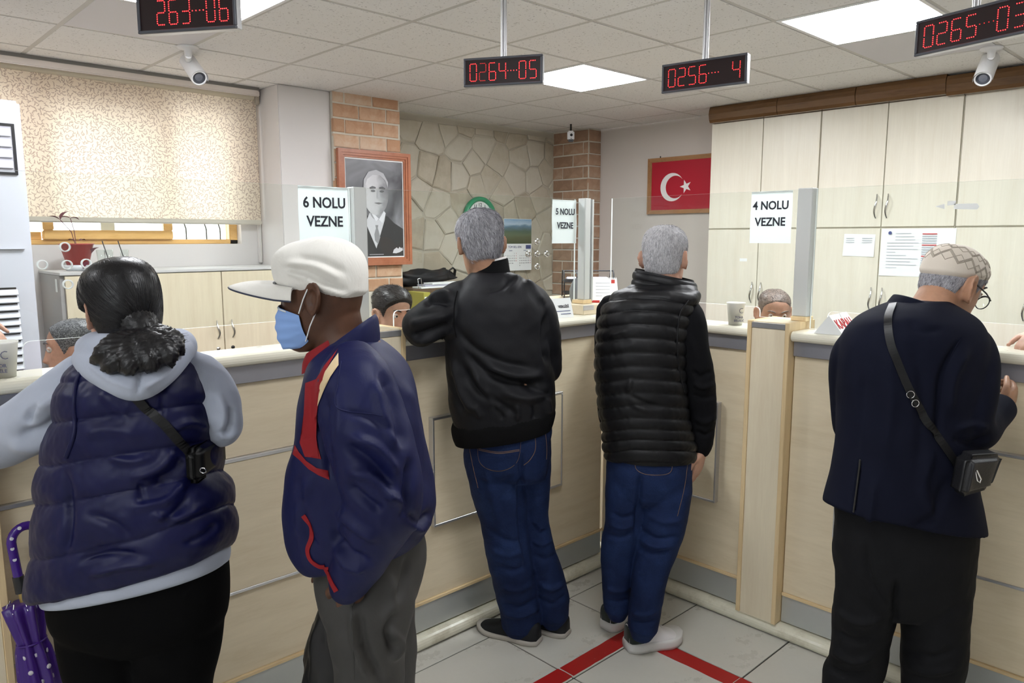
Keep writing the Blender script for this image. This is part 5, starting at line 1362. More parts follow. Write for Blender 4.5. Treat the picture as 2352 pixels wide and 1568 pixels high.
def shoe(per, heel, toe, w, upper, sole_m, sole_h=.03, height=.085, collar=None, name='shoe', lace=None, L0=None):
    """low shoe between two floor points"""
    heel, toe = np.array([*heel[:2], 0]), np.array([*toe[:2], 0]); d = toe - heel; L = np.linalg.norm(d); d /= L; sd = np.array([-d[1], d[0], 0]); z = np.array([0, 0, 1.0])
    t = thing_part = link(name, None, per.root)
    prof = [(-.02, .50), (.06, .78), (.2, .92), (.35, .88), (.5, .92), (.68, 1.05), (.82, .98), (.93, .72), (1.0, .30)]
    def solid(z0, z1, k, top=None):
        vs = []; q = catmull(np.array([(a, b) for a, b in prof]), 30); n = len(q); loop = [(a, b) for a, b in q] + [(a, -b) for a, b in q[::-1]]
        lv = ((z0, k * .94), (z0 + (z1 - z0) * .35, k), (z1 - (z1 - z0) * .2, k), (z1, k * .95))
        for zz, kk in lv:
            for a, b in loop: vs.append(heel + d * L * (.5 + (a - .5) * (1 + (kk - 1) * .3)) + sd * b * w / 2 * kk + z * (zz + .012 * max(0, a - .75) / .25 * (1 if z0 < .01 else 1)))
        m = len(loop); fs = [(i * m + k2, i * m + (k2 + 1) % m, (i + 1) * m + (k2 + 1) % m, (i + 1) * m + k2) for i in range(3) for k2 in range(m)] + [tuple(range(m - 1, -1, -1)), tuple(range(3 * m, 4 * m))]
        g = G(); g.smooth = True; return g.add(vs, fs)
    s = solid(.002, sole_h, 1.06).obj('sole', sole_m, t)
    rings = []
    for a, hgt, ww in ((-.01, height * .95, .46), (.06, height * 1.02, .70), (.16, height, .80), (.28, height * .95, .80), (.40, height * .92, .82), (.52, height * .82, .88), (.66, height * .62, .96), (.80, height * .48, .93), (.92, height * .36, .70), (.985, height * .22, .34)):
        hh = hgt - sole_h * .6; rings.append((heel + d * L * a + z * (sole_h * .6), sd * ww * w / 2, z * hh, .75))
    g = loft(rings, 40, 40)
    g.v = [(p[0], p[1], max(p[2], sole_h * .55)) for p in g.v]
    u = g.obj('upper', upper, t)
    if collar:
        c = heel + d * L * .16
        g = loft([(heel + d * L * -.018 + z * .055, sd * w * .18, z * .05, .8), (heel + d * L * .03 + z * .06, sd * w * .365, z * .055, .8), (heel + d * L * .17 + z * .06, sd * w * .425, z * .046, .8), (heel + d * L * .26 + z * .058, sd * w * .42, z * .03, .8)], 14, 28); g.obj('heel_counter', collar, t)
    if lace:
        for k in range(5):
            a = .38 + k * .055; hh = np.interp(a, [.35, .66], [height * .93, height * .64])
            G().tube([heel + d * L * a + sd * w * .22 * q + z * (hh + .004 - .012 * q * q) for q in (-1, -.5, 0, .5, 1)], .0028, 6).obj('lace', lace, t)
    return t

# ------------------------------------------------------------------ people
def shrink(rows, k, kb=None):
    return [(c, a * k, b * (kb or k), e) for c, a, b, e in rows]
def floor_local(per, px, py):
    d = FWD * CAM_F + RGT * (px - 1176) - UPV * (py - 784); return per.loc(EYE + d * (-EYE[2] / d[2]))
def pxr(per, p, r): return r * per.mpp(p)
def leg_limb(per, spec, nl=40, ns=28, flat=1.0):
    """spec rows: (px, py, v, radius px)"""
    P = [per.L(a, b, v) for a, b, v, r in spec]; return limb(P, [r * per.mpp(p) for p, (_, _, _, r) in zip(P, spec)], nl, ns, flat)

# ---- man in the black jacket -------------------------------------------------
A = Person('grey haired man in a black jacket and jeans leaning on the counter', .03, 2.84)
A.skin = SK_MED
rowsA = [A.row(626, 1082, 1176, .062, .03), A.row(642, 1062, 1206, .085, .02), A.row(664, 1040, 1238, .115, .01), A.row(700, 1026, 1254, .138), A.row(760, 1022, 1260, .150), A.row(830, 1024, 1268, .156), A.row(900, 1030, 1276, .156), A.row(945, 1038, 1276, .15, tx=.10), A.row(978, 1046, 1268, .142, tx=.14), A.row(992, 1052, 1262, .135, tx=.16)]
tor = loft(rowsA, 60, 64)
sh = A.L(1052, 700, 0); el = A.L(966, 752, -.07); 
armL = limb([A.L(1075, 690, .0), sh, A.L(1005, 722, -.05), el, el + np.array([.06, .085, .012]), el + np.array([.2, .20, .018])], [.085, .088, .078, .070, .062, .05], 40, 28)
armR = limb([A.L(1210, 690, .0), A.L(1232, 730, .02), A.L(1246, 800, .05), A.L(1250, 845, .08), A.L(1236, 795, .18), A.L(1208, 742, .27)], [.08, .082, .074, .068, .06, .048], 40, 28)
meA = fuse('jacket', join(tor, armL, armR), .0065, 6)
co, no = vco(meA), vno(meA); pxA = A.pix(co)
setv(meA, co + no * (waves(co, 4, 22, .0022) + waves(co, 9, 55, .0009))[:, None])
A.folds(meA, [
    ([(1040, 720), (985, 735), (940, 745)], 9, .008), ([(1035, 745), (985, 762), (945, 772)], 8, -.009), ([(1040, 700), (1000, 690), (975, 700)], 8, -.008), ([(1050, 760), (1000, 775), (950, 788)], 8, .006), ([(1035, 675), (1005, 675), (985, 690)], 7, .007),
    ([(1050, 760), (1090, 800), (1150, 830), (1230, 845)], 9, -.007), ([(1060, 800), (1110, 850), (1180, 880), (1255, 880)], 10, -.009), ([(1055, 830), (1090, 890), (1150, 930), (1190, 950)], 9, -.008), ([(1040, 820), (1060, 900), (1090, 950)], 8, .008), ([(1035, 860), (1045, 910), (1065, 955)], 7, -.008), ([(1085, 850), (1120, 910), (1160, 950)], 8, .007),
    ([(1110, 840), (1180, 862), (1250, 862)], 9, .008), ([(1150, 900), (1210, 915), (1262, 900)], 10, .009), ([(1200, 880), (1240, 900), (1270, 905)], 8, -.007), ([(1130, 930), (1150, 950), (1155, 965)], 6, -.006), ([(1225, 925), (1230, 950), (1225, 965)], 6, -.006), ([(1185, 930), (1190, 950), (1188, 965)], 6, .005), ([(1090, 930), (1105, 960)], 6, .006), ([(1256, 910), (1262, 950)], 6, .006),
    ([(1190, 625), (1185, 650), (1160, 672)], 8, .006), ([(1205, 640), (1225, 660), (1250, 700)], 8, .005), ([(1170, 640), (1150, 660), (1110, 672)], 7, -.005), ([(1255, 720), (1250, 780), (1260, 840)], 7, -.008)], 2.3)
jA = A.put('jacket', meA, M_BOMBER)
bvA = A.bvh(meA)
A.seam(bvA, [(1050, 668), (1044, 700), (1043, 740), (1048, 775)], .0022, 'armhole_seam', M_RIB, jA)
hem = loft([A.row(955, 1040, 1274, .146, tx=.14), A.row(966, 1037, 1275, .152, tx=.15), A.row(985, 1040, 1271, .150, tx=.16), A.row(1000, 1046, 1266, .142, tx=.17)], 24, 160)
hv = np.array(hem.v); hv = hv.reshape(24, 160, 3); cen = hv.mean(1, keepdims=True); rr_ = (hv - cen); rr_ *= (1 + .006 * np.where(np.arange(160) % 2 == 0, 1, -1))[None, :, None]; hem.v = [tuple(p) for p in (cen + rr_).reshape(-1, 3)]
hem.obj('waistband', M_RIB, jA)
loft([A.row(645, 1078, 1180, .070, .035, tx=.0), A.row(628, 1084, 1172, .066, .04, tx=.1), A.row(607, 1092, 1168, .060, .05, tx=.2), A.row(600, 1094, 1166, .057, .052, tx=.22)], 20, 40, False).obj('collar', M_RIB, jA)
loft([A.row(622, 1094, 1160, .055, .05, tx=.2), A.row(602, 1096, 1163, .055, .055, tx=.24), A.row(596, 1097, 1162, .054, .056, tx=.25)], 14, 36, False).obj('shirt_collar', mat('white shirt cotton', (.70, .68, .66), .8), A.root)
FA = head_frame(A.L(1104, 566, .06), .28, .22, .03)
eA = A.L(1225, 800, .3)
body = join(head_geo(FA, 1, (1, -1), 1.03), limb([hx(FA, [[0, -.02, -.03]])[0], A.L(1122, 640, .05), A.L(1135, 690, .03)], [.056, .058, .07], 14, 24), loft(shrink(rowsA, .8), 30, 32), limb([A.L(1075, 690, .0), sh, A.L(1005, 722, -.05), el, el + np.array([.06, .085, .012]), el + np.array([.2, .20, .018])], [.05, .05, .045, .04, .036, .03], 30, 14), limb([A.L(1210, 690, .0), A.L(1232, 730, .02), A.L(1246, 800, .05), A.L(1250, 845, .08), A.L(1236, 795, .18), A.L(1208, 742, .27)], [.05, .05, .045, .04, .036, .03], 30, 14),
            hand_geo(el + np.array([.2, .2, .018]), (.72, .69, 0), (0, 0, -1), 1, .15), hand_geo(A.L(1208, 742, .27), (-.8, .4, .0), (0, 0, -1), -1, .3))
A.put('body', fuse('body', body, .0046, 3), A.skin)
mh = hair_cap(FA, short_line(-.062), lambda v: np.interp(v[:, 2], [-.06, 0, .05, .12], [.004, .009, .013, .014]), 3, 1.03, .0012, freq=90).mesh('hair', M_GREYHAIR, False)
hA = link('hair', mh, A.root)
strand_obj(mh, 14000, .018, .00042, lambda p, n: -FA[3] * .9 + FA[1] * .35, 5, .22, .16, S_GREY, hA)
# jeans
def pelvis(per, rows): return loft([per.row(*r) for r in rows], 20, 40)
jg = join(pelvis(A, [(945, 1068, 1264, .12), (985, 1064, 1268, .125), (1030, 1066, 1262, .13), (1075, 1075, 1258, .12), (1100, 1090, 1250, .08)]),
          leg_limb(A, [(1132, 1000, 0, 60), (1133, 1050, .0, 68), (1147, 1130, .02, 64), (1158, 1200, .03, 54), (1166, 1260, .03, 52), (1180, 1330, .06, 49), (1194, 1395, .10, 47), (1197, 1432, .11, 46)]),
          leg_limb(A, [(1225, 1000, .02, 40), (1226, 1080, .04, 40), (1224, 1150, .07, 37), (1226, 1210, .09, 36), (1245, 1290, .10, 39), (1268, 1360, .12, 38), (1271, 1412, .13, 36)]))
meJ = fuse('jeans', jg, .0058, 5); co, no = vco(meJ), vno(meJ)
setv(meJ, co + no * (waves(co, 14, 30, .0016, (1, 1, 1.3)) + waves(co, 19, 75, .0006))[:, None])
A.folds(meJ, [([(1110, 1060), (1135, 1150), (1150, 1215)], 10, .006), ([(1195, 1040), (1196, 1110), (1200, 1220), (1218, 1330)], 7, -.012), ([(1120, 1215), (1160, 1240), (1205, 1245)], 7, -.005), ([(1125, 1260), (1165, 1275), (1210, 1262)], 7, .005), ([(1135, 1300), (1180, 1310), (1215, 1295)], 7, -.005), ([(1150, 1350), (1190, 1355), (1225, 1338)], 7, .005), ([(1155, 1385), (1195, 1395), (1238, 1372)], 6, -.007), ([(1150, 1405), (1195, 1415), (1238, 1395)], 6, .006), ([(1218, 1200), (1240, 1225), (1258, 1215)], 6, -.007), ([(1222, 1240), (1245, 1250), (1268, 1235)], 6, .006), ([(1228, 1275), (1255, 1285), (1282, 1268)], 6, -.006), ([(1240, 1340), (1268, 1352), (1298, 1338)], 6, .006), ([(1242, 1375), (1270, 1388), (1302, 1365)], 6, -.007), ([(1085, 1100), (1140, 1112), (1190, 1090)], 8, -.004)])
jn = A.put('jeans', meJ, M_DENIM); bvJ = A.bvh(meJ)
for pts in ([(1098, 1000), (1102, 1062), (1145, 1082), (1188, 1060), (1198, 995)], [(1098, 1030), (1145, 1038), (1193, 1032)], [(1228, 990), (1230, 1030), (1218, 1055), (1203, 1068)], [(1252, 985), (1256, 1030), (1255, 1055)], [(1075, 1010), (1085, 1065), (1098, 1120)], [(1098, 1033), (1145, 1041), (1193, 1035)]): A.seam(bvJ, pts, .0011, 'stitching', M_STITCH, jn)
A.seam(bvJ, [(1099, 1002), (1103, 1061), (1145, 1080), (1187, 1059), (1197, 997)], .0020, 'pocket_edge', M_DENIM, jn)
M_SHOE_BLK = cloth('black shoe mesh', (.010, .011, .013), .6, 0, 300, .2); M_SOLE_W = mat('dirty white sole', (.42, .39, .35), .6)
hl, tl = floor_local(A, 1236, 1478), floor_local(A, 1100, 1440); shoe(A, hl, tl, .105, M_SHOE_BLK, M_SOLE_W, .022, .092, None, 'shoe', M_SHOE_BLK)
hl2 = floor_local(A, 1302, 1460); shoe(A, hl2, hl2 + (tl - hl) * .95 + np.array([.02, .0, 0]), .105, M_SHOE_BLK, M_SOLE_W, .022, .092, None, 'shoe', M_SHOE_BLK)

# ---- man in the quilted vest ---------------------------------------------------
Bm = Person('white haired man in a black quilted vest and jeans with arms lowered', .475, 2.86)
Bm.skin = SK_PALE
rowsB = [Bm.row(646, 1462, 1588, .062, .03, -.15), Bm.row(660, 1440, 1600, .085, .02, -.15), Bm.row(682, 1408, 1600, .115, .0, -.12), Bm.row(715, 1385, 1588, .14), Bm.row(770, 1374, 1578, .15), Bm.row(850, 1371, 1572, .152), Bm.row(930, 1378, 1576, .148), Bm.row(990, 1386, 1586, .142), Bm.row(1025, 1388, 1594, .138, tx=-.02), Bm.row(1048, 1392, 1592, .13, tx=-.03)]
vest = loft(rowsB, 210, 230).mesh('vest', M_PUFF)
seams = [[(1370, y + 14 - k * .2), (1450, y + 2), (1520, y + 4), (1600, y + 22 - k * 1.2)] for k, y in enumerate([655, 684, 712, 742, 774, 806, 838, 868, 898, 928, 956, 982, 1006, 1030, 1058])]
seams[0] = [(1370, 660), (1600, 668)]
Bm.quilt(vest, seams, .0105, .5, lambda co, px: np.clip((px[:, 1] - 655) / 20, 0, 1))
co, no = vco(vest), vno(vest); setv(vest, co + no * (waves(co, 31, 60, .0012) + waves(co, 33, 130, .0005))[:, None])
Bm.folds(vest, [([(1440, 905), (1480, 925), (1520, 935)], 6, -.005), ([(1450, 870), (1440, 900)], 5, .004), ([(1450, 930), (1500, 948)], 5, .004), ([(1400, 770), (1440, 760)], 5, .003)])
vB = Bm.put('quilted_vest', vest, M_PUFF)
col = loft([Bm.row(672, 1452, 1596, .078, .03, -.2, tx=-.16), Bm.row(655, 1455, 1597, .078, .035, -.2, tx=-.18), Bm.row(640, 1457, 1596, .076, .04, -.2, tx=-.2), Bm.row(630, 1460, 1592, .072, .04, -.2, tx=-.2)], 60, 90, False).mesh('collar', M_PUFF, False)
Bm.quilt(col, [[(1450, 622), (1600, 650)], [(1450, 640), (1600, 668)], [(1450, 655), (1600, 684)], [(1450, 676), (1600, 704)]], .006, .5); Bm.put('collar', col, M_PUFF, vB)
bvV = Bm.bvh(vest)
Bm.seam(bvV, [(1582, 690), (1562, 720), (1555, 780), (1560, 850), (1572, 900)], .004, 'armhole_edge', M_PUFF, vB)
sR = [Bm.L(1568, 700, -.01), Bm.L(1580, 735, -.03), Bm.L(1590, 800, -.04), Bm.L(1604, 880, -.03), Bm.L(1612, 950, -.02), Bm.L(1612, 1005, -.01), Bm.L(1612, 1030, .0)]
sL = [Bm.L(1405, 710, .04), Bm.L(1398, 800, .09), Bm.L(1402, 890, .10), Bm.L(1406, 960, .10), Bm.L(1430, 990, .2), Bm.L(1470, 1000, .26)]
meS = fuse('sweater', join(limb(sR, [.052, .066, .064, .062, .054, .046, .038], 44, 30), limb(sL, [.06, .058, .052, .05, .045, .035], 40, 26), loft(shrink(rowsB[1:-1], .86), 30, 36)), .0065, 4)
co, no = vco(meS), vno(meS); setv(meS, co + no * (waves(co, 41, 28, .0018) + waves(co, 43, 70, .0007))[:, None])
Bm.folds(meS, [([(1590, 850), (1610, 865), (1638, 850)], 6, -.006), ([(1592, 880), (1615, 890), (1645, 880)], 6, .006), ([(1588, 905), (1615, 915), (1648, 905)], 6, -.005), ([(1598, 960), (1620, 970), (1648, 955)], 6, .005), ([(1598, 990), (1620, 1000), (1645, 985)], 5, -.006), ([(1570, 760), (1590, 790), (1600, 830)], 7, .004)])
Bm.put('sweater', meS, M_SWEAT)
FB = head_frame(Bm.L(1527, 598, .05), -.50, .04, 0)
wr = Bm.L(1613, 1034, -.01)
body = join(head_geo(FB, 1, (1, -1), 1.04), limb([hx(FB, [[0, -.02, -.03]])[0], Bm.L(1526, 665, .03), Bm.L(1520, 710, .02)], [.058, .06, .07], 14, 24), loft(shrink(rowsB, .74), 30, 32), limb(sR, [.03, .036, .034, .032, .029, .027, .026], 30, 14), limb(sL, [.04, .036, .034, .032, .028, .024], 24, 14),
            hand_geo(wr, (-.22, .05, -1), (-.75, .6, 0), -1, .22, .98, .12, .1), hand_geo(Bm.L(1470, 1000, .26), (.6, .7, .2), (0, 0, -1), -1, .4))
Bm.put('body', fuse('body', body, .0046, 3), Bm.skin)
mh = hair_cap(FB, short_line(-.055), lambda v: np.interp(v[:, 2], [-.06, 0, .05, .12], [.002, .004, .006, .006]), 7, 1.04, .0007, freq=90).mesh('hair', M_WHITEHAIR, False)
hB = link('hair', mh, Bm.root)
strand_obj(mh, 12000, .010, .00042, lambda p, n: -FB[3], 8, .3, .18, S_WHITE, hB)
jg = join(pelvis(Bm, [(1010, 1398, 1586, .12), (1045, 1396, 1588, .125), (1090, 1398, 1588, .13), (1130, 1405, 1582, .11), (1150, 1420, 1570, .08)]),
          leg_limb(Bm, [(1446, 1060, 0, 52), (1440, 1120, .0, 50), (1434, 1200, .0, 44), (1420, 1260, .01, 40), (1418, 1310, .02, 36), (1416, 1370, .03, 31), (1417, 1400, .03, 30)]),
          leg_limb(Bm, [(1532, 1060, -.01, 54), (1533, 1120, -.02, 56), (1524, 1200, -.03, 52), (1512, 1255, -.04, 46), (1496, 1310, -.05, 40), (1484, 1380, -.06, 38), (1478, 1425, -.06, 36), (1476, 1442, -.06, 35)]))
meJ = fuse('jeans', jg, .0058, 5); co, no = vco(meJ), vno(meJ)
setv(meJ, co + no * (waves(co, 54, 30, .0014, (1, 1, 1.3)) + waves(co, 59, 75, .0005))[:, None])
Bm.folds(meJ, [([(1470, 1085), (1466, 1160), (1462, 1230)], 6, -.012), ([(1400, 1175), (1430, 1190), (1462, 1180)], 6, -.006), ([(1398, 1200), (1428, 1212), (1460, 1202)], 6, .006), ([(1390, 1225), (1425, 1235), (1455, 1222)], 6, -.006), ([(1468, 1215), (1510, 1238), (1560, 1232)], 6, -.007), ([(1468, 1235), (1505, 1255), (1548, 1252)], 6, .007), ([(1462, 1255), (1495, 1272), (1535, 1265)], 6, -.006), ([(1480, 1180), (1530, 1200), (1570, 1190)], 7, .005), ([(1390, 1350), (1418, 1358), (1446, 1350)], 5, .005), ([(1388, 1375), (1418, 1383), (1446, 1374)], 5, -.006), ([(1450, 1405), (1480, 1412), (1512, 1402)], 5, .005), ([(1448, 1425), (1478, 1432), (1510, 1424)], 5, -.006)])
jn = Bm.put('jeans', meJ, M_DENIM); bvJ = Bm.bvh(meJ)
for pts in ([(1458, 1052), (1462, 1078), (1490, 1090), (1538, 1086), (1545, 1052)], [(1400, 1045), (1406, 1058), (1415, 1062)], [(1580, 1060), (1572, 1120), (1556, 1185)]): Bm.seam(bvJ, pts, .0010, 'stitching', M_STITCH, jn)
M_SNK = mat('white sneaker leather', (.72, .70, .71), .5); M_SNKS = mat('white sneaker sole', (.66, .65, .64), .6); M_SNKG = cloth('dark green suede', (.020, .030, .026), .8, .2)
h1, t1 = floor_local(Bm, 1440, 1492), floor_local(Bm, 1562, 1470); s1 = shoe(Bm, h1, t1, .11, M_SNK, M_SNKS, .042, .115, M_SNKG, 'sneaker', M_SNK)
h2 = floor_local(Bm, 1392, 1447); shoe(Bm, h2, h2 + np.array([.17, .15, 0]), .11, M_SNK, M_SNKS, .042, .115, M_SNKG, 'sneaker', M_SNK)

# ---- woman with the ponytail ---------------------------------------------------
W = Person('woman with a black ponytail in a navy quilted vest and pale hoodie', -.93, 1.80)
W.skin = SK_PALE
rowsW = [W.row(800, 262, 398, .075, .01), W.row(818, 205, 448, .10), W.row(842, 172, 478, .125), W.row(890, 160, 488, .14), W.row(960, 150, 490, .148), W.row(1030, 130, 492, .152), W.row(1090, 118, 496, .16, tx=.03), W.row(1150, 112, 516, .17, tx=.08, ty=-.03), W.row(1205, 106, 527, .175, tx=.13, ty=-.06), W.row(1255, 98, 528, .172, tx=.20, ty=-.1), W.row(1285, 92, 524, .168, tx=.24, ty=-.12), W.row(1302, 92, 520, .164, tx=.26, ty=-.14)]
vest = loft(rowsW, 200, 240).mesh('vest', M_NAVY_NYLON)
seamsW = [[(80, 800), (540, 790)], [(120, 880), (320, 868), (500, 852)], [(120, 972), (320, 946), (500, 918)], [(120, 1070), (320, 1036), (500, 1008)], [(120, 1160), (320, 1120), (500, 1080)], [(110, 1284), (320, 1238), (520, 1158)], [(80, 1420), (320, 1362), (530, 1270)]]
W.quilt(vest, seamsW, .014, .42, lambda co, px: np.clip((px[:, 1] - 850) / 60, .0, 1))
co, no = vco(vest), vno(vest); setv(vest, co + no * (waves(co, 61, 24, .0022) + waves(co, 63, 60, .0012) + waves(co, 64, 140, .0004))[:, None])
W.folds(vest, [([(190, 1000), (250, 985), (330, 1000)], 14, .005), ([(400, 1030), (370, 1070), (300, 1100)], 11, .008), ([(420, 1050), (400, 1085), (350, 1110)], 10, -.008), ([(430, 1100), (380, 1150), (300, 1165)], 11, .007), ([(440, 1130), (400, 1180), (370, 1200)], 10, -.008), ([(350, 1180), (400, 1190), (470, 1160)], 9, .007), ([(200, 1180), (260, 1200), (300, 1235)], 10, -.006), ([(180, 1290), (240, 1270), (330, 1275)], 10, -.007), ([(200, 1320), (280, 1300), (360, 1290)], 10, .007), ([(420, 1250), (470, 1230), (500, 1200)], 9, -.006), ([(150, 1080), (160, 1180), (150, 1280)], 9, -.008), ([(375, 870), (372, 960)], 6, -.004), ([(390, 985), (440, 970), (480, 985)], 9, .006), ([(320, 1110), (330, 1160)], 7, -.005), ([(250, 1050), (300, 1060), (350, 1050)], 9, .005), ([(230, 900), (300, 960)], 12, .004)])
vW = W.put('quilted_vest', vest, M_NAVY_NYLON); bvV = W.bvh(vest)
W.seam(bvV, [(205, 832), (178, 870), (170, 930), (172, 990), (152, 1050)], .006, 'armhole_edge', M_NAVY_NYLON, vW); W.seam(bvV, [(452, 830), (478, 870), (486, 930), (486, 1000)], .006, 'armhole_edge', M_NAVY_NYLON, vW)
# hoodie: sleeves, hood, hem
aL = [W.L(215, 862, .02), W.L(170, 900, .02), W.L(90, 962, .04), W.L(0, 1010, .09), W.L(-60, 1010, .16), W.L(-84, 890, .27), W.L(-95, 800, .38)]
aR = [W.L(440, 855, .0), W.L(470, 885, .0), W.L(498, 930, .0), W.L(512, 982, .02), W.L(494, 965, .13), W.L(456, 895, .26), W.L(434, 848, .34)]
meS = fuse('hoodie', join(limb(aL, [.07, .078, .076, .074, .068, .055, .042], 50, 30), limb(aR, [.06, .062, .055, .048, .05, .045, .038], 46, 28), loft(shrink(rowsW[1:-2], .86), 30, 36)), .0062, 6)
co, no = vco(meS), vno(meS); setv(meS, co + no * (waves(co, 71, 22, .0022) + waves(co, 73, 50, .0010))[:, None])
W.folds(meS, [([(150, 905), (110, 925), (70, 955)], 12, .010), ([(160, 930), (100, 985), (40, 1000)], 12, -.012), ([(130, 1000), (80, 1025), (20, 1020)], 13, .009), ([(155, 1040), (110, 1058), (60, 1060)], 10, -.006), ([(95, 930), (70, 950), (60, 975)], 9, -.010), ([(500, 900), (515, 950), (505, 990)], 9, .006), ([(528, 930), (530, 970), (515, 1000)], 8, -.007), ([(500, 1000), (530, 1000), (548, 985)], 8, .005)])
hoW = W.put('hoodie', meS, M_HOODIE)
hood = join(limb([W.L(186, 822, -.02), W.L(222, 842, -.09), W.L(270, 862, -.13), W.L(316, 880, -.15), W.L(364, 850, -.13), W.L(402, 816, -.09), W.L(420, 796, -.02)], [.026, .036, .042, .042, .042, .036, .026], 40, 24),
            limb([W.L(205, 800, .05), W.L(218, 802, -.01), W.L(250, 808, -.06), W.L(316, 822, -.09), W.L(378, 808, -.06), W.L(408, 798, -.01), W.L(415, 792, .05)], [.035, .045, .05, .055, .05, .045, .035], 36, 24),
            limb([W.L(222, 795, .08), W.L(240, 790, .02), W.L(300, 800, -.035), W.L(360, 795, .0), W.L(385, 790, .07)], [.03, .034, .04, .034, .03], 26, 20))
meH = fuse('hood', hood, .0055, 8); co, no = vco(meH), vno(meH); setv(meH, co + no * waves(co, 77, 26, .0025)[:, None])
W.folds(meH, [([(317, 905), (318, 860), (316, 835)], 5, -.008), ([(200, 830), (250, 868), (312, 895)], 7, .004), ([(420, 812), (380, 858), (322, 895)], 7, .004), ([(215, 810), (255, 840), (310, 862)], 8, -.006), ([(405, 805), (370, 835), (322, 858)], 8, -.006)])
W.put('hood', meH, M_HOODIE, hoW)
loft([W.row(1282, 112, 516, .160, tx=.22, ty=-.12), W.row(1312, 110, 522, .166, tx=.22, ty=-.13), W.row(1332, 114, 520, .164, tx=.21, ty=-.14), W.row(1338, 120, 514, .15, tx=.21, ty=-.14)], 24, 80).obj('hem_band', M_HOODIE, hoW)
FWm = head_frame(W.L(279, 724, .02), .86, .26, .0)
body = join(head_geo(FWm, .9, (1, -1), .98), limb([hx(FWm, [[0, -.02, -.03]])[0], W.L(300, 800, .02), W.L(312, 850, .0)], [.050, .055, .07], 14, 24), loft(shrink(rowsW, .76), 30, 32), limb(aL, [.045, .045, .042, .04, .036, .03, .026], 24, 14), limb(aR, [.045, .045, .042, .038, .036, .03, .026], 24, 14), hand_geo(W.L(-95, 800, .38), (.2, .9, .0), (0, 0, -1), 1, .3, .92), hand_geo(W.L(434, 848, .34), (-.7, .6, .1), (0, 0, -1), -1, .3, .92))
W.put('body', fuse('body', body, .0046, 3), W.skin)
def longline(v):
    x, y, z = v.T; return z - np.interp(y, [-.10, -.05, -.03, -.018, .005, .02, .04, .06, .09, .12], [-.085, -.085, -.055, .012, .028, .012, .020, .045, .075, .09])
mh = hair_cap(FWm, longline, lambda v: np.interp(v[:, 2], [-.08, -.03, .03, .12], [.012, .015, .017, .016]) * np.interp(v[:, 1], [.0, .07], [1, .5]) + .008 * np.clip(-v[:, 1] / .1, 0, 1), 21, .98, .0010, 120, 140, 30)
tie = hx(FWm, [[.012, -.112, -.078]])[0]; tpx = W.pix(tie[None])[0]
root = limb([hx(FWm, [[0, -.07, -.03]])[0], hx(FWm, [[.005, -.10, -.06]])[0], tie], [.05, .036, .022], 16, 24)
def lock(pts, rad): return limb([tie] + [W.L(a, b, v) for a, b, v in pts], [.018] + rad, 26, 16)
locks = [lock([(285, 785, -.13), (245, 808, -.16), (212, 832, -.15)], [.028, .026, .008]), lock([(290, 800, -.14), (262, 835, -.18), (235, 846, -.17)], [.03, .024, .007]), lock([(305, 800, -.14), (300, 838, -.19), (285, 852, -.19)], [.032, .026, .010]), lock([(330, 795, -.14), (345, 830, -.18), (338, 848, -.18)], [.034, .028, .010]), lock([(350, 785, -.13), (385, 815, -.16), (395, 838, -.16)], [.032, .026, .008]), lock([(360, 778, -.12), (402, 795, -.13), (420, 812, -.13)], [.03, .022, .007]), lock([(365, 770, -.11), (405, 775, -.11), (424, 786, -.11)], [.026, .016, .004])]
hg = fuse('hair', join(mh, root), .004, 2) if False else None
M_WHAIR = mat('glossy black hair', (.005, .0045, .0055), .36, spec=.4)
_a = noise_tex(M_WHAIR, coords(M_WHAIR, scale=(1, 1, 1)), 90, 3, .6, .3); setn(M_WHAIR, bump(M_WHAIR, _a, .25, .004)); setr(M_WHAIR, ramp(M_WHAIR, _a, [(.35, (.30,) * 3), (.65, (.48,) * 3)]))
mesh_h = mh.mesh('hair', M_WHAIR, False); hW = link('hair', mesh_h, W.root)
pm = fuse('ponytail', join(root, *locks), .0042, 3); co, no = vco(pm), vno(pm); pp_ = W.pix(co)
ang = np.arctan2(pp_[:, 1] - tpx[1], pp_[:, 0] - tpx[0]); setv(pm, co + no * (.0011 * np.sin(ang * 44 + co[:, 1] * 60) + .0008 * np.sin(ang * 97 + 2 + co[:, 1] * 110))[:, None])
W.put('ponytail', pm, M_WHAIR, hW)
r_ = np.random.RandomState(2); g = G()
def wisps(g, n, src, spread, ends):
    for _ in range(n):
        e = ends[r_.randint(len(ends))]; p0 = np.array(src); p3 = W.L(e[0] + r_.normal() * 6, e[1] - 8 + r_.normal() * 5, e[2] + .02 + r_.normal() * .008)
        m1 = p0 * .6 + p3 * .4 + r_.normal(size=3) * spread + np.array([0, -.03, .02]); m2 = p0 * .25 + p3 * .75 + r_.normal(size=3) * spread + np.array([0, -.02, .005])
        g.tube(catmull([p0, m1, m2, p3], 9), [.0007] * 6 + [.0006, .0004, .0002], 3)
wisps(g, 60, tie, .003, [(214, 838, -.17), (240, 850, -.20), (290, 856, -.21), (340, 852, -.2), (398, 842, -.18), (424, 815, -.14), (428, 784, -.12), (260, 845, -.2)])
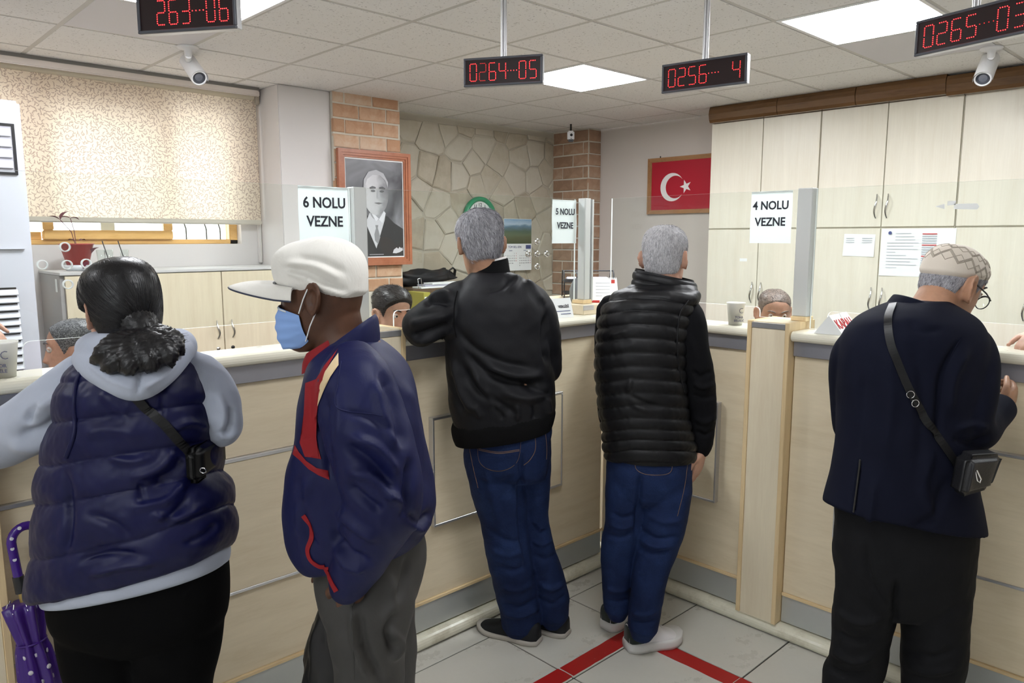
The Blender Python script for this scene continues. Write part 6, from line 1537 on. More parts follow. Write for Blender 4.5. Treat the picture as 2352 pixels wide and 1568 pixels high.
# combed strands over the skull
bvh_h = BVHTree.FromPolygons([v.co for v in mesh_h.vertices], [p.vertices for p in mesh_h.polygons])
for k in range(800):
    v0 = np.array([r_.normal(), r_.normal() * .9 + .3, abs(r_.normal()) + .15]); v0 /= np.linalg.norm(v0); P = []
    st_ = hx(FWm, [v0 * .11 + np.array([0, -.005, .01])])[0]
    for t in np.linspace(0, .92, 12):
        q = st_ * (1 - t) + tie * t; l = bvh_h.find_nearest(Vector(q))
        if l[0] is None: continue
        n_ = l[1]; c_ = Vector(hx(FWm, [[0, -.01, .01]])[0])
        if n_.dot(l[0] - c_) < 0: n_ = -n_
        P.append(l[0] + n_ * .0003)
    if len(P) > 4: g.tube(P, [.0002] + [.0005] * (len(P) - 2) + [.0002], 3, cap=False)
o = g.obj('loose_strands', M_WHAIR, hW, False); o['kind'] = 'stuff'
G().lathe([(.018, -.006), (.026, -.004), (.028, 0), (.026, .004), (.018, .006)], tie, tuple(tie - hx(FWm, [[0, -.07, -.03]])[0]), 20).obj('hair_tie', M_BLACK, hW)
# trousers
l1 = W.L(232, 1520, 0); l2 = W.L(412, 1520, 0)
tr = join(pelvis(W, [(1270, 122, 516, .14), (1330, 122, 520, .15), (1390, 126, 519, .152), (1430, 140, 508, .135), (1475, 190, 455, .085)]),
          limb([W.L(232, 1385, .01), W.L(240, 1470, .0), W.L(250, 1560, .01), [l1[0] + .01, .03, .35], [l1[0] + .015, .04, .08]], [.110, .108, .096, .060, .045], 34, 28), limb([W.L(412, 1385, .01), W.L(408, 1470, .0), W.L(402, 1560, .01), [l2[0] - .01, .05, .35], [l2[0] - .01, .06, .08]], [.112, .108, .096, .060, .045], 34, 28))
meT = fuse('trousers', tr, .0075, 5); W.put('trousers', meT, M_LEGGING)
shoe(W, (l1[0] + .015, -.04), (l1[0] - .02, .2), .095, M_SHOE_BLK, M_BLACK, .025, .08); shoe(W, (l2[0] - .01, -.02), (l2[0] - .03, .22), .095, M_SHOE_BLK, M_BLACK, .025, .08)
# her crossbody bag
P_, N_ = W.drape(bvV, [(300, 900), (345, 945), (392, 990), (436, 1045), (466, 1092)], .004)
bagW = thing('crossbody_bag', 'small black bag on a strap across the navy vest of the woman', 'bag', tuple(W.root.location), RZ_VIEW)
G().ribbon(P_, N_, .021, .003).obj('strap', M_STRAP, bagW)
c = W.L(474, 1048, -.03)
bm = bmesh.new(); bmesh.ops.create_cube(bm, size=1)
bmesh.ops.subdivide_edges(bm, edges=bm.edges[:], cuts=3, use_grid_fill=True)
for v in bm.verts: v.co = Vector((c[0] + v.co.x * .034, c[1] + v.co.y * .18, c[2] + v.co.z * .085))
bmesh.ops.bevel(bm, geom=[e for e in bm.edges if len(e.link_faces) == 2 and e.calc_face_angle(0) > 1], offset=.014, segments=3, affect='EDGES'); g = G(); g.smooth = True; g.bm(bm); g.obj('bag_body', M_STRAP, bagW)
G().lathe([(.007, -.0015), (.009, 0), (.007, .0015), (.005, 0), (.007, -.0015)], tuple(W.L(466, 1080, -.13)), (0, 1, .3), 14).obj('buckle', M_CHROME, bagW)

# ---- old man with cap and mask --------------------------------------------------
Om = Person('old man in a white cap, blue face mask and navy jacket with red panels', -.355, 1.72)
Om.skin = SK_DARK
rowsO = [Om.row(775, 768, 858, .075, .0, e=.95), Om.row(800, 738, 892, .125), Om.row(835, 714, 924, .168), Om.row(890, 700, 950, .195), Om.row(970, 692, 966, .20), Om.row(1050, 676, 982, .20), Om.row(1120, 662, 994, .20), Om.row(1175, 660, 998, .198, tx=.05), Om.row(1225, 672, 990, .19, tx=.14, ty=-.1), Om.row(1255, 690, 978, .18, tx=.2, ty=-.15), Om.row(1268, 702, 968, .172, tx=.22, ty=-.16)]
aO = [Om.L(812, 850, -.13), Om.L(822, 905, -.17), Om.L(842, 990, -.205), Om.L(872, 1085, -.215), Om.L(880, 1150, -.215), Om.L(856, 1225, -.205), Om.L(822, 1295, -.19), Om.L(800, 1340, -.18)]
aO2 = [Om.L(800, 860, .13), Om.L(815, 980, .17), Om.L(830, 1090, .18), Om.L(815, 1200, .17), Om.L(790, 1270, .16)]
meO = fuse('jacket', join(loft(rowsO, 60, 64), limb(aO, [.07, .088, .090, .085, .080, .068, .056, .046], 54, 34), limb(aO2, [.07, .08, .075, .06, .045], 40, 26)), .0058, 6)
co, no = vco(meO), vno(meO); setv(meO, co + no * (waves(co, 81, 20, .0024) + waves(co, 83, 48, .0011))[:, None])
Om.folds(meO, [([(875, 850), (915, 940), (925, 1030)], 13, -.010), ([(860, 870), (880, 960), (910, 1040)], 12, .009), ([(790, 945), (850, 960), (905, 1000)], 9, -.005), ([(800, 1000), (870, 1030), (915, 1090)], 11, .010), ([(790, 1020), (850, 1060), (905, 1120)], 11, -.010), ([(800, 1080), (860, 1100), (915, 1160)], 12, .010), ([(790, 1110), (840, 1150), (880, 1175)], 11, -.010), ([(775, 1170), (820, 1210), (870, 1240)], 11, .008), ([(765, 1215), (800, 1270), (850, 1290)], 10, -.010), ([(770, 1260), (800, 1300), (840, 1310)], 8, .007), ([(930, 870), (960, 960), (975, 1060)], 12, .005), ([(945, 1050), (935, 1130), (930, 1190)], 10, -.012), ([(940, 1180), (965, 1195), (995, 1170)], 9, -.008), ([(945, 1210), (970, 1215), (995, 1190)], 8, .008), ([(880, 1130), (920, 1150), (932, 1180)], 9, .008), ([(745, 900), (745, 1000), (760, 1100)], 10, -.008), ([(690, 1100), (700, 1200), (730, 1270)], 11, -.006), ([(770, 880), (780, 950), (775, 1010)], 9, .004), ([(715, 1090), (690, 1170), (695, 1240)], 12, .006)])
jO = Om.put('jacket', meO, M_NAVY_JACKET); bvO = Om.bvh(meO)
def cp(X, Y): return (540 + X / 2.904, 520 + Y / 2.904)
def cq(X, Y): return (540 + X / 2.76, 1000 + Y / 2.76)
Om.patch(bvO, [cp(690, 818), cp(600, 930), cp(545, 1020), cp(474, 1045), cp(464, 1250), cp(436, 1440), cp(470, 1535), cp(560, 1545), cp(545, 1400), cp(552, 1250), cp(575, 1080), cp(610, 960)], -7, .0022, 'red_panel', M_REDCLOTH, jO)
Om.patch(bvO, [cp(692, 848), cp(694, 928), cp(640, 1005), cp(590, 1110), cp(556, 1200), cp(572, 1060), cp(606, 970), cp(650, 905)], -6, .0026, 'cream_stripe', M_CREAMCLOTH, jO)
Om.patch(bvO, [cq(418, 0), cq(440, 70), cq(470, 135), cq(548, 150), cq(530, 80), cq(516, 0)], -7, .0022, 'red_panel', M_REDCLOTH, jO)
Om.patch(bvO, [cq(384, 60), cq(370, 118), cq(470, 212), cq(530, 250), cq(600, 280), cq(588, 222), cq(520, 205), cq(455, 160), cq(410, 105)], -6, .0022, 'red_band', M_REDCLOTH, jO)
Om.band(bvO, [cq(432, 505), cq(480, 570), cq(488, 640), cq(462, 720), cq(480, 785), cq(530, 825), cq(572, 830)], .010, .002, 'pocket_piping', M_REDCLOTH, .001, jO)
Om.band(bvO, [cq(575, 830), cq(610, 920), cq(645, 985)], .014, .002, 'cuff_lining', M_REDCLOTH, .001, jO)
Om.seam(bvO, [(783, 830), (776, 880), (770, 930), (800, 945), (850, 950), (880, 955)], .0015, 'shoulder_seam', M_NAVY_JACKET, jO)
loft([Om.row(845, 700, 872, .085, .0, tx=.50), Om.row(815, 704, 872, .088, .0, tx=.62), Om.row(785, 716, 868, .080, .0, tx=.70), Om.row(770, 726, 862, .072, .0, tx=.72)], 24, 48, False).obj('collar', M_NAVY_JACKET, jO)
loft([Om.row(830, 696, 800, .07, .0, tx=.5), Om.row(800, 698, 800, .066, .0, tx=.6), Om.row(782, 706, 800, .06, .0, tx=.6)], 18, 40, False).obj('shirt_collar', M_REDCLOTH, Om.root)
FO = head_frame(Om.L(740, 684, .0), 1.42, .12, 0)
wrO = Om.L(804, 1326, -.168)
body = join(head_geo(FO, 1, (1, -1), 1.0, 1.12), limb([hx(FO, [[0, -.025, -.03]])[0], Om.L(780, 770, .0), Om.L(805, 820, .0)], [.056, .06, .08], 14, 24), loft(shrink(rowsO, .78), 30, 32), limb(aO[:-1] + [wrO], [.05, .05, .045, .04, .038, .034, .03, .027], 30, 14), limb(aO2, [.05, .045, .04, .034, .028], 24, 14), hand_geo(wrO, (.0, .18, -1), (0, 1, .1), -1, .5, .9, .0, .9), hand_geo(aO2[-1], (-.2, 0, -1), (-.3, -1, 0), 1, 1.0, .95))
Om.put('body', fuse('body', body, .0043, 3), Om.skin)
eyes(Om, FO, 1.0, hair_mat('grey brow', [(.3, (.03, .03, .03)), (.7, (.12, .12, .12))]))
# cap
M_CAP = cloth('off white cap cotton', (.66, .64, .60), .8, .1, 420, .15, .05, .25)
capo = link('cap', None, Om.root)
crown = hair_cap(FO, lambda v: v[:, 2] - np.interp(v[:, 1], [-.11, .0, .10], [-.012, .020, .040]), lambda v: .010 + .004 * np.clip((v[:, 2] - .02) / .06, 0, 1) + .012 * np.clip((v[:, 1] - .01) / .06, 0, 1) * np.clip((v[:, 2] - .05) / .04, 0, 1), 9, 1.0, .0016, 100, 120, 26).mesh('crown', M_CAP, False)
Om.folds(crown, [([(645, 612), (700, 625), (760, 655), (800, 672)], 7, -.006), ([(650, 605), (720, 610), (780, 640)], 8, .005), ([(700, 640), (760, 668), (810, 680)], 6, .005), ([(680, 590), (740, 600), (800, 630)], 8, -.004), ([(660, 622), (700, 640)], 5, .005)])
Om.put('crown', crown, M_CAP, capo)
vs = []; nu, nr = 24, 8
for i in range(nu + 1):
    u = -1 + 2 * i / nu; a = u * 1.35
    p0 = np.array([.078 * math.sin(a), .012 + .086 * math.cos(a), .046 - .014 * u * u]); p1 = np.array([.090 * math.sin(a * .95), .012 + .088 * math.cos(a) + .118 * max(0, math.cos(a * 1.16)) ** .6, .046 - .048 * u * u])
    for j in range(nr + 1):
        t = j / nr; p = p0 * (1 - t) + p1 * t; p[2] += .012 * math.sin(math.pi * t * .8); vs.append(p)
vs = np.array(vs); fs = [(i * (nr + 1) + j, (i + 1) * (nr + 1) + j, (i + 1) * (nr + 1) + j + 1, i * (nr + 1) + j + 1) for i in range(nu) for j in range(nr)]
N = len(vs); bot = vs - np.array([0, 0, .004]); allv = hx(FO, np.vstack([vs, bot]))
edge = [i * (nr + 1) + nr for i in range(nu + 1)]
fs2 = fs + [tuple(N + q for q in f[::-1]) for f in fs] + [(edge[i], edge[i + 1], N + edge[i + 1], N + edge[i]) for i in range(nu)]
g = G(); g.smooth = True; g.add(allv, fs2).obj('brim', M_CAP, capo)
G().tube(hx(FO, vs[edge] - np.array([0, 0, .003])), .0022, 6).obj('brim_edge', mat('navy piping', (.02, .025, .05), .6), capo)
# mask
M_MASK = mat('blue mask fabric', (.22, .36, .68), .8)
_w = M_MASK.node_tree.nodes.new('ShaderNodeTexWave'); _w.inputs['Scale'].default_value = 1; _w.bands_direction = 'Z'; M_MASK.node_tree.links.new(coords(M_MASK, scale=(1, 1, 18)), _w.inputs['Vector']); setn(M_MASK, bump(M_MASK, _w.outputs['Fac'], .15, .003))
mko = link('face_mask', None, Om.root)
hv_, hl__, hs__ = head_local(80, 90); bh = BVHTree.FromPolygons([Vector(p) for p in hv_], grid_faces(hl__, hs__)); NU, NWv = 44, 30; vs = []
for i in range(NU + 1):
    a = math.radians(-66 + 132 * i / NU); u = abs(i / NU * 2 - 1); zt = -.004 - .026 * u ** 1.6; zb = -.114 + .024 * u ** 2
    for j in range(NWv + 1):
        t = j / NWv; z_ = zb + (zt - zb) * t; h_ = bh.ray_cast(Vector((0, 0, max(-.108, z_))), Vector((math.sin(a), math.cos(a), 0)))[0]
        if h_ is None: h_ = Vector((.05 * math.sin(a), .08 * math.cos(a), z_))
        o_ = .006 + .024 * math.exp(-(a / .62) ** 2) * math.sin(math.pi * min(1, t * .86 + .10)) ** .7 + .0014 * math.sin(t * 26) * (1 - u ** 3)
        vs.append((h_[0] + math.sin(a) * o_, h_[1] + math.cos(a) * o_, z_))
fs = [(i * (NWv + 1) + j, (i + 1) * (NWv + 1) + j, (i + 1) * (NWv + 1) + j + 1, i * (NWv + 1) + j + 1) for i in range(NU) for j in range(NWv)]
g = G(); g.smooth = True; g.add(hx(FO, np.array(vs)), fs); mk = g.obj('mask_fabric', M_MASK, mko, False)
M_ELA = mat('white elastic', (.72, .74, .76), .7)
for sx in (-1, 1):
    for a, b, c_ in (((sx * .069, .030, -.026), (sx * .080, .010, .004), (sx * .082, -.012, .036)), ((sx * .055, .030, -.090), (sx * .074, .006, -.056), (sx * .080, -.018, -.022))):
        G().tube(hx(FO, [a, b, c_]), .0016, 6).obj('ear_loop', M_ELA, mko)
G().tube(hx(FO, [vs[i * (NWv + 1) + NWv - 1] for i in range(8, NU - 7)]), .0022, 6).obj('nose_wire', M_ELA, mko)
# trousers
f1 = Om.L(850, 1500, -.09); f2 = Om.L(830, 1500, .09)
tr = join(pelvis(Om, [(1225, 735, 968, .16), (1290, 728, 978, .165), (1350, 735, 965, .165), (1410, 755, 940, .14)]),
          limb([Om.L(850, 1330, -.07), Om.L(850, 1390, -.085), Om.L(846, 1480, -.09), Om.L(848, 1560, -.085), [f1[0], -.08, .3], [f1[0] - .01, -.08, .07]], [.105, .100, .088, .080, .068, .062], 40, 30), limb([Om.L(860, 1330, .07), Om.L(865, 1390, .085), Om.L(880, 1480, .09), Om.L(885, 1560, .09), [f2[0] + .07, .09, .3], [f2[0] + .08, .09, .07]], [.105, .098, .086, .078, .066, .06], 40, 30))
meT = fuse('trousers', tr, .0065, 5); co, no = vco(meT), vno(meT); setv(meT, co + no * (waves(co, 91, 20, .0022) + waves(co, 92, 48, .0008))[:, None])
Om.folds(meT, [([(810, 1390), (815, 1470), (850, 1568)], 8, .009), ([(822, 1400), (840, 1490), (880, 1568)], 9, -.008), ([(880, 1300), (905, 1380), (880, 1440)], 12, .007), ([(905, 1400), (890, 1450), (905, 1500)], 9, -.010), ([(890, 1440), (920, 1480), (895, 1520)], 9, .009), ([(845, 1330), (830, 1370), (808, 1390)], 6, -.006), ([(940, 1270), (925, 1340), (905, 1390)], 9, -.007)])
tO = Om.put('trousers', meT, M_GTROUSER); bvT = Om.bvh(meT)
Om.seam(bvT, [(866, 1300), (835, 1350), (808, 1388)], .003, 'pocket_edge', M_GTROUSER, tO); Om.seam(bvT, [(808, 1392), (811, 1470), (814, 1560)], .0012, 'side_seam', M_GTROUSER, tO)
shoe(Om, (f1[0] + .06, -.08), (f1[0] - .21, -.10), .1, M_SHOE_BLK, M_BLACK, .028, .085); shoe(Om, (f2[0] + .14, .09), (f2[0] - .12, .09), .1, M_SHOE_BLK, M_BLACK, .028, .085)
# dark carrier bag in his far hand
cb = thing('carrier_bag', 'dark crumpled carrier bag held behind the leg of the old man', 'bag', tuple(Om.root.location), RZ_VIEW)
hp = aO2[-1] + np.array([-.055, .03, -.10])
bm = bmesh.new(); bmesh.ops.create_icosphere(bm, subdivisions=4, radius=1)
c = np.array([hp[0] - .0, hp[1] + .0, hp[2] - .25])
for v_ in bm.verts:
    p = v_.co.copy(); k = 1 + noise.noise(p * 2.6) * .22 + noise.noise(p * 7) * .07; s_ = 1 - .45 * max(0, p.z); v_.co = (c[0] + p.x * .075 * k * s_, c[1] + p.y * .05 * k * s_, c[2] + p.z * .21)
g = G(); g.smooth = True; g.bm(bm); g.obj('bag_body', mat('black plastic film', (.012, .012, .013), .3), cb)
for q in (-.02, .02): G().tube([c + np.array([q, 0, .19]), hp + np.array([q, 0, .02]), hp + np.array([0, 0, .05])], .005, 6).obj('handle', MATS['black plastic film'], cb)

# ---- man in the blazer ----------------------------------------------------------
Cm = Person('old man in a knitted skullcap, glasses and dark navy blazer at the right', 1.115, 2.2)
Cm.skin = SK_MED
rowsC = [Cm.row(690, 2062, 2168, .07, .02), Cm.row(710, 2012, 2204, .10, .01), Cm.row(738, 1968, 2238, .13), Cm.row(785, 1940, 2254, .15), Cm.row(860, 1932, 2254, .158), Cm.row(940, 1932, 2242, .158), Cm.row(1020, 1926, 2232, .158), Cm.row(1090, 1915, 2234, .162, tx=-.03), Cm.row(1145, 1904, 2246, .168, tx=-.12, ty=-.08), Cm.row(1180, 1896, 2252, .17, tx=-.17, ty=-.12), Cm.row(1190, 1896, 2252, .168, tx=-.18, ty=-.12)]
aC = [Cm.L(2205, 775, -.0), Cm.L(2224, 815, -.02), Cm.L(2232, 890, -.06), Cm.L(2226, 960, -.08), Cm.L(2240, 990, -.05), Cm.L(2272, 962, .04), Cm.L(2296, 936, .10)]
aC2 = [Cm.L(1985, 780, .03), Cm.L(1968, 830, .06), Cm.L(1962, 920, .09), Cm.L(1966, 985, .12), Cm.L(2010, 960, .22), Cm.L(2060, 920, .27)]
meC = fuse('blazer', join(loft(rowsC, 60, 64), limb(aC, [.062, .074, .070, .064, .062, .056, .048], 50, 32), limb(aC2, [.062, .074, .068, .062, .055, .045], 44, 28)), .006, 6)
co, no = vco(meC), vno(meC); setv(meC, co + no * (waves(co, 101, 14, .0022) + waves(co, 103, 40, .0006))[:, None])
Cm.folds(meC, [([(2205, 780), (2165, 860), (2155, 960), (2150, 1010)], 8, -.010), ([(2225, 800), (2190, 870), (2182, 950)], 10, .006), ([(2190, 1005), (2230, 1018), (2280, 1000)], 8, -.008), ([(2195, 985), (2235, 975), (2270, 985)], 8, .007), ([(2040, 800), (2050, 920), (2030, 1060)], 14, .005), ([(2095, 780), (2120, 900), (2110, 1080)], 14, -.005), ([(2140, 1030), (2120, 1120), (2150, 1200)], 13, .008), ([(2175, 1100), (2140, 1190), (2095, 1210)], 12, -.006), ([(1985, 860), (1975, 960), (1960, 1060)], 10, -.004), ([(2010, 1100), (2000, 1180), (1985, 1240)], 10, .008), ([(2080, 740), (2120, 760), (2170, 755)], 9, -.004), ([(1975, 1060), (1966, 1130), (1957, 1210)], 3.5, -.012)])
jC = Cm.put('blazer', meC, M_BLAZER); bvC = Cm.bvh(meC)
Cm.seam(bvC, [(1976, 1055), (1966, 1130), (1957, 1195)], .003, 'vent', M_DARK, jC); Cm.seam(bvC, [(2208, 775), (2170, 850), (2157, 930), (2150, 1000)], .0018, 'armhole_seam', M_BLAZER, jC)
loft([Cm.row(745, 2036, 2188, .096, .02, tx=-.34), Cm.row(724, 2044, 2186, .096, .025, tx=-.37), Cm.row(702, 2058, 2178, .084, .03, tx=-.40), Cm.row(698, 2064, 2172, .076, .03, tx=-.40)], 24, 44, False).obj('collar', M_BLAZER, jC)
FC = head_frame(Cm.L(2180, 664, .07), -1.22, .42, -.03)
wC = Cm.L(2298, 936, .10)
body = join(head_geo(FC, 1.0, (1, -1), 1.0, (1.25, .7)), limb([hx(FC, [[0, -.03, -.03]])[0], Cm.L(2140, 710, .03), Cm.L(2115, 760, .02)], [.056, .062, .08], 14, 24), loft(shrink(rowsC, .78), 30, 32), limb(aC[:-1] + [wC], [.045, .045, .042, .038, .036, .032, .028], 28, 14), limb(aC2, [.045, .045, .042, .036, .03, .026], 24, 14), hand_geo(wC, (.55, .35, .25), (-.5, .8, .2), 1, .95, .95, .03, .8), hand_geo(aC2[-1], (.9, .05, .3), (0, 0, 1), 1, .6, .95))
Cm.put('body', fuse('body', body, .0043, 3), Cm.skin)
eyes(Cm, FC, 1.0, MATS['grey brow'])
sl_ = hair_cap(FC, lambda v: np.minimum(v[:, 2] - np.interp(v[:, 1], [-.1, -.04, -.02, .01, .03, .05], [-.035, -.03, .034, .036, .0, .04]), .05 + .35 * v[:, 1] - v[:, 2]), .0025, 5, 1.0, .0006).mesh('hair', M_GREYHAIR, False)
hC = link('hair', sl_, Cm.root); strand_obj(sl_, 5000, .009, .0004, lambda p, n: -FC[3] - FC[2] * .3, 8, .2, .15, S_GREY, hC)
M_KUFI = cloth('beige knitted skullcap', (.56, .50, .43), .9, .2, 500, .3, .05)
cape = lambda v: v[:, 2] - (.036 + .30 * v[:, 1])
kf = hair_cap(FC, cape, .0085, 9, 1.0, .0006, 110, 130, 30).mesh('skullcap', M_KUFI, False); kfo = Cm.put('skullcap', kf, M_KUFI); bk = BVHTree.FromPolygons([v.co for v in kf.vertices], [p.vertices for p in kf.polygons])
M_KLINE = mat('skullcap openwork', (.36, .315, .265), .9)
cc0 = Vector(hx(FC, [[0, -.005, .02]])[0])
def on_cap(az_, el_, off=.0004):
    p = hx(FC, [[0, -.005, .02]])[0]; d = F3(FC, az_, el_); l = bk.ray_cast(cc0, Vector(d)); return None if l[0] is None else l[0] + Vector(d) * off
def F3(F, az_, el_): return F[1] * math.sin(az_) * math.cos(el_) + F[2] * math.cos(az_) * math.cos(el_) + F[3] * math.sin(el_)
nd = 9
for lv, (e0, e1) in enumerate(((.34, .72), (.72, 1.02))):
    for o_ in (0, .055, .11):
        for ph in (0, 1):
            P = []
            for k in range(nd * 14 + 1):
                t = k / 14; a_ = t * 2 * math.pi / nd; w_ = abs((t + .5 * ph + .5 * lv) % 1 * 2 - 1); el_ = e0 + o_ * (.6 if w_ < 2 else 0) * (1 - lv * .3) + (e1 - e0 - .1) * w_
                q = on_cap(a_, el_)
                if q is not None: P.append(q)
                else:
                    if len(P) > 3: G().tube(P, .0011, 4, cap=False).obj('stitch_line', M_KLINE, kfo)
                    P = []
            if len(P) > 3 and (ph == 0 or o_ == 0): G().tube(P, .0011, 4, cap=False).obj('stitch_line', M_KLINE, kfo)
# glasses
gl = link('glasses', None, Cm.root); M_GF = mat('dark glasses frame', (.012, .013, .022), .25)
for sx in (-1, 1):
    ring_ = [(sx * .034 + .025 * math.cos(t), .112 - .010 * abs((sx * .034 + .025 * math.cos(t)) / .06) ** 2, .004 + .020 * math.sin(t)) for t in np.linspace(0, 2 * math.pi, 25)]
    G().tube(hx(FC, ring_), .0016, 6, cap=False).obj('rim', M_GF, gl)
    G().tube(hx(FC, [(sx * .034 + .024 * math.cos(t), .112 - .010 * abs((sx * .034 + .024 * math.cos(t)) / .06) ** 2, .010 + .016 * math.sin(t)) for t in np.linspace(.1, math.pi - .1, 12)]), .0022, 6).obj('top_rim', M_GF, gl)
    G().add(hx(FC, [(sx * .034, .1115, .004)] + [(p[0], p[1], p[2]) for p in ring_[:-1]]), [(0, 1 + i, 1 + (i + 1) % 24) for i in range(24)]).obj('lens', M_GLASS, gl)
    G().tube(hx(FC, [(sx * .060, .104, .012), (sx * .074, .06, .018), (sx * .0765, .0, .026), (sx * .074, -.022, .012)]), .0022, 6).obj('temple', M_GF, gl)
G().tube(hx(FC, [(-.010, .113, .008), (0, .118, .011), (.010, .113, .008)]), .0016, 6).obj('bridge', M_GF, gl)
# trousers
g1, g2 = Cm.L(1972, 1500, 0), Cm.L(2145, 1500, -.02)
tr = join(pelvis(Cm, [(1150, 1925, 2232, .14), (1220, 1922, 2232, .15), (1290, 1924, 2228, .15), (1360, 1930, 2222, .125), (1400, 1950, 2200, .09)]),
          limb([Cm.L(1992, 1310, .0), Cm.L(1988, 1390, .0), Cm.L(1976, 1460, .02), Cm.L(1966, 1530, .03), [g1[0] - .01, .04, .25], [g1[0] - .01, .05, .06]], [.092, .092, .088, .084, .076, .070], 44, 30), limb([Cm.L(2150, 1310, -.02), Cm.L(2150, 1390, -.03), Cm.L(2148, 1460, -.03), Cm.L(2144, 1530, -.02), [g2[0], -.01, .25], [g2[0], .0, .06]], [.096, .097, .095, .092, .082, .074], 44, 30))
meT = fuse('trousers', tr, .0065, 5); co, no = vco(meT), vno(meT); setv(meT, co + no * (waves(co, 111, 20, .0022) + waves(co, 112, 48, .0008))[:, None])
Cm.folds(meT, [([(2062, 1330), (2055, 1400), (2058, 1440)], 8, -.014), ([(1920, 1400), (1970, 1430), (2030, 1420)], 9, .007), ([(1910, 1440), (1960, 1470), (2015, 1460)], 9, -.007), ([(1905, 1490), (1960, 1520), (2010, 1505)], 9, .008), ([(1900, 1530), (1950, 1550), (2000, 1545)], 8, -.008), ([(2075, 1490), (2140, 1510), (2200, 1490)], 9, -.006), ([(2080, 1530), (2140, 1545), (2205, 1530)], 8, .006), ([(1990, 1250), (2000, 1330), (2040, 1400)], 9, -.006)])
Cm.put('trousers', meT, M_BTROUSER)
shoe(Cm, (g1[0] - .04, .0), (g1[0] + .08, .24), .1, M_SHOE_BLK, M_BLACK, .028, .085); shoe(Cm, (g2[0] - .03, -.05), (g2[0] + .13, .17), .1, M_SHOE_BLK, M_BLACK, .028, .085)
# his shoulder bag
bagC = thing('shoulder_bag', 'black leather shoulder bag hanging at the hip of the skullcap man', 'bag', tuple(Cm.root.location), RZ_VIEW)
P_, N_ = Cm.drape(bvC, [(2052, 700), (2040, 735), (2046, 790), (2068, 850), (2098, 915), (2130, 970), (2172, 1030), (2208, 1085)], .004)
G().ribbon(P_, N_, .021, .003).obj('strap', M_STRAP, bagC)
def on_blazer(px, py, off=.008): h = Cm.hit(bvC, px, py); return h[0] + h[1] * off, h[1]
for (a_, b_) in ((2090, 905), (2100, 925)):
    p, n_ = on_blazer((a_ + b_) / 2 if False else a_, b_, .006); G().lathe([(.010, -.0012), (.0115, 0), (.010, .0012), (.0085, 0), (.010, -.0012)], p, n_, 18).obj('ring', M_CHROME, bagC)
c = Cm.L(2240, 1082, -.17); bm = bmesh.new(); bmesh.ops.create_cube(bm, size=1); bmesh.ops.subdivide_edges(bm, edges=bm.edges[:], cuts=5, use_grid_fill=True)
for v_ in bm.verts:
    p = v_.co; t_ = 1 + .12 * p.z; v_.co = Vector((c[0] + p.x * .125 * t_ + .02 * p.z, c[1] + p.y * .075 + p.x * .05, c[2] + p.z * .11 * (1 - .15 * p.x)))
bmesh.ops.bevel(bm, geom=[e for e in bm.edges if len(e.link_faces) == 2 and e.calc_face_angle(0) > 1], offset=.016, segments=3, affect='EDGES'); bmesh.ops.smooth_vert(bm, verts=bm.verts[:], factor=.5, use_axis_x=True, use_axis_y=True, use_axis_z=True)
g = G(); g.smooth = True; g.bm(bm); M_BAGL = mat('grained black leather', (.010, .010, .012), .45); setn(M_BAGL, bump(M_BAGL, noise_tex(M_BAGL, coords(M_BAGL), 140, 3), .5, .002)); g.obj('bag_body', M_BAGL, bagC)
q = c + np.array([-.035, -.045, .02]); G().tube([q + np.array([-.01, 0, .012]), q + np.array([.0, -.006, .016]), q + np.array([.012, 0, .01]), q + np.array([.004, -.004, -.004]), q + np.array([.01, -.006, -.03]), q + np.array([.018, -.006, -.036]), q + np.array([.02, -.006, -.026]), q + np.array([.006, -.006, .0])], .0022, 6).obj('snap_hook', M_CHROME, bagC)

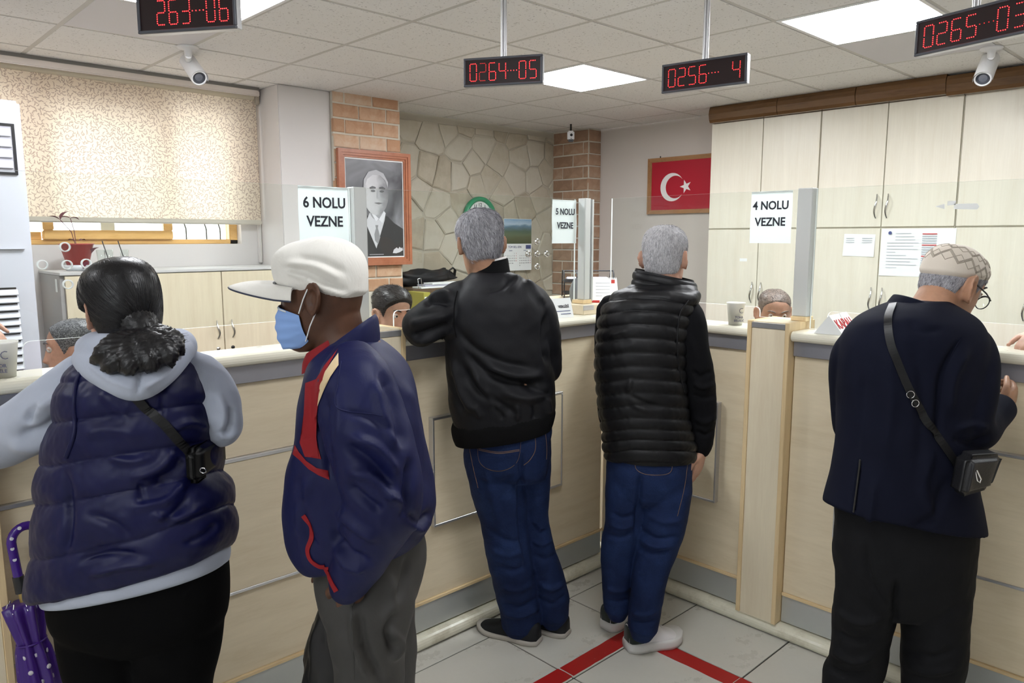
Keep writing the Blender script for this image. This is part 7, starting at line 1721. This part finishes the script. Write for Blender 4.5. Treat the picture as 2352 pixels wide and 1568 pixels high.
# ---- clerks behind the glass -------------------------------------------------------
def clerk(label, px, py, dep, psi, bow, sk, hair_m, line, thick, shirt, seat=.46, hand=None, scale=1.0, nstr=3500, slen=.014, strand_m=None, bpsi=None):
    P = at_d(px, py, dep); lat, fh = P @ RGT, P @ FH; p = Person(label, lat, fh); p.skin = sk; c = p.loc(P)
    F = head_frame(c, psi, bow); fw = np.array([-math.sin(psi), math.cos(psi), 0]); rt_ = np.array([math.cos(psi), math.sin(psi), 0]); z = c[2]
    if bpsi is not None: fw = np.array([-math.sin(bpsi), math.cos(bpsi), 0]); rt_ = np.array([math.cos(bpsi), math.sin(bpsi), 0])
    def ring(dz, a, b, o): return (np.array([c[0], c[1], z + dz]) - fw * (.03 - o) , rt_ * a, fw * b, .9)
    rows = [ring(-.15, .07, .07, -.02), ring(-.18, .13, .09, -.02), ring(-.215, .19, .11, -.02), ring(-.28, .215, .125, -.01), ring(-.40, .20, .13, 0), ring(-.55, .185, .13, 0), ring(-.66, .19, .14, 0), ring(seat - z + .02, .20, .16, 0)]
    tgt = [c - fw * .01 + rt_ * s * .16 + fw * .24 + np.array([0, 0, -.42]) for s in (-1, 1)]
    els = [c + rt_ * s * .26 + fw * .06 + np.array([0, 0, -.47]) for s in (-1, 1)]
    if hand is not None: i = 0 if hand[0] < 0 else 1; tgt[i] = p.loc(hand[1]); els[i] = p.loc(hand[2])
    arms = [limb([c + rt_ * s * .15 + np.array([0, 0, -.22]) - fw * .04, c + rt_ * s * .2 + np.array([0, 0, -.27]) - fw * .03, els[k], els[k] * .3 + tgt[k] * .7], [.06, .068, .055, .042], 28, 20) for k, s in enumerate((-1, 1))]
    hip = np.array([c[0], c[1], seat + .06]) - fw * .05
    legs = []
    for s in (-1, 1):
        kn = hip + fw * .36 + rt_ * s * .12; ft = kn + np.array([0, 0, -(seat + .06) + .06]) ; legs.append(limb([hip + rt_ * s * .09, kn, kn + fw * .02 - np.array([0, 0, .15]), ft], [.085, .065, .058, .045], 24, 16))
    p.put('shirt', fuse('shirt', join(loft(rows, 30, 40), *arms), .012, 4), shirt)
    p.put('trousers', fuse('trousers', join(loft([(hip + np.array([0, 0, .06]), rt_ * .18, fw * .14, .9), (hip - np.array([0, 0, .05]), rt_ * .18, fw * .15, .9)], 6, 24), *legs), .016, 3), M_BTROUSER)
    hg = []
    for k, s in enumerate((-1, 1)):
        d = tgt[k] - els[k]; d /= np.linalg.norm(d); hg.append(hand_geo(tgt[k], d if hand is None or (hand[0] < 0) != (k == 0) else hand[4], (0, 0, -1) if hand is None or (hand[0] < 0) != (k == 0) else hand[5], s * -1, .4, 1.0))
        hg.append(limb([els[k], tgt[k]], [.035, .026], 10, 12)); hg.append(limb([c + rt_ * s * .12 + np.array([0, 0, -.24]) - fw * .03, c + rt_ * s * .19 + np.array([0, 0, -.28]) - fw * .03, els[k]], [.05, .045, .035], 12, 12))
    body = join(head_geo(F, 1, (1, -1), scale), limb([hx(F, [[0, -.02, -.03]])[0], c + np.array([0, 0, -.16]) - fw * .03, c + np.array([0, 0, -.22]) - fw * .03], [.054, .056, .07], 12, 20), loft(shrink(rows, .8), 16, 24), *hg)
    p.put('body', fuse('body', body, .0052 if hand is None else .008, 2), sk)
    eyes(p, F, scale, hair_m)
    if line is not None:
        mh_ = hair_cap(F, line, thick, 3, scale, .0010, freq=80).mesh('hair', hair_m, False); h_ = link('hair', mh_, p.root)
        strand_obj(mh_, nstr, slen, .0006, lambda q, n: -F[2] * .5 + F[1] * .6 + F[3] * .1, 5, .15, .2, strand_m, h_)
    for k, s in enumerate((-1, 1)):
        ft = hip + fw * .36 + rt_ * s * .12; shoe(p, ft[:2] - fw[:2] * .1, ft[:2] + fw[:2] * .13, .1, M_SHOE_BLK, M_BLACK, .025, .08)
    # stool
    w = p.world(hip); st_ = thing('office_stool', 'round office stool under the clerk: ' + label, 'stool', (w[0], w[1], 0), 0, 'clerk stools'); st_['label'] = 'black office stool under the ' + label.split(' ', 1)[1] if False else 'black stool carrying the ' + ' '.join(label.split()[:9])
    sz = seat - .028
    G().lathe([(0, sz - .06), (.17, sz - .055), (.19, sz - .03), (.18, sz), (0, sz)], n=24).obj('seat', M_BLACK, st_); G().lathe([(.025, .06), (.025, sz - .06)], n=12).obj('column', M_CHROME, st_); G().lathe([(0, .0), (.22, .0), (.21, .03), (.04, .06), (0, .06)], n=24).obj('base', M_BLACK, st_)
    return p, F
S_DARK = strand_mat('dark hair strands', [(0, (.006, .005, .005)), (1, (.05, .042, .04))], .35); S_SALT = strand_mat('greying hair strands', [(0, (.015, .015, .017)), (.6, (.06, .06, .065)), (1, (.32, .32, .33))]); S_THIN = strand_mat('thin hair strands', [(0, (.02, .018, .017)), (1, (.16, .13, .115))])
M_CHAIR_H = hair_mat('dark brown hair', [(.3, (.008, .007, .007)), (.7, (.045, .038, .036))], .35)
M_SALT = hair_mat('greying dark hair', [(.32, (.02, .02, .022)), (.5, (.07, .07, .075)), (.7, (.26, .26, .27))], .4)
clerk('clerk with short greying hair in profile behind the ponytail woman', 174, 809, 2.85, 2.0, .0, SK_PALE, M_SALT, short_line(-.05, 0, .07, .092), .006, cloth('grey shirt', (.3, .31, .34), .8), slen=.009, strand_m=S_SALT, bpsi=math.pi + .763)
clerk('clerk with black side swept hair and glasses behind the glass', 900, 724, 3.55, math.pi + .72, .16, SK_PALE, M_CHAIR_H, short_line(-.05, 0, .07, .082), lambda v: np.interp(v[:, 2], [-.05, .03, .08, .12], [.004, .010, .016, .018]), cloth('white shirt', (.6, .6, .6), .8), slen=.022, strand_m=S_DARK, bpsi=math.pi + .763)
def bald_line(v):
    x, y, z = v.T; base = z - np.interp(y, [-.10, -.05, -.03, -.012, .012, .03, .05, .075, .10], [-.05, -.05, -.04, .028, .030, .0, .05, .082, .11]); return np.minimum(base, .012 + 0 * x) * 1.0
M_THIN = hair_mat('thin cropped hair', [(.3, (.10, .08, .072)), (.5, (.17, .13, .112)), (.7, (.27, .19, .155))], .45)
clerk('clerk with thinning cropped hair whose eyes show above the counter', 1777, 722, 3.75, math.pi - .12, .22, SK_PALE, M_THIN, bald_line, .0015, cloth('white shirt'), nstr=5000, slen=.007, strand_m=S_THIN, bpsi=math.pi - .808)

hl_ = at_d(-66, 738, 2.72)
clerk('clerk outside the left edge whose raised hand shows by the air conditioner', -430, 690, 2.42, math.pi + .5, .1, SK_PALE, M_CHAIR_H, short_line(-.05, 0, .07, .082), .010, cloth('grey shirt'), hand=(-1, hl_, hl_ + RGT * -.24 + FH * .05 + np.array([0, 0, -.14]), None, (.55, -.2, -.3), (0, .3, -1)), strand_m=S_DARK, bpsi=math.pi + .763)
hr_ = np.array([3.03, .585, 1.335])
clerk('clerk outside the right edge whose hand rests on the worktop', 2700, 700, 3.45, math.pi + .3, .1, SK_PALE, M_CHAIR_H, short_line(-.05, 0, .07, .082), .010, cloth('grey shirt'), hand=(1, hr_, hr_ + np.array([.24, -.06, -.03]), None, (-.75, -.55, -.25), (0, 0, -1)), strand_m=S_DARK, bpsi=math.pi - .808)
